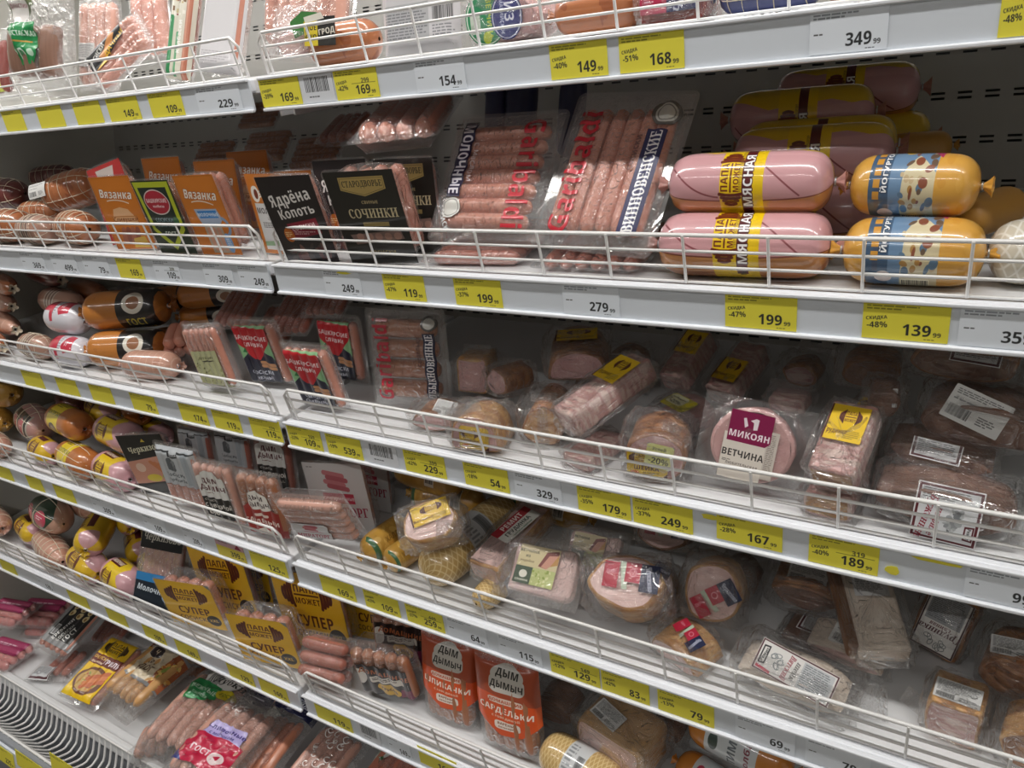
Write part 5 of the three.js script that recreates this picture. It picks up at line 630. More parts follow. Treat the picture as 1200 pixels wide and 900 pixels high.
// ---------------- third shelf
const BR = 'long brown sausages tied with string at the end of the third shelf';
{ const names = ['brown string-tied sausage topmost of the end panel pile', 'grey-striped string-tied sausage second in the end panel pile', 'pale string-tied sausage third in the end panel pile', 'brown string-tied sausage lowest in the end panel pile', 'maroon string-tied sausage beside the end panel pile']; for (const [x0, y0, x1, y1, h, ry, a] of [[-40, 318, 44, 350, 0.105, -14, 'smoked'], [-44, 336, 36, 368, 0.062, -14, 'stripGrey'], [-40, 356, 36, 392, 0.03, -14, 'palePink'], [-40, 380, 24, 412, 0.0, -12, 'smoked'], [16, 310, 92, 340, 0.115, -12, 'maroonNet']]) put(chub(names.shift(), 'sausage loaf', BR, { L: 0.25, r: 0.027, art: ART[a], end: 3, tail: M.twine }), 3, [x0, y0, x1, y1], { h, rot: [0, ry, 0], size: 0.95 }); }
put(chub('pale sausage with a grey striped wrapper lying on the white and red chubs', 'sausage loaf', null, { L: 0.17, r: 0.03, art: ART.stripGrey, end: 4 }), 3, [40, 334, 106, 368], { h: 0.07, rot: [0, -8, 0] });
put(chub('reddish sausage with a crimped clear tip behind the white and red chubs', 'sausage loaf', null, { L: 0.2, r: 0.028, art: ART.smoked, end: 4 }), 3, [66, 322, 142, 362], { h: 0.075, rot: [0, -12, 0], size: 1.0 });
put(chub('grey-striped netted sausage at the fence below the white and red chub', 'sausage loaf', null, { L: 0.15, r: 0.034, art: ART.stripGrey, end: 4, net: 5 }), 3, [18, 386, 66, 418], { d: 0.05, rot: [0, -4, 0] });
put(chub('white chub with red print resting on another', 'sausage chub', null, { L: 0.13, r: 0.036, art: ART.whiteRed, end: 4 }), 3, [50, 356, 112, 394], { h: 0.055, rot: [0, 0, 0] });
put(chub('white chub with red print lying at the fence', 'sausage chub', null, { L: 0.13, r: 0.036, art: ART.whiteRed, end: 4, roll: 20 }), 3, [56, 390, 114, 428], { d: 0.05, rot: [0, 0, 0] });
put(chub('orange-brown chub with a black band resting on another', 'sausage chub', null, { L: 0.165, r: 0.037, art: ART.brownBlack, end: 8 }), 3, [103, 338, 204, 396], { h: 0.06, rot: [0, 24, 0] });
put(chub('orange-brown chub with a black band lying at the fence', 'sausage chub', null, { L: 0.165, r: 0.037, art: ART.brownBlack, end: 8 }), 3, [103, 384, 202, 436], { h: 0, rot: [0, 22, 0] });
{ const names = ['dark orange chub behind the black banded chubs', 'dark orange chub topmost under the second rail', 'dark orange chub behind the clumped sausage bag', 'dark orange chub lying between its shadowed neighbours']; for (const [x0, y0, x1, y1, h] of [[178, 324, 250, 374, 0.07], [212, 326, 296, 372, 0.08], [176, 366, 250, 404, 0.02], [214, 350, 280, 392, 0.04]]) put(chub(names.shift(), 'sausage chub', 'orange chubs in the shadow of the third shelf', { L: 0.2, r: 0.037, art: ART.brownBlack, end: 8, roll: 40 }), 3, [x0, y0, x1, y1], { h, rot: [0, 30, 0] }); }
put(chub('short pale chub with a lime patterned end at the third fence', 'sausage chub', null, { L: 0.16, r: 0.034, art: ART.palePink, end: 5 }), 3, [152, 400, 222, 444], { rot: [0, 10, 0] });
put(bag('clumped clear bag of thick pink sausages with a twisted neck', 'sausage bag', null, { w: 0.11, h: 0.14, d: 0.045, n: 3, r: 0.02, n2: 2, sm: M.pinkSaus, len: 0.75 }), 3, [182, 380, 238, 444], { h: 0, rot: [-72, 24, 10] });
put(pack('clear bag of slim sausages with a beige patterned label', 'sausage pack', null, { w: 0.12, h: 0.16, n: 6, d: 0.04, sm: M.pinkSaus, arts: [{ cell: ART.beige, x0: 0.14, y0: 0.0, x1: 0.82, y1: 0.62 }] }), 3, [214, 374, 292, 452], { rot: [2, 4, 6] });
const RG = [['red, green and navy label on a clear pack in the bay before the fence corner', [270, 366, 344, 460], 0.028, 'bashA', [6, 6, 2]], ['red, green and navy labelled clear pack leaning at the fence corner', [326, 398, 414, 482], 0.02, 'bashB', [10, 4, 0]], ['red, green and navy labelled clear pack standing second behind the fence corner', [366, 362, 436, 452], 0.1, 'bashA', [-4, 2, 0]]];
for (const [l, b, d, a, rot] of RG) put(pack(l, 'sausage pack', null, { w: 0.13, h: 0.16, n: 5, d: 0.036, sm: M.pinkSaus, arts: [{ cell: ART[a], x0: 0.06, y0: 0.04, x1: 0.84, y1: 0.94 }] }), 3, b, { rot });
{ const names = ['shadowed clear sausage pack above the beige labelled bag', 'shadowed clear sausage pack above the fence corner', 'shadowed clear sausage pack beside the tall lettered pack', 'shadowed clear sausage pack lowest in the heap']; for (const [x0, y0, x1, y1, h] of [[240, 340, 320, 384, 0.08], [310, 346, 380, 392, 0.09], [352, 340, 430, 380, 0.1], [290, 358, 362, 404, 0.05]]) put(pack(names.shift(), 'sausage pack', 'clear packs heaped in the shadow of the third shelf', { w: 0.14, h: 0.17, n: 5, d: 0.034, sm: M.redSaus }), 3, [x0, y0, x1, y1], { h, rot: [-64, 14, 0] }); }
put(pack('tall clear pack of thick sausages lettered in dark red with a navy strip', 'sausage pack', null, { w: 0.17, h: 0.21, n: 4, d: 0.04, dir: 'h', margin: 0.08, sm: M.brownSaus, arts: [{ cell: ART.gPlain, x0: 0.03, y0: 0.03, x1: 0.98, y1: 0.98 }] }), 3, [424, 356, 530, 490], { rot: [-6, 14, -2] });
// cuts of ham
const HB = { len: 0.085, cut: M.ham, side: M.rindGold };
put(meat('small golden ham block standing behind the cut hams', 'ham', null, { ...HB, shape: SLAB(0.035, 0.075, 2), fins: [{ w: 0.06, h: 0.02, at: [0, 0.075, 0], rot: [-20, 0, 0] }] }), 3, [526, 400, 584, 472], { h: 0.02, rot: [-8, 18, -4] });
put(meat('golden ham cut with its pale face turned from the fence', 'ham', null, { ...HB, shape: BLOB(0.038, 0.034, 5), side: M.rind }), 3, [578, 414, 634, 478], { h: 0.03, rot: [-6, -20, 8] });
put(meat('smoked ham cut with a yellow label lying highest on the pile', 'ham', null, { ...HB, len: 0.11, shape: HALF(0.052, 0.058), side: M.rind, labels: [{ cell: ART.pmA, w: 0.075, h: 0.045, at: [0, 0.064, 0.0], rot: [-90, 0, 0] }] }), 3, [618, 386, 712, 452], { h: 0.05, rot: [4, 24, 0] });
put(meat('ham scrap with a white printed label low against the fence', 'ham', null, { ...HB, len: 0.07, shape: BLOB(0.05, 0.024, 8), side: M.rind, labels: [{ cell: ART.paperDense, w: 0.05, h: 0.036, at: [0.024, 0.052, 0.02], rot: [-60, 0, -10] }] }), 3, [486, 448, 556, 508], { rot: [0, 10, 0] });
put(meat('half ham with a golden rind and a yellow label on its cut face', 'ham', null, { ...HB, len: 0.08, shape: HALF(0.05, 0.075), labels: [{ cell: ART.pmOval, w: 0.06, h: 0.046, at: [0.002, 0.03, 0.0445], rot: [0, 0, -4] }], fins: [{ w: 0.08, h: 0.02, at: [-0.02, 0.07, 0.03], rot: [-10, 0, 20] }] }), 3, [536, 452, 616, 532], { d: 0.055, rot: [-4, 10, 0] });
put(meat('ham cut gathered by a white film tie', 'ham', null, { ...HB, len: 0.1, shape: BLOB(0.045, 0.042, 12), cut: M.rindGold, side: M.rind, fins: [{ w: 0.022, h: 0.085, at: [0.0, 0.0, 0.062], rot: [-8, 0, 0], wave: 0.004 }, { w: 0.05, h: 0.018, at: [0.0, 0.085, 0.03], rot: [-20, 0, 0] }] }), 3, [608, 442, 690, 532], { rot: [0, 14, 0] });
put(meat('dark ham end with a white printed label at the back of the pile', 'ham', null, { ...HB, len: 0.09, shape: BLOB(0.042, 0.036, 15), side: M.rind, labels: [{ cell: ART.paper, w: 0.06, h: 0.045, at: [0.0, 0.06, 0.04], rot: [-45, 0, 0] }] }), 3, [694, 398, 774, 464], { h: 0.0, rot: [0, 10, 0] });
put(meat('small dark ham cut between the tied ham and the bacon slab', 'ham', null, { ...HB, len: 0.09, shape: BLOB(0.036, 0.03, 19), side: M.rind }), 3, [652, 440, 716, 500], { h: 0.0, rot: [0, 16, 0] });
const SB = { cut: M.bacon, side: M.bacon, name: 'bacon_slab' };
put(meat('pinkish bacon slab with a yellow label beside the tied ham', 'bacon', null, { ...SB, len: 0.18, shape: SLAB(0.03, 0.045, 3), labels: [{ cell: ART.pmB, w: 0.056, h: 0.066, at: [0, 0.0525, -0.035], rot: [-90, 0, 0] }] }), 3, [628, 436, 766, 556], { h: 0.03, rot: [16, -28, 0] });
put(meat('bacon slab under the yellow labelled slab', 'bacon', null, { ...SB, len: 0.12, shape: SLAB(0.034, 0.028, 6) }), 3, [640, 520, 720, 566], { rot: [0, -14, 0], size: 0.7 });
put(meat('bacon slab with a yellow label standing high at the back', 'bacon', null, { ...SB, len: 0.15, shape: SLAB(0.034, 0.055, 7), side: M.bacon, labels: [{ cell: ART.pmA, w: 0.06, h: 0.07, at: [0, 0.0625, -0.03], rot: [-90, 0, 0] }] }), 3, [770, 386, 846, 460], { h: 0.03, rot: [26, -14, 0] });
put(meat('bacon slab with a yellow label beside the high one', 'bacon', null, { ...SB, len: 0.16, shape: SLAB(0.036, 0.055, 8), side: M.bacon, labels: [{ cell: ART.pmA, w: 0.062, h: 0.07, at: [0, 0.0625, 0.02], rot: [-90, 0, 0] }] }), 3, [828, 396, 910, 480], { h: 0.01, rot: [24, -18, 0] });
put(meat('round ham slice stack with a minus twenty percent sticker on its face', 'ham', null, { len: 0.075, shape: ROUND(0.047, 0.045, 12, 0.03, 5), cut: M.ham, side: M.rind, labels: [{ cell: ART.pmOval, w: 0.064, h: 0.05, at: [-0.012, 0.036, 0.0425] }, { name: 'discount_sticker', cell: ART.minus20, w: 0.042, h: 0.044, at: [0.006, 0.052, 0.0438], rot: [0, 0, -8] }], fins: [{ w: 0.03, h: 0.016, at: [0.02, 0.09, 0.03], rot: [-20, 0, -16] }] }), 3, [700, 476, 806, 566], { d: 0.05, rot: [2, 12, -4] });
put(meat('round ham with a minus twenty percent sticker on top, behind the other discounted ham', 'ham', null, { len: 0.12, shape: ROUND(0.046, 0.036, 12, 0.03, 8), cut: M.ham, side: M.ham, labels: [{ name: 'discount_sticker', cell: ART.minus20b, w: 0.068, h: 0.045, at: [0, 0.0775, 0.0], rot: [-84, 0, -14] }] }), 3, [744, 452, 844, 540], { d: 0.13, rot: [0, -16, 0] });
{ const g = thing('ham_pack', 'flat clear pack of round pink ham with a crimson square label', 'ham pack');
  const [c, s] = meatGeo(ROUND(0.062, 0.058, 14, 0.01, 2), 0.03, 0.006); for (const q of [c, s]) q.translate(0, 0.008, 0); part('ham_slices', c, M.ham, g); part('ham_edge', s, M.ham, g);
  const f = gridGeo(36, 30, (u, v) => { const x = (u - 0.5) * 0.165, y = v * 0.135, q = Math.hypot((x) / 0.069, (y - 0.066) / 0.066); return [x, y, 0.018 * (1 - smooth(0.86, 1.12, q)) + 0.001 * fbm(u * 5, v * 5, 2, 2) + 0.0005]; }); uvScale(f, 1.4, 1.2); part('front_film', f, M.filmSoft, g);
  const b = gridGeo(20, 20, (u, v) => { const x = (u - 0.5) * 0.165, y = v * 0.135, q = Math.hypot((x) / 0.069, (y - 0.066) / 0.066); return [x, y, -0.018 * (1 - smooth(0.86, 1.12, q))]; }); part('back_film', b, M.filmSoft, g);
  const l = gridGeo(12, 12, (u, v) => [(u - 0.5) * 0.085 - 0.006, 0.012 + v * 0.107, 0.0188]); part('label', toCell(l, ART.mikoyan), printMat(ART.mikoyan, 'ink'), g);
  put(g, 3, [800, 462, 958, 604], { rot: [-16, 6, -8] }); }
put(meat('smoked bacon slab with an upright yellow label beside the pink ham pack', 'bacon', null, { ...SB, len: 0.13, shape: SLAB(0.036, 0.05, 11), side: M.bacon, cut: M.rindGold, labels: [{ cell: ART.pmB, w: 0.058, h: 0.066, at: [0, 0.0575, -0.02], rot: [-90, 0, 0] }] }), 3, [926, 464, 1022, 588], { h: 0.03, rot: [30, -8, 0] });
put(meat('lower bacon slab sticking out under the yellow labelled slab by the fence', 'bacon', null, { ...SB, len: 0.11, shape: SLAB(0.034, 0.04, 14), cut: M.rindGold }), 3, [948, 560, 1034, 620], { rot: [0, -4, 0], size: 0.75 });
put(meat('small bacon offcut in a sealed clear sleeve', 'bacon', null, { ...SB, len: 0.05, shape: SLAB(0.034, 0.03, 16), fins: [{ w: 0.08, h: 0.026, at: [0, 0.03, 0.0], rot: [-10, 0, 0], wave: 0.002 }] }), 3, [886, 446, 966, 486], { h: 0.03, rot: [0, -4, 0] });
put(meat('dark smoked offcut with a flared film top at the back of the bacon', 'bacon', null, { ...SB, len: 0.05, shape: BLOB(0.028, 0.022, 17), side: M.rind, fins: [{ w: 0.05, h: 0.03, at: [0.01, 0.04, 0.0], rot: [-10, 0, -14] }] }), 3, [900, 396, 972, 458], { h: 0.02, rot: [0, -6, 0] });
put(meat('narrow bacon slab with a yellow edge label in the gap before the brown hams', 'bacon', null, { ...SB, len: 0.14, shape: SLAB(0.02, 0.06, 18), side: M.rind, labels: [{ cell: ART.pmA, w: 0.06, h: 0.03, at: [0, 0.067, 0.0], rot: [-90, 0, 90] }] }), 3, [986, 440, 1042, 560], { h: 0.02, rot: [0, -6, 0] });
const FL = { cut: M.brownMeat, side: M.brownMeat, name: 'smoked_fillet', puff: 0.005 };
put(meat('brown fillet with a large white and maroon script label at the fence', 'smoked fillet', null, { ...FL, len: 0.08, shape: BLOB(0.085, 0.032, 21), labels: [{ cell: ART.fillet, w: 0.082, h: 0.08, at: [0.0, 0.034, 0.052], rot: [-20, 0, 0], curveY: 0.12 }] }), 3, [1022, 528, 1236, 646], { d: 0.065, rot: [0, 0, -4] });
put(meat('brown fillet with a maroon edged label lying across the front fillet', 'smoked fillet', null, { ...FL, len: 0.09, shape: BLOB(0.08, 0.026, 22), labels: [{ cell: ART.filletTop, w: 0.08, h: 0.036, at: [-0.01, 0.044, 0.046], rot: [-34, 0, 0] }] }), 3, [1014, 488, 1202, 558], { h: 0.045, rot: [0, -2, -6] });
put(meat('brown fillet with a white barcode sticker on the fillet pile', 'smoked fillet', null, { ...FL, len: 0.1, shape: BLOB(0.078, 0.032, 23), labels: [{ cell: ART.paper, w: 0.076, h: 0.05, at: [-0.01, 0.056, 0.05], rot: [-38, 0, -16], finish: 'paper' }] }), 3, [1040, 430, 1228, 536], { h: 0.06, rot: [0, -4, -4] });
put(meat('dark fillet with a maroon framed label highest in the shadow of the pile', 'smoked fillet', null, { ...FL, len: 0.1, shape: BLOB(0.08, 0.03, 24), side: M.rind, labels: [{ cell: ART.filletTop, w: 0.07, h: 0.034, at: [0.02, 0.05, 0.05], rot: [-50, 0, -4] }] }), 3, [1040, 398, 1222, 470], { h: 0.1, rot: [0, -4, 0] });
put(meat('dark reddish piece in film behind the fillet pile', 'smoked fillet', null, { ...FL, len: 0.08, shape: BLOB(0.05, 0.03, 25), side: M.rind }), 3, [976, 396, 1068, 458], { h: 0.07, rot: [0, 4, 0] });
put(meat('small brown fillet end with a white clip strip beside the pile', 'smoked fillet', null, { ...FL, len: 0.07, shape: BLOB(0.026, 0.028, 26), labels: [{ name: 'clip_strip', cell: ART.paper, w: 0.008, h: 0.034, at: [0.016, 0.04, 0.03], rot: [-30, 0, 0] }] }), 3, [1026, 446, 1080, 512], { h: 0.07, rot: [0, 6, 0] });

// ---------------- fourth shelf
const GOLD = 'shiny gold chubs at the end of the fourth shelf';
put(chub('shiny gold chub with a clipped end beside the end panel', 'sausage chub', GOLD, { L: 0.19, r: 0.04, art: ART.goldPlain, end: 5 }), 4, [-44, 442, 44, 480], { h: 0.078, rot: [0, -8, 0], size: 1 });
put(chub('shiny gold chub with a clipped end beside the end panel', 'sausage chub', GOLD, { L: 0.19, r: 0.04, art: ART.goldPlain, end: 5 }), 4, [-64, 468, 20, 502], { h: 0.02, rot: [0, -8, 0], size: 0.9 });
put(chub('pinkish netted chub with a black label bearing red ovals', 'sausage chub', null, { L: 0.15, r: 0.038, art: ART.pinkDark, end: 4, clips: false, net: 3 }), 4, [14, 468, 66, 514], { h: 0.03, rot: [0, -16, 0] });
put(chub('pale netted sausage lying along the fourth fence by the end panel', 'sausage loaf', null, { L: 0.19, r: 0.034, art: ART.palePink, end: 4, net: 6, clips: false }), 4, [-36, 496, 38, 532], { h: 0, rot: [0, -8, 0], size: 0.9 });
const BY = { L: 0.17, r: 0.038, art: ART.brownYellow, end: 7 };
put(chub('brown chub with a yellow band resting above another', 'sausage chub', null, BY), 4, [53, 482, 118, 524], { h: 0.045, rot: [0, -8, 0] });
put(chub('brown chub with a yellow band and string at the fourth fence', 'sausage chub', null, { ...BY, net: 1 }), 4, [64, 516, 124, 562], { h: 0, rot: [0, -10, 0] });
put(chub('small yellow printed chub at the fourth fence below the pale netted sausage', 'sausage chub', null, { L: 0.12, r: 0.034, art: ART.yellowFull, end: 5 }), 4, [32, 508, 72, 546], { h: 0, rot: [0, -10, 0] });
const PYG = 'pink chubs with yellow bands at the back of the fourth shelf';
{ const names = ['yellow printed chub in the shadow above the brown banded chub', 'brown chub with a yellow band in the shadow', 'pink chub with a yellow label in the shadow over the black card pack', 'pink chub with a yellow label behind the silver labelled pack', 'maroon netted chub in the shadow beside the gold chubs']; for (const [x0, y0, x1, y1, h, ry, a] of [[97, 462, 146, 500, 0.06, -20, 'yellowFull'], [134, 466, 186, 504, 0.06, -24, 'brownYellow'], [146, 482, 206, 516, 0.04, -10, 'pinkYellow'], [200, 474, 260, 506, 0.06, -10, 'pinkYellow'], [60, 452, 108, 488, 0.06, -20, 'maroonNet']]) put(chub(names.shift(), 'sausage chub', PYG, { L: 0.16, r: 0.036, art: ART[a], end: 6 }), 4, [x0, y0, x1, y1], { h, rot: [0, ry, 0] }); }
put(chub('pink chub with a yellow label touching the black card pack', 'sausage chub', null, { L: 0.15, r: 0.038, art: ART.pinkYellow, end: 8 }), 4, [108, 494, 172, 540], { h: 0.045, rot: [0, -8, 0] });
put(chub('pink chub with a yellow label at the fence under the black card pack', 'sausage chub', null, { L: 0.15, r: 0.038, art: ART.pinkYellow, end: 8 }), 4, [102, 530, 166, 576], { h: 0, rot: [0, -10, 0] });
put(cardPack('black and flesh-coloured card pack picturing sausages with pale script', 'sausage pack', null, { w: 0.125, h: 0.165, cell: ART.chBlack }), 4, [142, 496, 212, 588], { h: 0.0, rot: [4, 18, 3] });
put(pack('clear pack of pink sausages with a silver-grey label at the fence', 'sausage pack', null, { w: 0.13, h: 0.17, n: 5, d: 0.034, sm: M.pinkSaus, arts: [{ cell: ART.silver, x0: 0.04, y0: 0.02, x1: 0.96, y1: 0.98 }] }), 4, [186, 512, 256, 606], { h: 0, rot: [2, 6, -2] });
put(pack('clear pack with a white and black label promising beef', 'sausage pack', null, { w: 0.13, h: 0.175, n: 5, d: 0.036, sm: M.paleSaus, arts: [{ cell: ART.smokeBeef, x0: 0.05, y0: 0.04, x1: 0.9, y1: 0.9 }] }), 4, [230, 528, 306, 626], { h: 0, rot: [2, 4, 0] });
put(pack('clear pack of plump sausages with a red and white cloud label', 'sausage pack', null, { w: 0.13, h: 0.17, n: 4, d: 0.038, sm: M.brownSaus, arts: [{ cell: ART.smokeRed, x0: 0.05, y0: 0.04, x1: 0.95, y1: 0.92 }] }), 4, [282, 540, 362, 634], { h: 0, rot: [0, 4, 0] });
{ const names = ['second-row grey-labelled pack behind the silver labelled pack', 'second-row grey-labelled pack behind the beef pack', 'second-row white and black labelled pack behind the red cloud label']; for (const [x0, y0, x1, y1, h, a] of [[210, 496, 262, 570, 0.0, 'silver'], [246, 500, 304, 574, 0, 'silver'], [292, 502, 350, 584, 0, 'smokeBeef']]) put(pack(names.shift(), 'sausage pack', 'grey-labelled packs in the second row of the fourth shelf', { w: 0.13, h: 0.165, n: 5, d: 0.034, sm: M.redSaus, arts: [{ cell: ART[a], x0: 0.05, y0: 0.04, x1: 0.95, y1: 0.96 }] }), 4, [x0, y0, x1, y1], { h, rot: [-8, 6, 0] }); }
put(cardPack('white card pack picturing red sausages with crimson lettering', 'sausage pack', null, { w: 0.135, h: 0.145, cell: ART.miratorg, d: 0.04 }), 4, [354, 536, 444, 634], { h: 0.0, rot: [-4, 8, 4] });
put(pack('clear pack of pale sausages lying over the corner of the fences', 'sausage pack', null, { w: 0.15, h: 0.12, n: 5, d: 0.042, dir: 'h', sm: M.paleSaus, arts: [{ cell: ART.miratorg, x0: 0.1, y0: 0.02, x1: 0.62, y1: 0.5 }] }), 4, [308, 584, 426, 656], { h: 0.012, rot: [22, 14, 0] });
put(cardPack('sausage pack seen edge-on behind the white card pack', 'sausage pack', null, { w: 0.13, h: 0.15, cell: ART.miratorg, d: 0.036 }), 4, [398, 518, 462, 604], { h: 0, rot: [-8, 4, 0] });
const GC = { L: 0.19, r: 0.037, art: ART.goldPlain, end: 6 };
put(chub('gold chub pointing its pleated end over the fence', 'sausage chub', null, GC), 4, [412, 582, 492, 660], { h: 0, rot: [0, 80, 0] });
put(chub('short gold chub end below the yellow labelled ham', 'sausage chub', null, { ...GC, L: 0.12 }), 4, [448, 622, 500, 672], { h: 0, rot: [0, 80, 0] });
put(chub('gold chub lying highest in the shadow of the fourth shelf', 'sausage chub', null, GC), 4, [450, 538, 556, 584], { h: 0.06, rot: [0, -6, 0] });
put(chub('gold chub lying behind the yellow labelled ham', 'sausage chub', null, GC), 4, [470, 562, 572, 612], { h: 0.02, rot: [0, 6, 0] });
put(meat('ham with a round pale face and an oval yellow label on top', 'ham', null, { len: 0.055, shape: ROUND(0.05, 0.038, 12, 0.06, 6), cut: M.hamPale, side: M.rindGold, labels: [{ cell: ART.pmA, w: 0.07, h: 0.036, at: [0.004, 0.05, 0.0325], rot: [0, 0, 8] }], fins: [{ w: 0.05, h: 0.03, at: [0.03, 0.0, 0.02], rot: [30, 30, 0] }] }), 4, [464, 580, 552, 656], { h: 0.068, rot: [-54, 22, 14] });
put(chub('netted gold roll with a grey printed band in loose film', 'ham roll', null, { name: 'ham_roll', L: 0.2, r: 0.036, art: ART.goldNet, end: 6, clips: false }), 4, [494, 576, 606, 688], { h: 0.0, rot: [0, 82, 0] });
put(chub('second netted gold roll under the slab with the red banner', 'ham roll', null, { name: 'ham_roll', L: 0.18, r: 0.03, art: ART.goldNet, end: 6, clips: false }), 4, [548, 656, 626, 712], { h: 0, rot: [0, 80, 0], size: 0.75 });
put(chub('gold roll in the shadow under the third rail', 'ham roll', null, { name: 'ham_roll', L: 0.2, r: 0.034, art: ART.goldPlain, end: 6 }), 4, [590, 572, 700, 622], { h: 0.02, rot: [0, -6, 0] });
{ const g = meat('long brisket slab with a red bannered label laid along its top', 'brisket', null, { name: 'brisket_slab', len: 0.19, shape: SLAB(0.036, 0.044, 31), cut: M.hamPale, side: M.rindGold, labels: [{ cell: ART.remit, w: 0.1, h: 0.048, at: [0.002, 0.0525, -0.02], rot: [-90, 0, 82] }] });
  part('pale_top', rbox(-0.033, 0.033, 0.041, 0.0462, -0.09, 0.09, 0.002), M.hamPale, g);
  put(g, 4, [546, 596, 676, 690], { h: 0.032, rot: [8, -6, 0] }); }
const tray = (label, group, o = {}) => { const g = thing('ham_tray', label, 'ham tray', group); const [c, s] = meatGeo(SLAB(0.062, 0.088, o.seed || 3), 0.026, 0.008); for (const q of [c, s]) q.translate(0, 0.012, 0.016); part('ham_face', c, M.hamPale, g); part('ham_edge', s, M.hamPale, g); part('tray', pillowGeo(0.076, 0.056, 0.02, 6, 0.002, 4).translate(0, 0.056, 0.016), M.filmHard, g); part('top_film', uvScale(gridGeo(20, 20, (u, v) => [(u - 0.5) * 0.165, v * 0.122 - 0.004, 0.032 + 0.002 * fbm(u * 4, v * 4, 5, 2)]), 1.4), M.film, g); part('label', toCell(gridGeo(8, 8, (u, v) => [(u - 0.5) * 0.078 - 0.01, 0.026 + v * 0.07, 0.0345]), ART.creamGreen), printMat(ART.creamGreen), g); return g; };
put(tray('flat tray of pale ham with a cream and green label at the fence'), 4, [588, 622, 712, 728], { h: 0.03, rot: [-52, 4, 0] });
put(tray('flat tray of pale ham, green labelled, in the shadow behind the first', null, { seed: 8 }), 4, [662, 608, 752, 694], { h: 0.03, rot: [-46, 2, 0] });
const CH = (label, bb, o, p) => put(meat(label, 'ham', null, { len: 0.075, cut: M.hamPale, side: M.rindGold, shape: ROUND(0.05, 0.038, 12, 0.09, o.seed), seed: o.seed, labels: [{ cell: ART.chRed, w: 0.076, h: 0.038, at: o.at || [0.008, 0.044, 0.0435], rot: [0, 0, o.lr || 0] }], fins: o.fins || [], ...o.m }), 4, bb, p);
CH('large oval ham with a red and navy label lying face up at the fence', [664, 672, 792, 758], { seed: 41, lr: -8 }, { h: 0, rot: [-54, 14, 4] });
CH('ham half hidden between its neighbours with only a navy label corner showing', [732, 650, 800, 712], { seed: 42, lr: 60 }, { h: 0.02, rot: [-40, 10, 0] });
CH('egg-shaped ham standing with a slanted red and navy label', [774, 640, 872, 748], { seed: 43, lr: 40, m: { shape: ROUND(0.046, 0.05, 12, 0.05, 43) } }, { h: 0.005, rot: [-26, 6, -6] });
CH('ham half with its golden rind up and a red striped label on its face', [738, 708, 852, 786], { seed: 44, lr: -30, m: { shape: HALF(0.055, 0.05), labels: [{ cell: ART.chRed, w: 0.07, h: 0.032, at: [0.012, 0.056, 0.0], rot: [-80, 0, -20] }] }, fins: [{ w: 0.04, h: 0.024, at: [-0.05, 0.02, 0.02], rot: [-30, -40, 0] }] }, { h: 0, rot: [6, -24, 0] });
CH('ham with a red striped label high in the shadow under the third rail', [738, 600, 822, 668], { seed: 45, m: { side: M.rind } }, { h: 0.04, rot: [-30, 4, 0] });
put(meat('dark ham end in the shadow between the egg-shaped ham and the meat', 'ham', null, { len: 0.08, shape: BLOB(0.035, 0.035, 47), cut: M.brownMeat, side: M.brownMeat }), 4, [836, 640, 900, 720], { h: 0, rot: [0, 0, 0] });
put(meat('bagged smoked pork with a barcode sticker at the back', 'smoked pork', null, { name: 'smoked_pork', len: 0.1, shape: BLOB(0.058, 0.03, 48), cut: M.brownMeat, side: M.rind, puff: 0.01, labels: [{ cell: ART.paperDense, w: 0.07, h: 0.045, at: [0.0, 0.062, 0.012], rot: [-58, 0, -4] }], fins: [{ w: 0.1, h: 0.03, at: [0, 0.03, 0.05], rot: [-40, 0, 0] }] }), 4, [880, 640, 1002, 742], { h: 0.02, rot: [4, 0, 0] });
{ const g = meat('white lard slab with a brown rind side and a barcode label', 'lard', null, { name: 'lard_slab', len: 0.17, shape: SLAB(0.036, 0.036, 49), cut: M.fat, side: M.fat, puff: 0.008, labels: [{ cell: ART.barcode, w: 0.05, h: 0.07, at: [0.0, 0.0455, -0.035], rot: [-88, 0, 0] }] });
  part('smoked_side', (() => { const q = rbox(-0.05, -0.034, 0.001, 0.034, -0.08, 0.08, 0.006); return q; })(), M.rind, g);
  put(g, 4, [958, 660, 1084, 796], { h: 0.03, rot: [14, 22, 0] }); }
put(meat('pale smoked bacon joint in loose film with a maroon edged label at the fence', 'bacon', null, { name: 'bacon_joint', len: 0.07, shape: BLOB(0.085, 0.022, 51), cut: M.fat, side: M.fat, puff: 0.012, labels: [{ cell: ART.brawn, w: 0.12, h: 0.05, at: [0.0, 0.05, 0.022], rot: [-50, 0, -6] }], fins: [{ w: 0.09, h: 0.05, at: [-0.06, 0.01, 0.02], rot: [-50, -20, 10], wave: 0.012 }, { w: 0.1, h: 0.05, at: [0.09, 0.01, 0.02], rot: [-60, 20, 0], wave: 0.012 }] }), 4, [846, 752, 1084, 868], { h: 0, rot: [0, -4, -6] });
put(meat('bagged meat with a white barcode label behind the pale bacon joint', 'bacon', null, { name: 'bacon_joint', len: 0.08, shape: BLOB(0.07, 0.018, 52), cut: M.hamPale, side: M.fat, puff: 0.01, labels: [{ cell: ART.paper, w: 0.08, h: 0.05, at: [0.01, 0.045, 0.01], rot: [-64, 0, -10], finish: 'paper' }] }), 4, [896, 728, 1064, 800], { h: 0.0, rot: [0, -4, -4] });
put(meat('flat grey printed meat pack under the white lard slab', 'bacon', null, { name: 'bacon_joint', len: 0.09, shape: SLAB(0.06, 0.016, 53), cut: M.brownMeat, side: M.brownMeat, labels: [{ cell: ART.filletTop, w: 0.08, h: 0.044, at: [0, 0.026, 0.0], rot: [-84, 0, 0] }] }), 4, [900, 716, 1030, 776], { h: 0.0, rot: [0, -10, 0] });
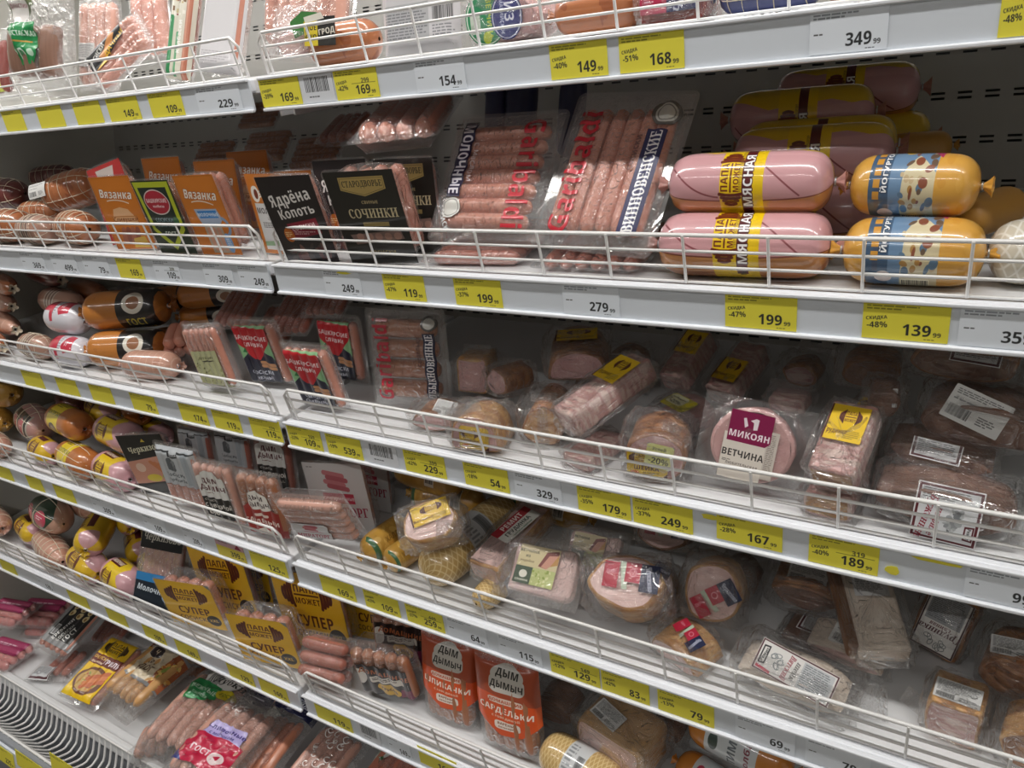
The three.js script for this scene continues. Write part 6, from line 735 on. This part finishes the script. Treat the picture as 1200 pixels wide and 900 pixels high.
put(meat('tall carton-labelled brisket standing in the shadow behind the pork belly', 'brisket', null, { name: 'brisket_slab', len: 0.05, shape: SLAB(0.042, 0.11, 54), cut: M.brownMeat, side: M.rind, labels: [{ cell: ART.brisket, w: 0.072, h: 0.105, at: [0, 0.056, 0.034] }] }), 4, [1070, 680, 1166, 786], { h: 0.0, rot: [-30, -12, -8] });
put(meat('pork belly block with a pink cut face under a wrapped paper label', 'pork belly', null, { name: 'pork_belly', len: 0.08, shape: SLAB(0.04, 0.08, 55), cut: M.bacon, side: M.rindGold, labels: [{ cell: ART.paperDense, w: 0.07, h: 0.04, at: [0, 0.0865, 0.01], rot: [-80, 0, 0] }], fins: [{ w: 0.06, h: 0.03, at: [-0.06, 0.03, 0.03], rot: [-50, -30, 0] }] }), 4, [1080, 758, 1174, 886], { d: 0.075, rot: [0, -6, 0] });
put(meat('dark smoked slab with a crumpled paper label beside the pork belly', 'smoked pork', null, { name: 'smoked_pork', len: 0.1, shape: BLOB(0.05, 0.045, 56), cut: M.rind, side: M.rind, labels: [{ cell: ART.paperDense, w: 0.07, h: 0.036, at: [-0.01, 0.092, 0.02], rot: [-70, 0, 10] }] }), 4, [1124, 726, 1250, 824], { h: 0.02, rot: [0, -10, 0] });
put(meat('golden-brown knuckle in clear film at the end of the fourth fence', 'smoked pork', null, { name: 'smoked_pork', len: 0.09, shape: BLOB(0.055, 0.045, 57), cut: M.rind, side: M.rindGold, puff: 0.005 }), 4, [1146, 794, 1270, 904], { d: 0.07, rot: [0, -8, 0] });

// ---------------- fifth shelf
const PN = 'pale netted sausages at the end of the fifth shelf';
put(chub('pale netted sausage beside the end panel on the fifth shelf', 'sausage loaf', PN, { L: 0.17, r: 0.036, art: ART.palePink, end: 4, net: 5 }), 5, [-50, 592, 18, 640], { h: 0.02, rot: [0, -10, 0], size: 1 });
put(chub('pale netted sausage beside the end panel on the fifth shelf', 'sausage loaf', PN, { L: 0.18, r: 0.034, art: ART.palePink, end: 4, net: 5, clips: false }), 5, [58, 572, 126, 608], { h: 0.07, rot: [0, -10, 0], size: 0.95 });
put(chub('flesh-coloured chub pair look with a dark green label and red ovals', 'sausage chub', null, { L: 0.17, r: 0.042, art: ART.pinkGreen, end: 3.4, clips: false, net: 1 }), 5, [30, 586, 98, 634], { h: 0.04, rot: [0, -10, 0], size: 1 });
put(chub('slim pale netted sausage lying along the fifth fence', 'sausage loaf', null, { L: 0.17, r: 0.03, art: ART.palePink, end: 3.5, net: 7, clips: false }), 5, [28, 622, 82, 664], { h: 0, rot: [0, -14, 0] });
for (const [l, x0, y0, x1, y1, h, ry, a] of [['small yellow and pink chub beside the green labelled one', 4, 604, 46, 642, 0.01, -14, 'yellowFull'], ['egg-like yellow and pink chub standing above its row', 94, 600, 150, 656, 0.045, -50, 'yellowFull'], ['yellow and pink chub with crumpled print at the fifth fence', 70, 632, 128, 680, 0, -12, 'yellowFull'], ['pink chub with a yellow barbell label touching the blue edged pack', 112, 652, 170, 704, 0, -10, 'pinkYellow'], ['yellow and pink chub half hidden behind the black topped pack', 146, 636, 194, 676, 0.02, -16, 'pinkYellow']]) put(chub(l, 'sausage chub', null, { L: 0.14, r: 0.038, art: ART[a], end: 5 }), 5, [x0, y0, x1, y1], { h, rot: [0, ry, 0] });
for (const [x0, y0, x1, y1, h] of [[128, 612, 176, 652, 0.03], [150, 606, 206, 640, 0.05], [120, 596, 160, 628, 0.06]]) put(chub('pink and yellow chub in the shadow at the back of the fifth shelf', 'sausage chub', 'pink and yellow chubs in the shadow of the fifth shelf', { L: 0.14, r: 0.036, art: ART.yellowFull, end: 5 }), 5, [x0, y0, x1, y1], { h, rot: [0, -30, 0] });
put(cardPack('clear pack with a black top and a blue band leaning over the fifth fence', 'sausage pack', null, { w: 0.13, h: 0.17, cell: ART.chBlue }), 5, [146, 620, 226, 722], { h: 0.0, rot: [-30, 4, 0] });
put(cardPack('yellow barbell card pack standing behind a tilted one', 'sausage pack', null, { w: 0.13, h: 0.15, cell: ART.superA, d: 0.042 }), 5, [208, 634, 304, 742], { h: 0, rot: [-4, 8, 4] });
put(cardPack('yellow barbell card pack tilted forward onto the fence by the blue edged pack', 'sausage pack', null, { w: 0.13, h: 0.115, cell: ART.superA, d: 0.052, n: 4 }), 5, [172, 662, 268, 746], { h: 0.004, rot: [5, 12, 0] });
put(cardPack('yellow barbell card pack standing under the corner of the rails', 'sausage pack', null, { w: 0.135, h: 0.15, cell: ART.superA, d: 0.046 }), 5, [308, 664, 420, 772], { h: 0, rot: [-4, 8, 3] });
put(cardPack('yellow barbell card pack leaning forward before the rail corner', 'sausage pack', null, { w: 0.13, h: 0.115, cell: ART.superA, d: 0.052, n: 4 }), 5, [274, 698, 374, 788], { h: 0.004, rot: [4, 12, 0] });
for (const [x0, y0, x1, y1] of [[268, 640, 320, 720], [398, 672, 470, 760]]) put(cardPack('yellow card pack seen from its edge behind its row', 'sausage pack', 'yellow card packs in the second row of the fifth shelf', { w: 0.13, h: 0.15, cell: ART.superA, d: 0.042 }), 5, [x0, y0, x1, y1], { h: 0, rot: [-6, 10, 0] });
put(pack('clear pack of stubby pink sausages overhanging the fence corner', 'sausage pack', null, { w: 0.115, h: 0.085, n: 3, d: 0.05, dir: 'h', rows: 2, sm: M.redSaus, margin: 0.03 }), 5, [352, 740, 438, 804], { h: 0.01, rot: [-34, 8, 0] });
put(pack('grey-pink sausage pack with a black label bearing a gold oval', 'sausage pack', null, { w: 0.13, h: 0.12, n: 5, d: 0.055, sm: M.brownSaus, arts: [{ cell: ART.blackLabel, x0: 0.0, y0: 0.0, x1: 0.92, y1: 0.86 }] }), 5, [412, 738, 512, 826], { h: 0.004, rot: [8, 12, 0] });
put(pack('sausage pack with a black label standing behind the gold oval one', 'sausage pack', null, { w: 0.13, h: 0.12, n: 5, d: 0.05, sm: M.brownSaus, arts: [{ cell: ART.blackLabel, x0: 0.04, y0: 0.2, x1: 0.92, y1: 0.98 }] }), 5, [430, 712, 512, 792], { h: 0.01, rot: [-10, 12, 0] });
put(pouch('orange pouch with a pale cloud beside the black labelled sausage pack', 'sausage pouch', null, { cell: ART.orangeA, w: 0.13, h: 0.2, y0: 0.2, y1: 0.98 }), 5, [494, 730, 572, 862], { h: 0, rot: [-10, 2, 0] });
put(pouch('orange pouch with a pale cloud beside the wrapped loaf block', 'sausage pouch', null, { cell: ART.orangeB, w: 0.14, h: 0.2, y0: 0.2, y1: 0.98 }), 5, [562, 752, 654, 902], { h: 0, rot: [-10, 0, 4] });
put(meat('sausage loaf block wrapped in clear film with a barcode sticker', 'ham loaf', null, { name: 'ham_loaf', len: 0.075, shape: SLAB(0.055, 0.07, 61), cut: M.hamPale, side: skin(TX.fat, { color: 0xd8b98c }), labels: [{ cell: ART.paperDense, w: 0.05, h: 0.03, at: [-0.018, 0.077, 0.01], rot: [-80, 0, -10] }], fins: [{ w: 0.05, h: 0.04, at: [-0.065, 0.03, 0.02], rot: [-30, -60, 0], wave: 0.014 }] }), 5, [652, 802, 782, 936], { h: 0.02, rot: [0, -12, -4] });
put(chub('pale netted roll under the wrapped loaf block', 'ham roll', null, { name: 'ham_roll', L: 0.16, r: 0.04, art: ART.goldNet, end: 6, clips: false }), 5, [620, 864, 748, 944], { h: 0, rot: [0, -10, 0] });
put(meat('loose film wrapped meat in the shadow behind the wrapped loaf block', 'ham loaf', null, { name: 'ham_loaf', len: 0.07, shape: BLOB(0.045, 0.035, 62), cut: M.brownMeat, side: M.brownMeat, puff: 0.012, fins: [{ w: 0.06, h: 0.05, at: [-0.03, 0.03, 0.03], rot: [-30, 0, 0], wave: 0.014 }] }), 5, [622, 784, 706, 868], { h: 0.02, rot: [0, 0, 0] });
put(meat('film wrapped grey meat piece between the loaf block and the orange chubs', 'ham loaf', null, { name: 'ham_loaf', len: 0.07, shape: BLOB(0.04, 0.03, 63), cut: M.brownMeat, side: M.brownMeat }), 5, [748, 826, 812, 892], { h: 0.03, rot: [0, 0, 0] });
const OC = { L: 0.2, r: 0.042, art: ART.orangePrint, end: 7 };
put(chub('orange chub with a pale printed band under the fourth rail', 'sausage chub', null, OC), 5, [790, 838, 950, 922], { h: 0.04, rot: [0, -10, 0] });
put(chub('orange chub with a pale printed band in front of the other', 'sausage chub', null, OC), 5, [764, 872, 900, 960], { h: 0, rot: [0, -14, 0] });

// ---------------- bottom deck
const RP = 'rosy sealed packs heaped by the end panel on the deck';
{ const names = ['rosy sealed sausage pack leaning on the end panel', 'rosy sealed sausage pack lying across another on the deck', 'rosy sealed sausage pack lying alone at the air grille', 'rosy sealed sausage pack partly under the rosy heap']; for (const [x0, y0, x1, y1, h, ry, rz] of [[-26, 690, 34, 744, 0.06, 16, 0], [12, 688, 78, 742, 0.045, 24, 0], [-34, 742, 42, 794, 0.0, 10, 0], [30, 714, 88, 754, 0.0, 30, 0]]) put(pack(names.shift(), 'sausage pack', RP, { w: 0.15, h: 0.11, n: 4, d: 0.036, dir: 'h', rows: 1, sm: sausMat(0xe89a98), arts: [{ cell: ART.pinkPlum, x0: 0.1, y0: 0.4, x1: 0.9, y1: 0.95 }] }), 6, [x0, y0, x1, y1], { h, rot: [-82, ry, rz] }); }
put(pack('clear pack with a black panel picturing pale shrimp shapes', 'sausage pack', null, { w: 0.12, h: 0.18, n: 5, d: 0.03, sm: M.pinkSaus, arts: [{ cell: ART.blackSaus, x0: 0.12, y0: 0.12, x1: 0.98, y1: 0.98 }] }), 6, [46, 694, 128, 790], { h: 0.015, rot: [-58, 20, -16] });
put(pack('nearly empty looking clear pack with a black corner label on the deck', 'sausage pack', null, { w: 0.12, h: 0.15, n: 3, d: 0.02, sm: M.redSaus, margin: 0.2, arts: [{ cell: ART.filletTop, x0: 0.02, y0: 0.02, x1: 0.5, y1: 0.3 }] }), 6, [38, 744, 112, 812], { h: 0, rot: [-84, 24, 0] });
put(pack('clear pack with a bright yellow grill label lying on the deck', 'sausage pack', null, { w: 0.13, h: 0.19, n: 5, d: 0.03, sm: M.pinkSaus, arts: [{ cell: ART.grill, x0: 0.06, y0: 0.04, x1: 0.86, y1: 0.96 }] }), 6, [68, 740, 172, 838], { h: 0.015, rot: [-66, 22, -14] });
put(pack('clear pack with a yellow grill label half covered on the deck', 'sausage pack', null, { w: 0.13, h: 0.18, n: 5, d: 0.03, sm: M.brownSaus, arts: [{ cell: ART.grill, x0: 0.06, y0: 0.04, x1: 0.86, y1: 0.96 }] }), 6, [142, 734, 240, 816], { h: 0.0, rot: [-76, 14, -10] });
put(pack('dark pack tilted in the shadow behind the black panelled pack', 'sausage pack', null, { w: 0.12, h: 0.17, n: 5, d: 0.03, sm: M.redSaus }), 6, [104, 704, 170, 762], { h: 0.0, rot: [-70, 20, 0] });
put(bag('clear bag of yellowish sausages with a cream hot dog label', 'sausage bag', null, { w: 0.15, h: 0.21, d: 0.04, n: 5, r: 0.014, sm: sausMat(0xe0b070), arts: [{ cell: ART.cream, x0: 0.14, y0: 0.32, x1: 0.98, y1: 0.84 }] }), 6, [104, 744, 246, 850], { h: 0.03, rot: [-74, 26, -26] });
put(bag('clear bag of pale sausages with a green and white label', 'sausage bag', null, { w: 0.16, h: 0.24, d: 0.045, n: 5, r: 0.014, sm: M.paleSaus, arts: [{ cell: ART.oak, x0: 0.16, y0: 0.5, x1: 0.96, y1: 0.92 }] }), 6, [148, 776, 312, 910], { h: 0.03, rot: [-76, 30, -20] });
put(bag('clear bag of sausages with a lilac and crimson label at the grille', 'sausage bag', null, { w: 0.17, h: 0.24, d: 0.045, n: 5, r: 0.014, sm: M.paleSaus, arts: [{ cell: ART.lilac, x0: 0.06, y0: 0.16, x1: 0.9, y1: 0.6 }, { name: 'swirl_print', cell: ART.curl, x0: 0.1, y0: 0.7, x1: 0.6, y1: 0.98 }] }), 6, [176, 806, 346, 956], { h: 0.06, rot: [-76, 22, -16] });
const NH = { name: 'header_print', cell: ART.navy, x0: 0.0, y0: 0.68, x1: 1, y1: 1 };
put(bag('navy headed bag of orange sausages edged with green leaf print', 'sausage bag', null, { w: 0.17, h: 0.3, d: 0.045, n: 5, r: 0.016, len: 0.62, sy: 0.36, sm: sausMat(0xe0997a), arts: [NH, { name: 'leaf_print', cell: ART.leafy, x0: 0.0, y0: 0.05, x1: 0.7, y1: 0.68 }] }), 6, [258, 796, 392, 930], { h: 0.035, rot: [-66, 12, -10] });
put(bag('navy headed bag of pale sausages with white swirl print', 'sausage bag', null, { w: 0.17, h: 0.3, d: 0.045, n: 5, r: 0.015, len: 0.62, sy: 0.36, sm: M.paleSaus, arts: [NH, { name: 'swirl_print', cell: ART.curl, x0: 0.1, y0: 0.1, x1: 0.9, y1: 0.66 }], seed: 5 }), 6, [322, 812, 466, 956], { h: 0.05, rot: [-66, 10, -12] });
put(bag('navy headed bag of reddish sausages with leaf print under the fifth rail', 'sausage bag', null, { w: 0.17, h: 0.3, d: 0.045, n: 5, r: 0.016, len: 0.62, sy: 0.36, sm: sausMat(0xd88c74), arts: [NH, { name: 'leaf_print', cell: ART.leafy, x0: 0.0, y0: 0.05, x1: 0.7, y1: 0.68 }], seed: 8 }), 6, [396, 830, 540, 980], { h: 0.05, rot: [-66, 10, -12] });
put(bag('small navy bag with white script behind the green labelled bag', 'sausage bag', null, { w: 0.2, h: 0.13, d: 0.05, n: 6, r: 0.015, sm: M.paleSaus, arts: [{ cell: ART.navy, x0: 0.0, y0: 0.02, x1: 1, y1: 0.98 }] }), 6, [270, 786, 360, 838], { h: 0.03, rot: [-58, 6, -3] });
put(pack('clear pack of brown sausages in the shadow behind the hot dog bag', 'sausage pack', null, { w: 0.14, h: 0.17, n: 5, d: 0.03, sm: M.brownSaus, arts: [{ cell: ART.cream, x0: 0.1, y0: 0.2, x1: 0.9, y1: 0.7 }] }), 6, [192, 738, 272, 802], { h: 0, rot: [-74, 10, 0] });
put(pack('clear pack of pale sausages in the shadow above the green labelled bag', 'sausage pack', null, { w: 0.14, h: 0.17, n: 5, d: 0.03, sm: M.pinkSaus }), 6, [236, 762, 312, 822], { h: 0, rot: [-76, 8, 0] });
put(bag('clear bag of thick sausages lying lowest against the deck lip', 'sausage bag', null, { w: 0.12, h: 0.16, d: 0.045, n: 3, r: 0.018, sm: M.paleSaus }), 6, [148, 846, 214, 902], { h: 0.0, rot: [-86, 40, 0] });

// ================================================================ settle the goods: boxes that sink into each other are eased apart, none through its board or fence
{
  const V = () => new THREE.Vector3(), skip = /film_fin|seal|clip|casing_end|fin$/;
  for (const it of ITEMS) {
    const { g, s } = it; g.updateMatrixWorld(true); const wi = g.matrixWorld.clone().invert(), b = new THREE.Box3(), m = new THREE.Matrix4(), v = V();
    g.traverse((o) => { if (!o.isMesh || skip.test(o.name)) return; m.multiplyMatrices(wi, o.matrixWorld); const p = o.geometry.attributes.position; for (let i = 0; i < p.count; i++) b.expandByPoint(v.fromBufferAttribute(p, i).applyMatrix4(m)); });
    const loc = new THREE.Matrix4().multiplyMatrices(inv[s], g.matrixWorld), pos = V(), q = new THREE.Quaternion(), sc = V(); loc.decompose(pos, q, sc); it.pos = pos; it.k = 1; it.hits = 0;
    const kind = /chub|roll/.test(g.name) ? [0.97, 0.9, 0.9] : /ham|meat|fillet|pork|bacon|lard|brisket|belly/.test(g.name) ? [0.94, 0.92, 0.94] : /bag/.test(g.name) ? [0.9, 0.95, 0.85] : [0.985, 0.985, 0.94];
    it.e = b.getSize(V()).multiplyScalar(0.5 * sc.x); it.e.set(it.e.x * kind[0], it.e.y * kind[1], it.e.z * kind[2]);
    it.ax = [V().set(1, 0, 0), V().set(0, 1, 0), V().set(0, 0, 1)].map((a) => a.applyQuaternion(q));
    it.c = b.getCenter(V()).multiplyScalar(sc.x).applyQuaternion(q).add(pos); it.c0 = it.c.clone(); it.R = it.e.length();
    const full = it.full = it.e.clone(); it.reach = (n) => full.x * Math.abs(it.ax[0].dot(n)) + full.y * Math.abs(it.ax[1].dot(n)) + full.z * Math.abs(it.ax[2].dot(n));
    it.minY = it.c.y; { let lo = 1e9, over = 0; const M4 = inv[s].clone(); g.traverse((o) => { if (!o.isMesh) return; const k = M4.clone().multiply(o.matrixWorld), p = o.geometry.attributes.position; for (let i = 0; i < p.count; i++) { v.fromBufferAttribute(p, i).applyMatrix4(k); lo = Math.min(lo, v.y); if (s < 6 && v.y < 0.064) over = Math.max(over, v.z - (-0.0125 + 0.158 * v.y)); } }); it.minY = it.c.y - lo + 0.0006; over = Math.min(over, 0.06); if (over > 0) { it.c.z -= over; it.push = over; } it.c1 = it.c.clone(); }
  }
  const up = V().set(0, 1, 0), fw = V().set(0, 0, 1), t = V(), ax = V(), best = V();
  const relax = (n, mark) => { for (let step = 0; step < n; step++) {
    for (let i = 0; i < ITEMS.length; i++) for (let j = i + 1; j < ITEMS.length; j++) {
      const A = ITEMS[i], B = ITEMS[j]; if (A.s !== B.s) continue; t.subVectors(B.c, A.c); if (t.length() > A.R + B.R) continue;
      let min = 1e9; const test = (n) => { const l = n.length(); if (l < 1e-4) return true; ax.copy(n).divideScalar(l); const d = t.dot(ax), o = A.reach(ax) + B.reach(ax) - Math.abs(d); if (o <= 0) return false; if (o < min) { min = o; best.copy(ax).multiplyScalar(d < 0 ? -1 : 1); } return true; };
      let hit = A.ax.every((n) => test(n)) && B.ax.every((n) => test(n)); if (hit) for (const a of A.ax) { for (const b of B.ax) if (!test(V().crossVectors(a, b))) { hit = false; break; } if (!hit) break; }
      if (!hit || min < 0.0004) continue; if (mark && min > 0.0012) { A.hits++; B.hits++; continue; }
      A.c.addScaledVector(best, -min * 0.35); B.c.addScaledVector(best, min * 0.35);
    }
    for (const it of ITEMS) {
      const d = t.subVectors(it.c, it.c1); if (d.length() > 0.02) it.c.copy(it.c1).addScaledVector(d.setLength(0.02), 1);
      if (it.c.y < it.minY) it.c.y = it.minY;
      const lim = XL + 0.004 + it.reach(V().set(1, 0, 0)); if (it.c.x < lim) it.c.x = lim;
      if (it.push !== undefined && it.c.z > it.c1.z) it.c.z = it.c1.z;
    }
  }
  };
  relax(80); 
  for (let round = 0; round < 1; round++) {
    for (const it of ITEMS) it.hits = 0;
    relax(1, true);
    for (const it of ITEMS) if (it.hits) { const f = 0.955; it.k *= f; it.c.y -= it.minY * (1 - f) * (it.c.y < it.minY + 0.002 ? 1 : 0.5); it.c1.y = Math.min(it.c1.y, it.c.y); it.minY *= f; it.e.multiplyScalar(f); it.full.multiplyScalar(f); it.R *= f; }
    relax(70);
  }
  for (const it of ITEMS) { const p = it.pos.clone().sub(it.c0).multiplyScalar(it.k).add(it.c); it.g.position.copy(p.applyMatrix4(frame[it.s])); it.g.scale.multiplyScalar(it.k); }
}

renderer.render(scene, camera);
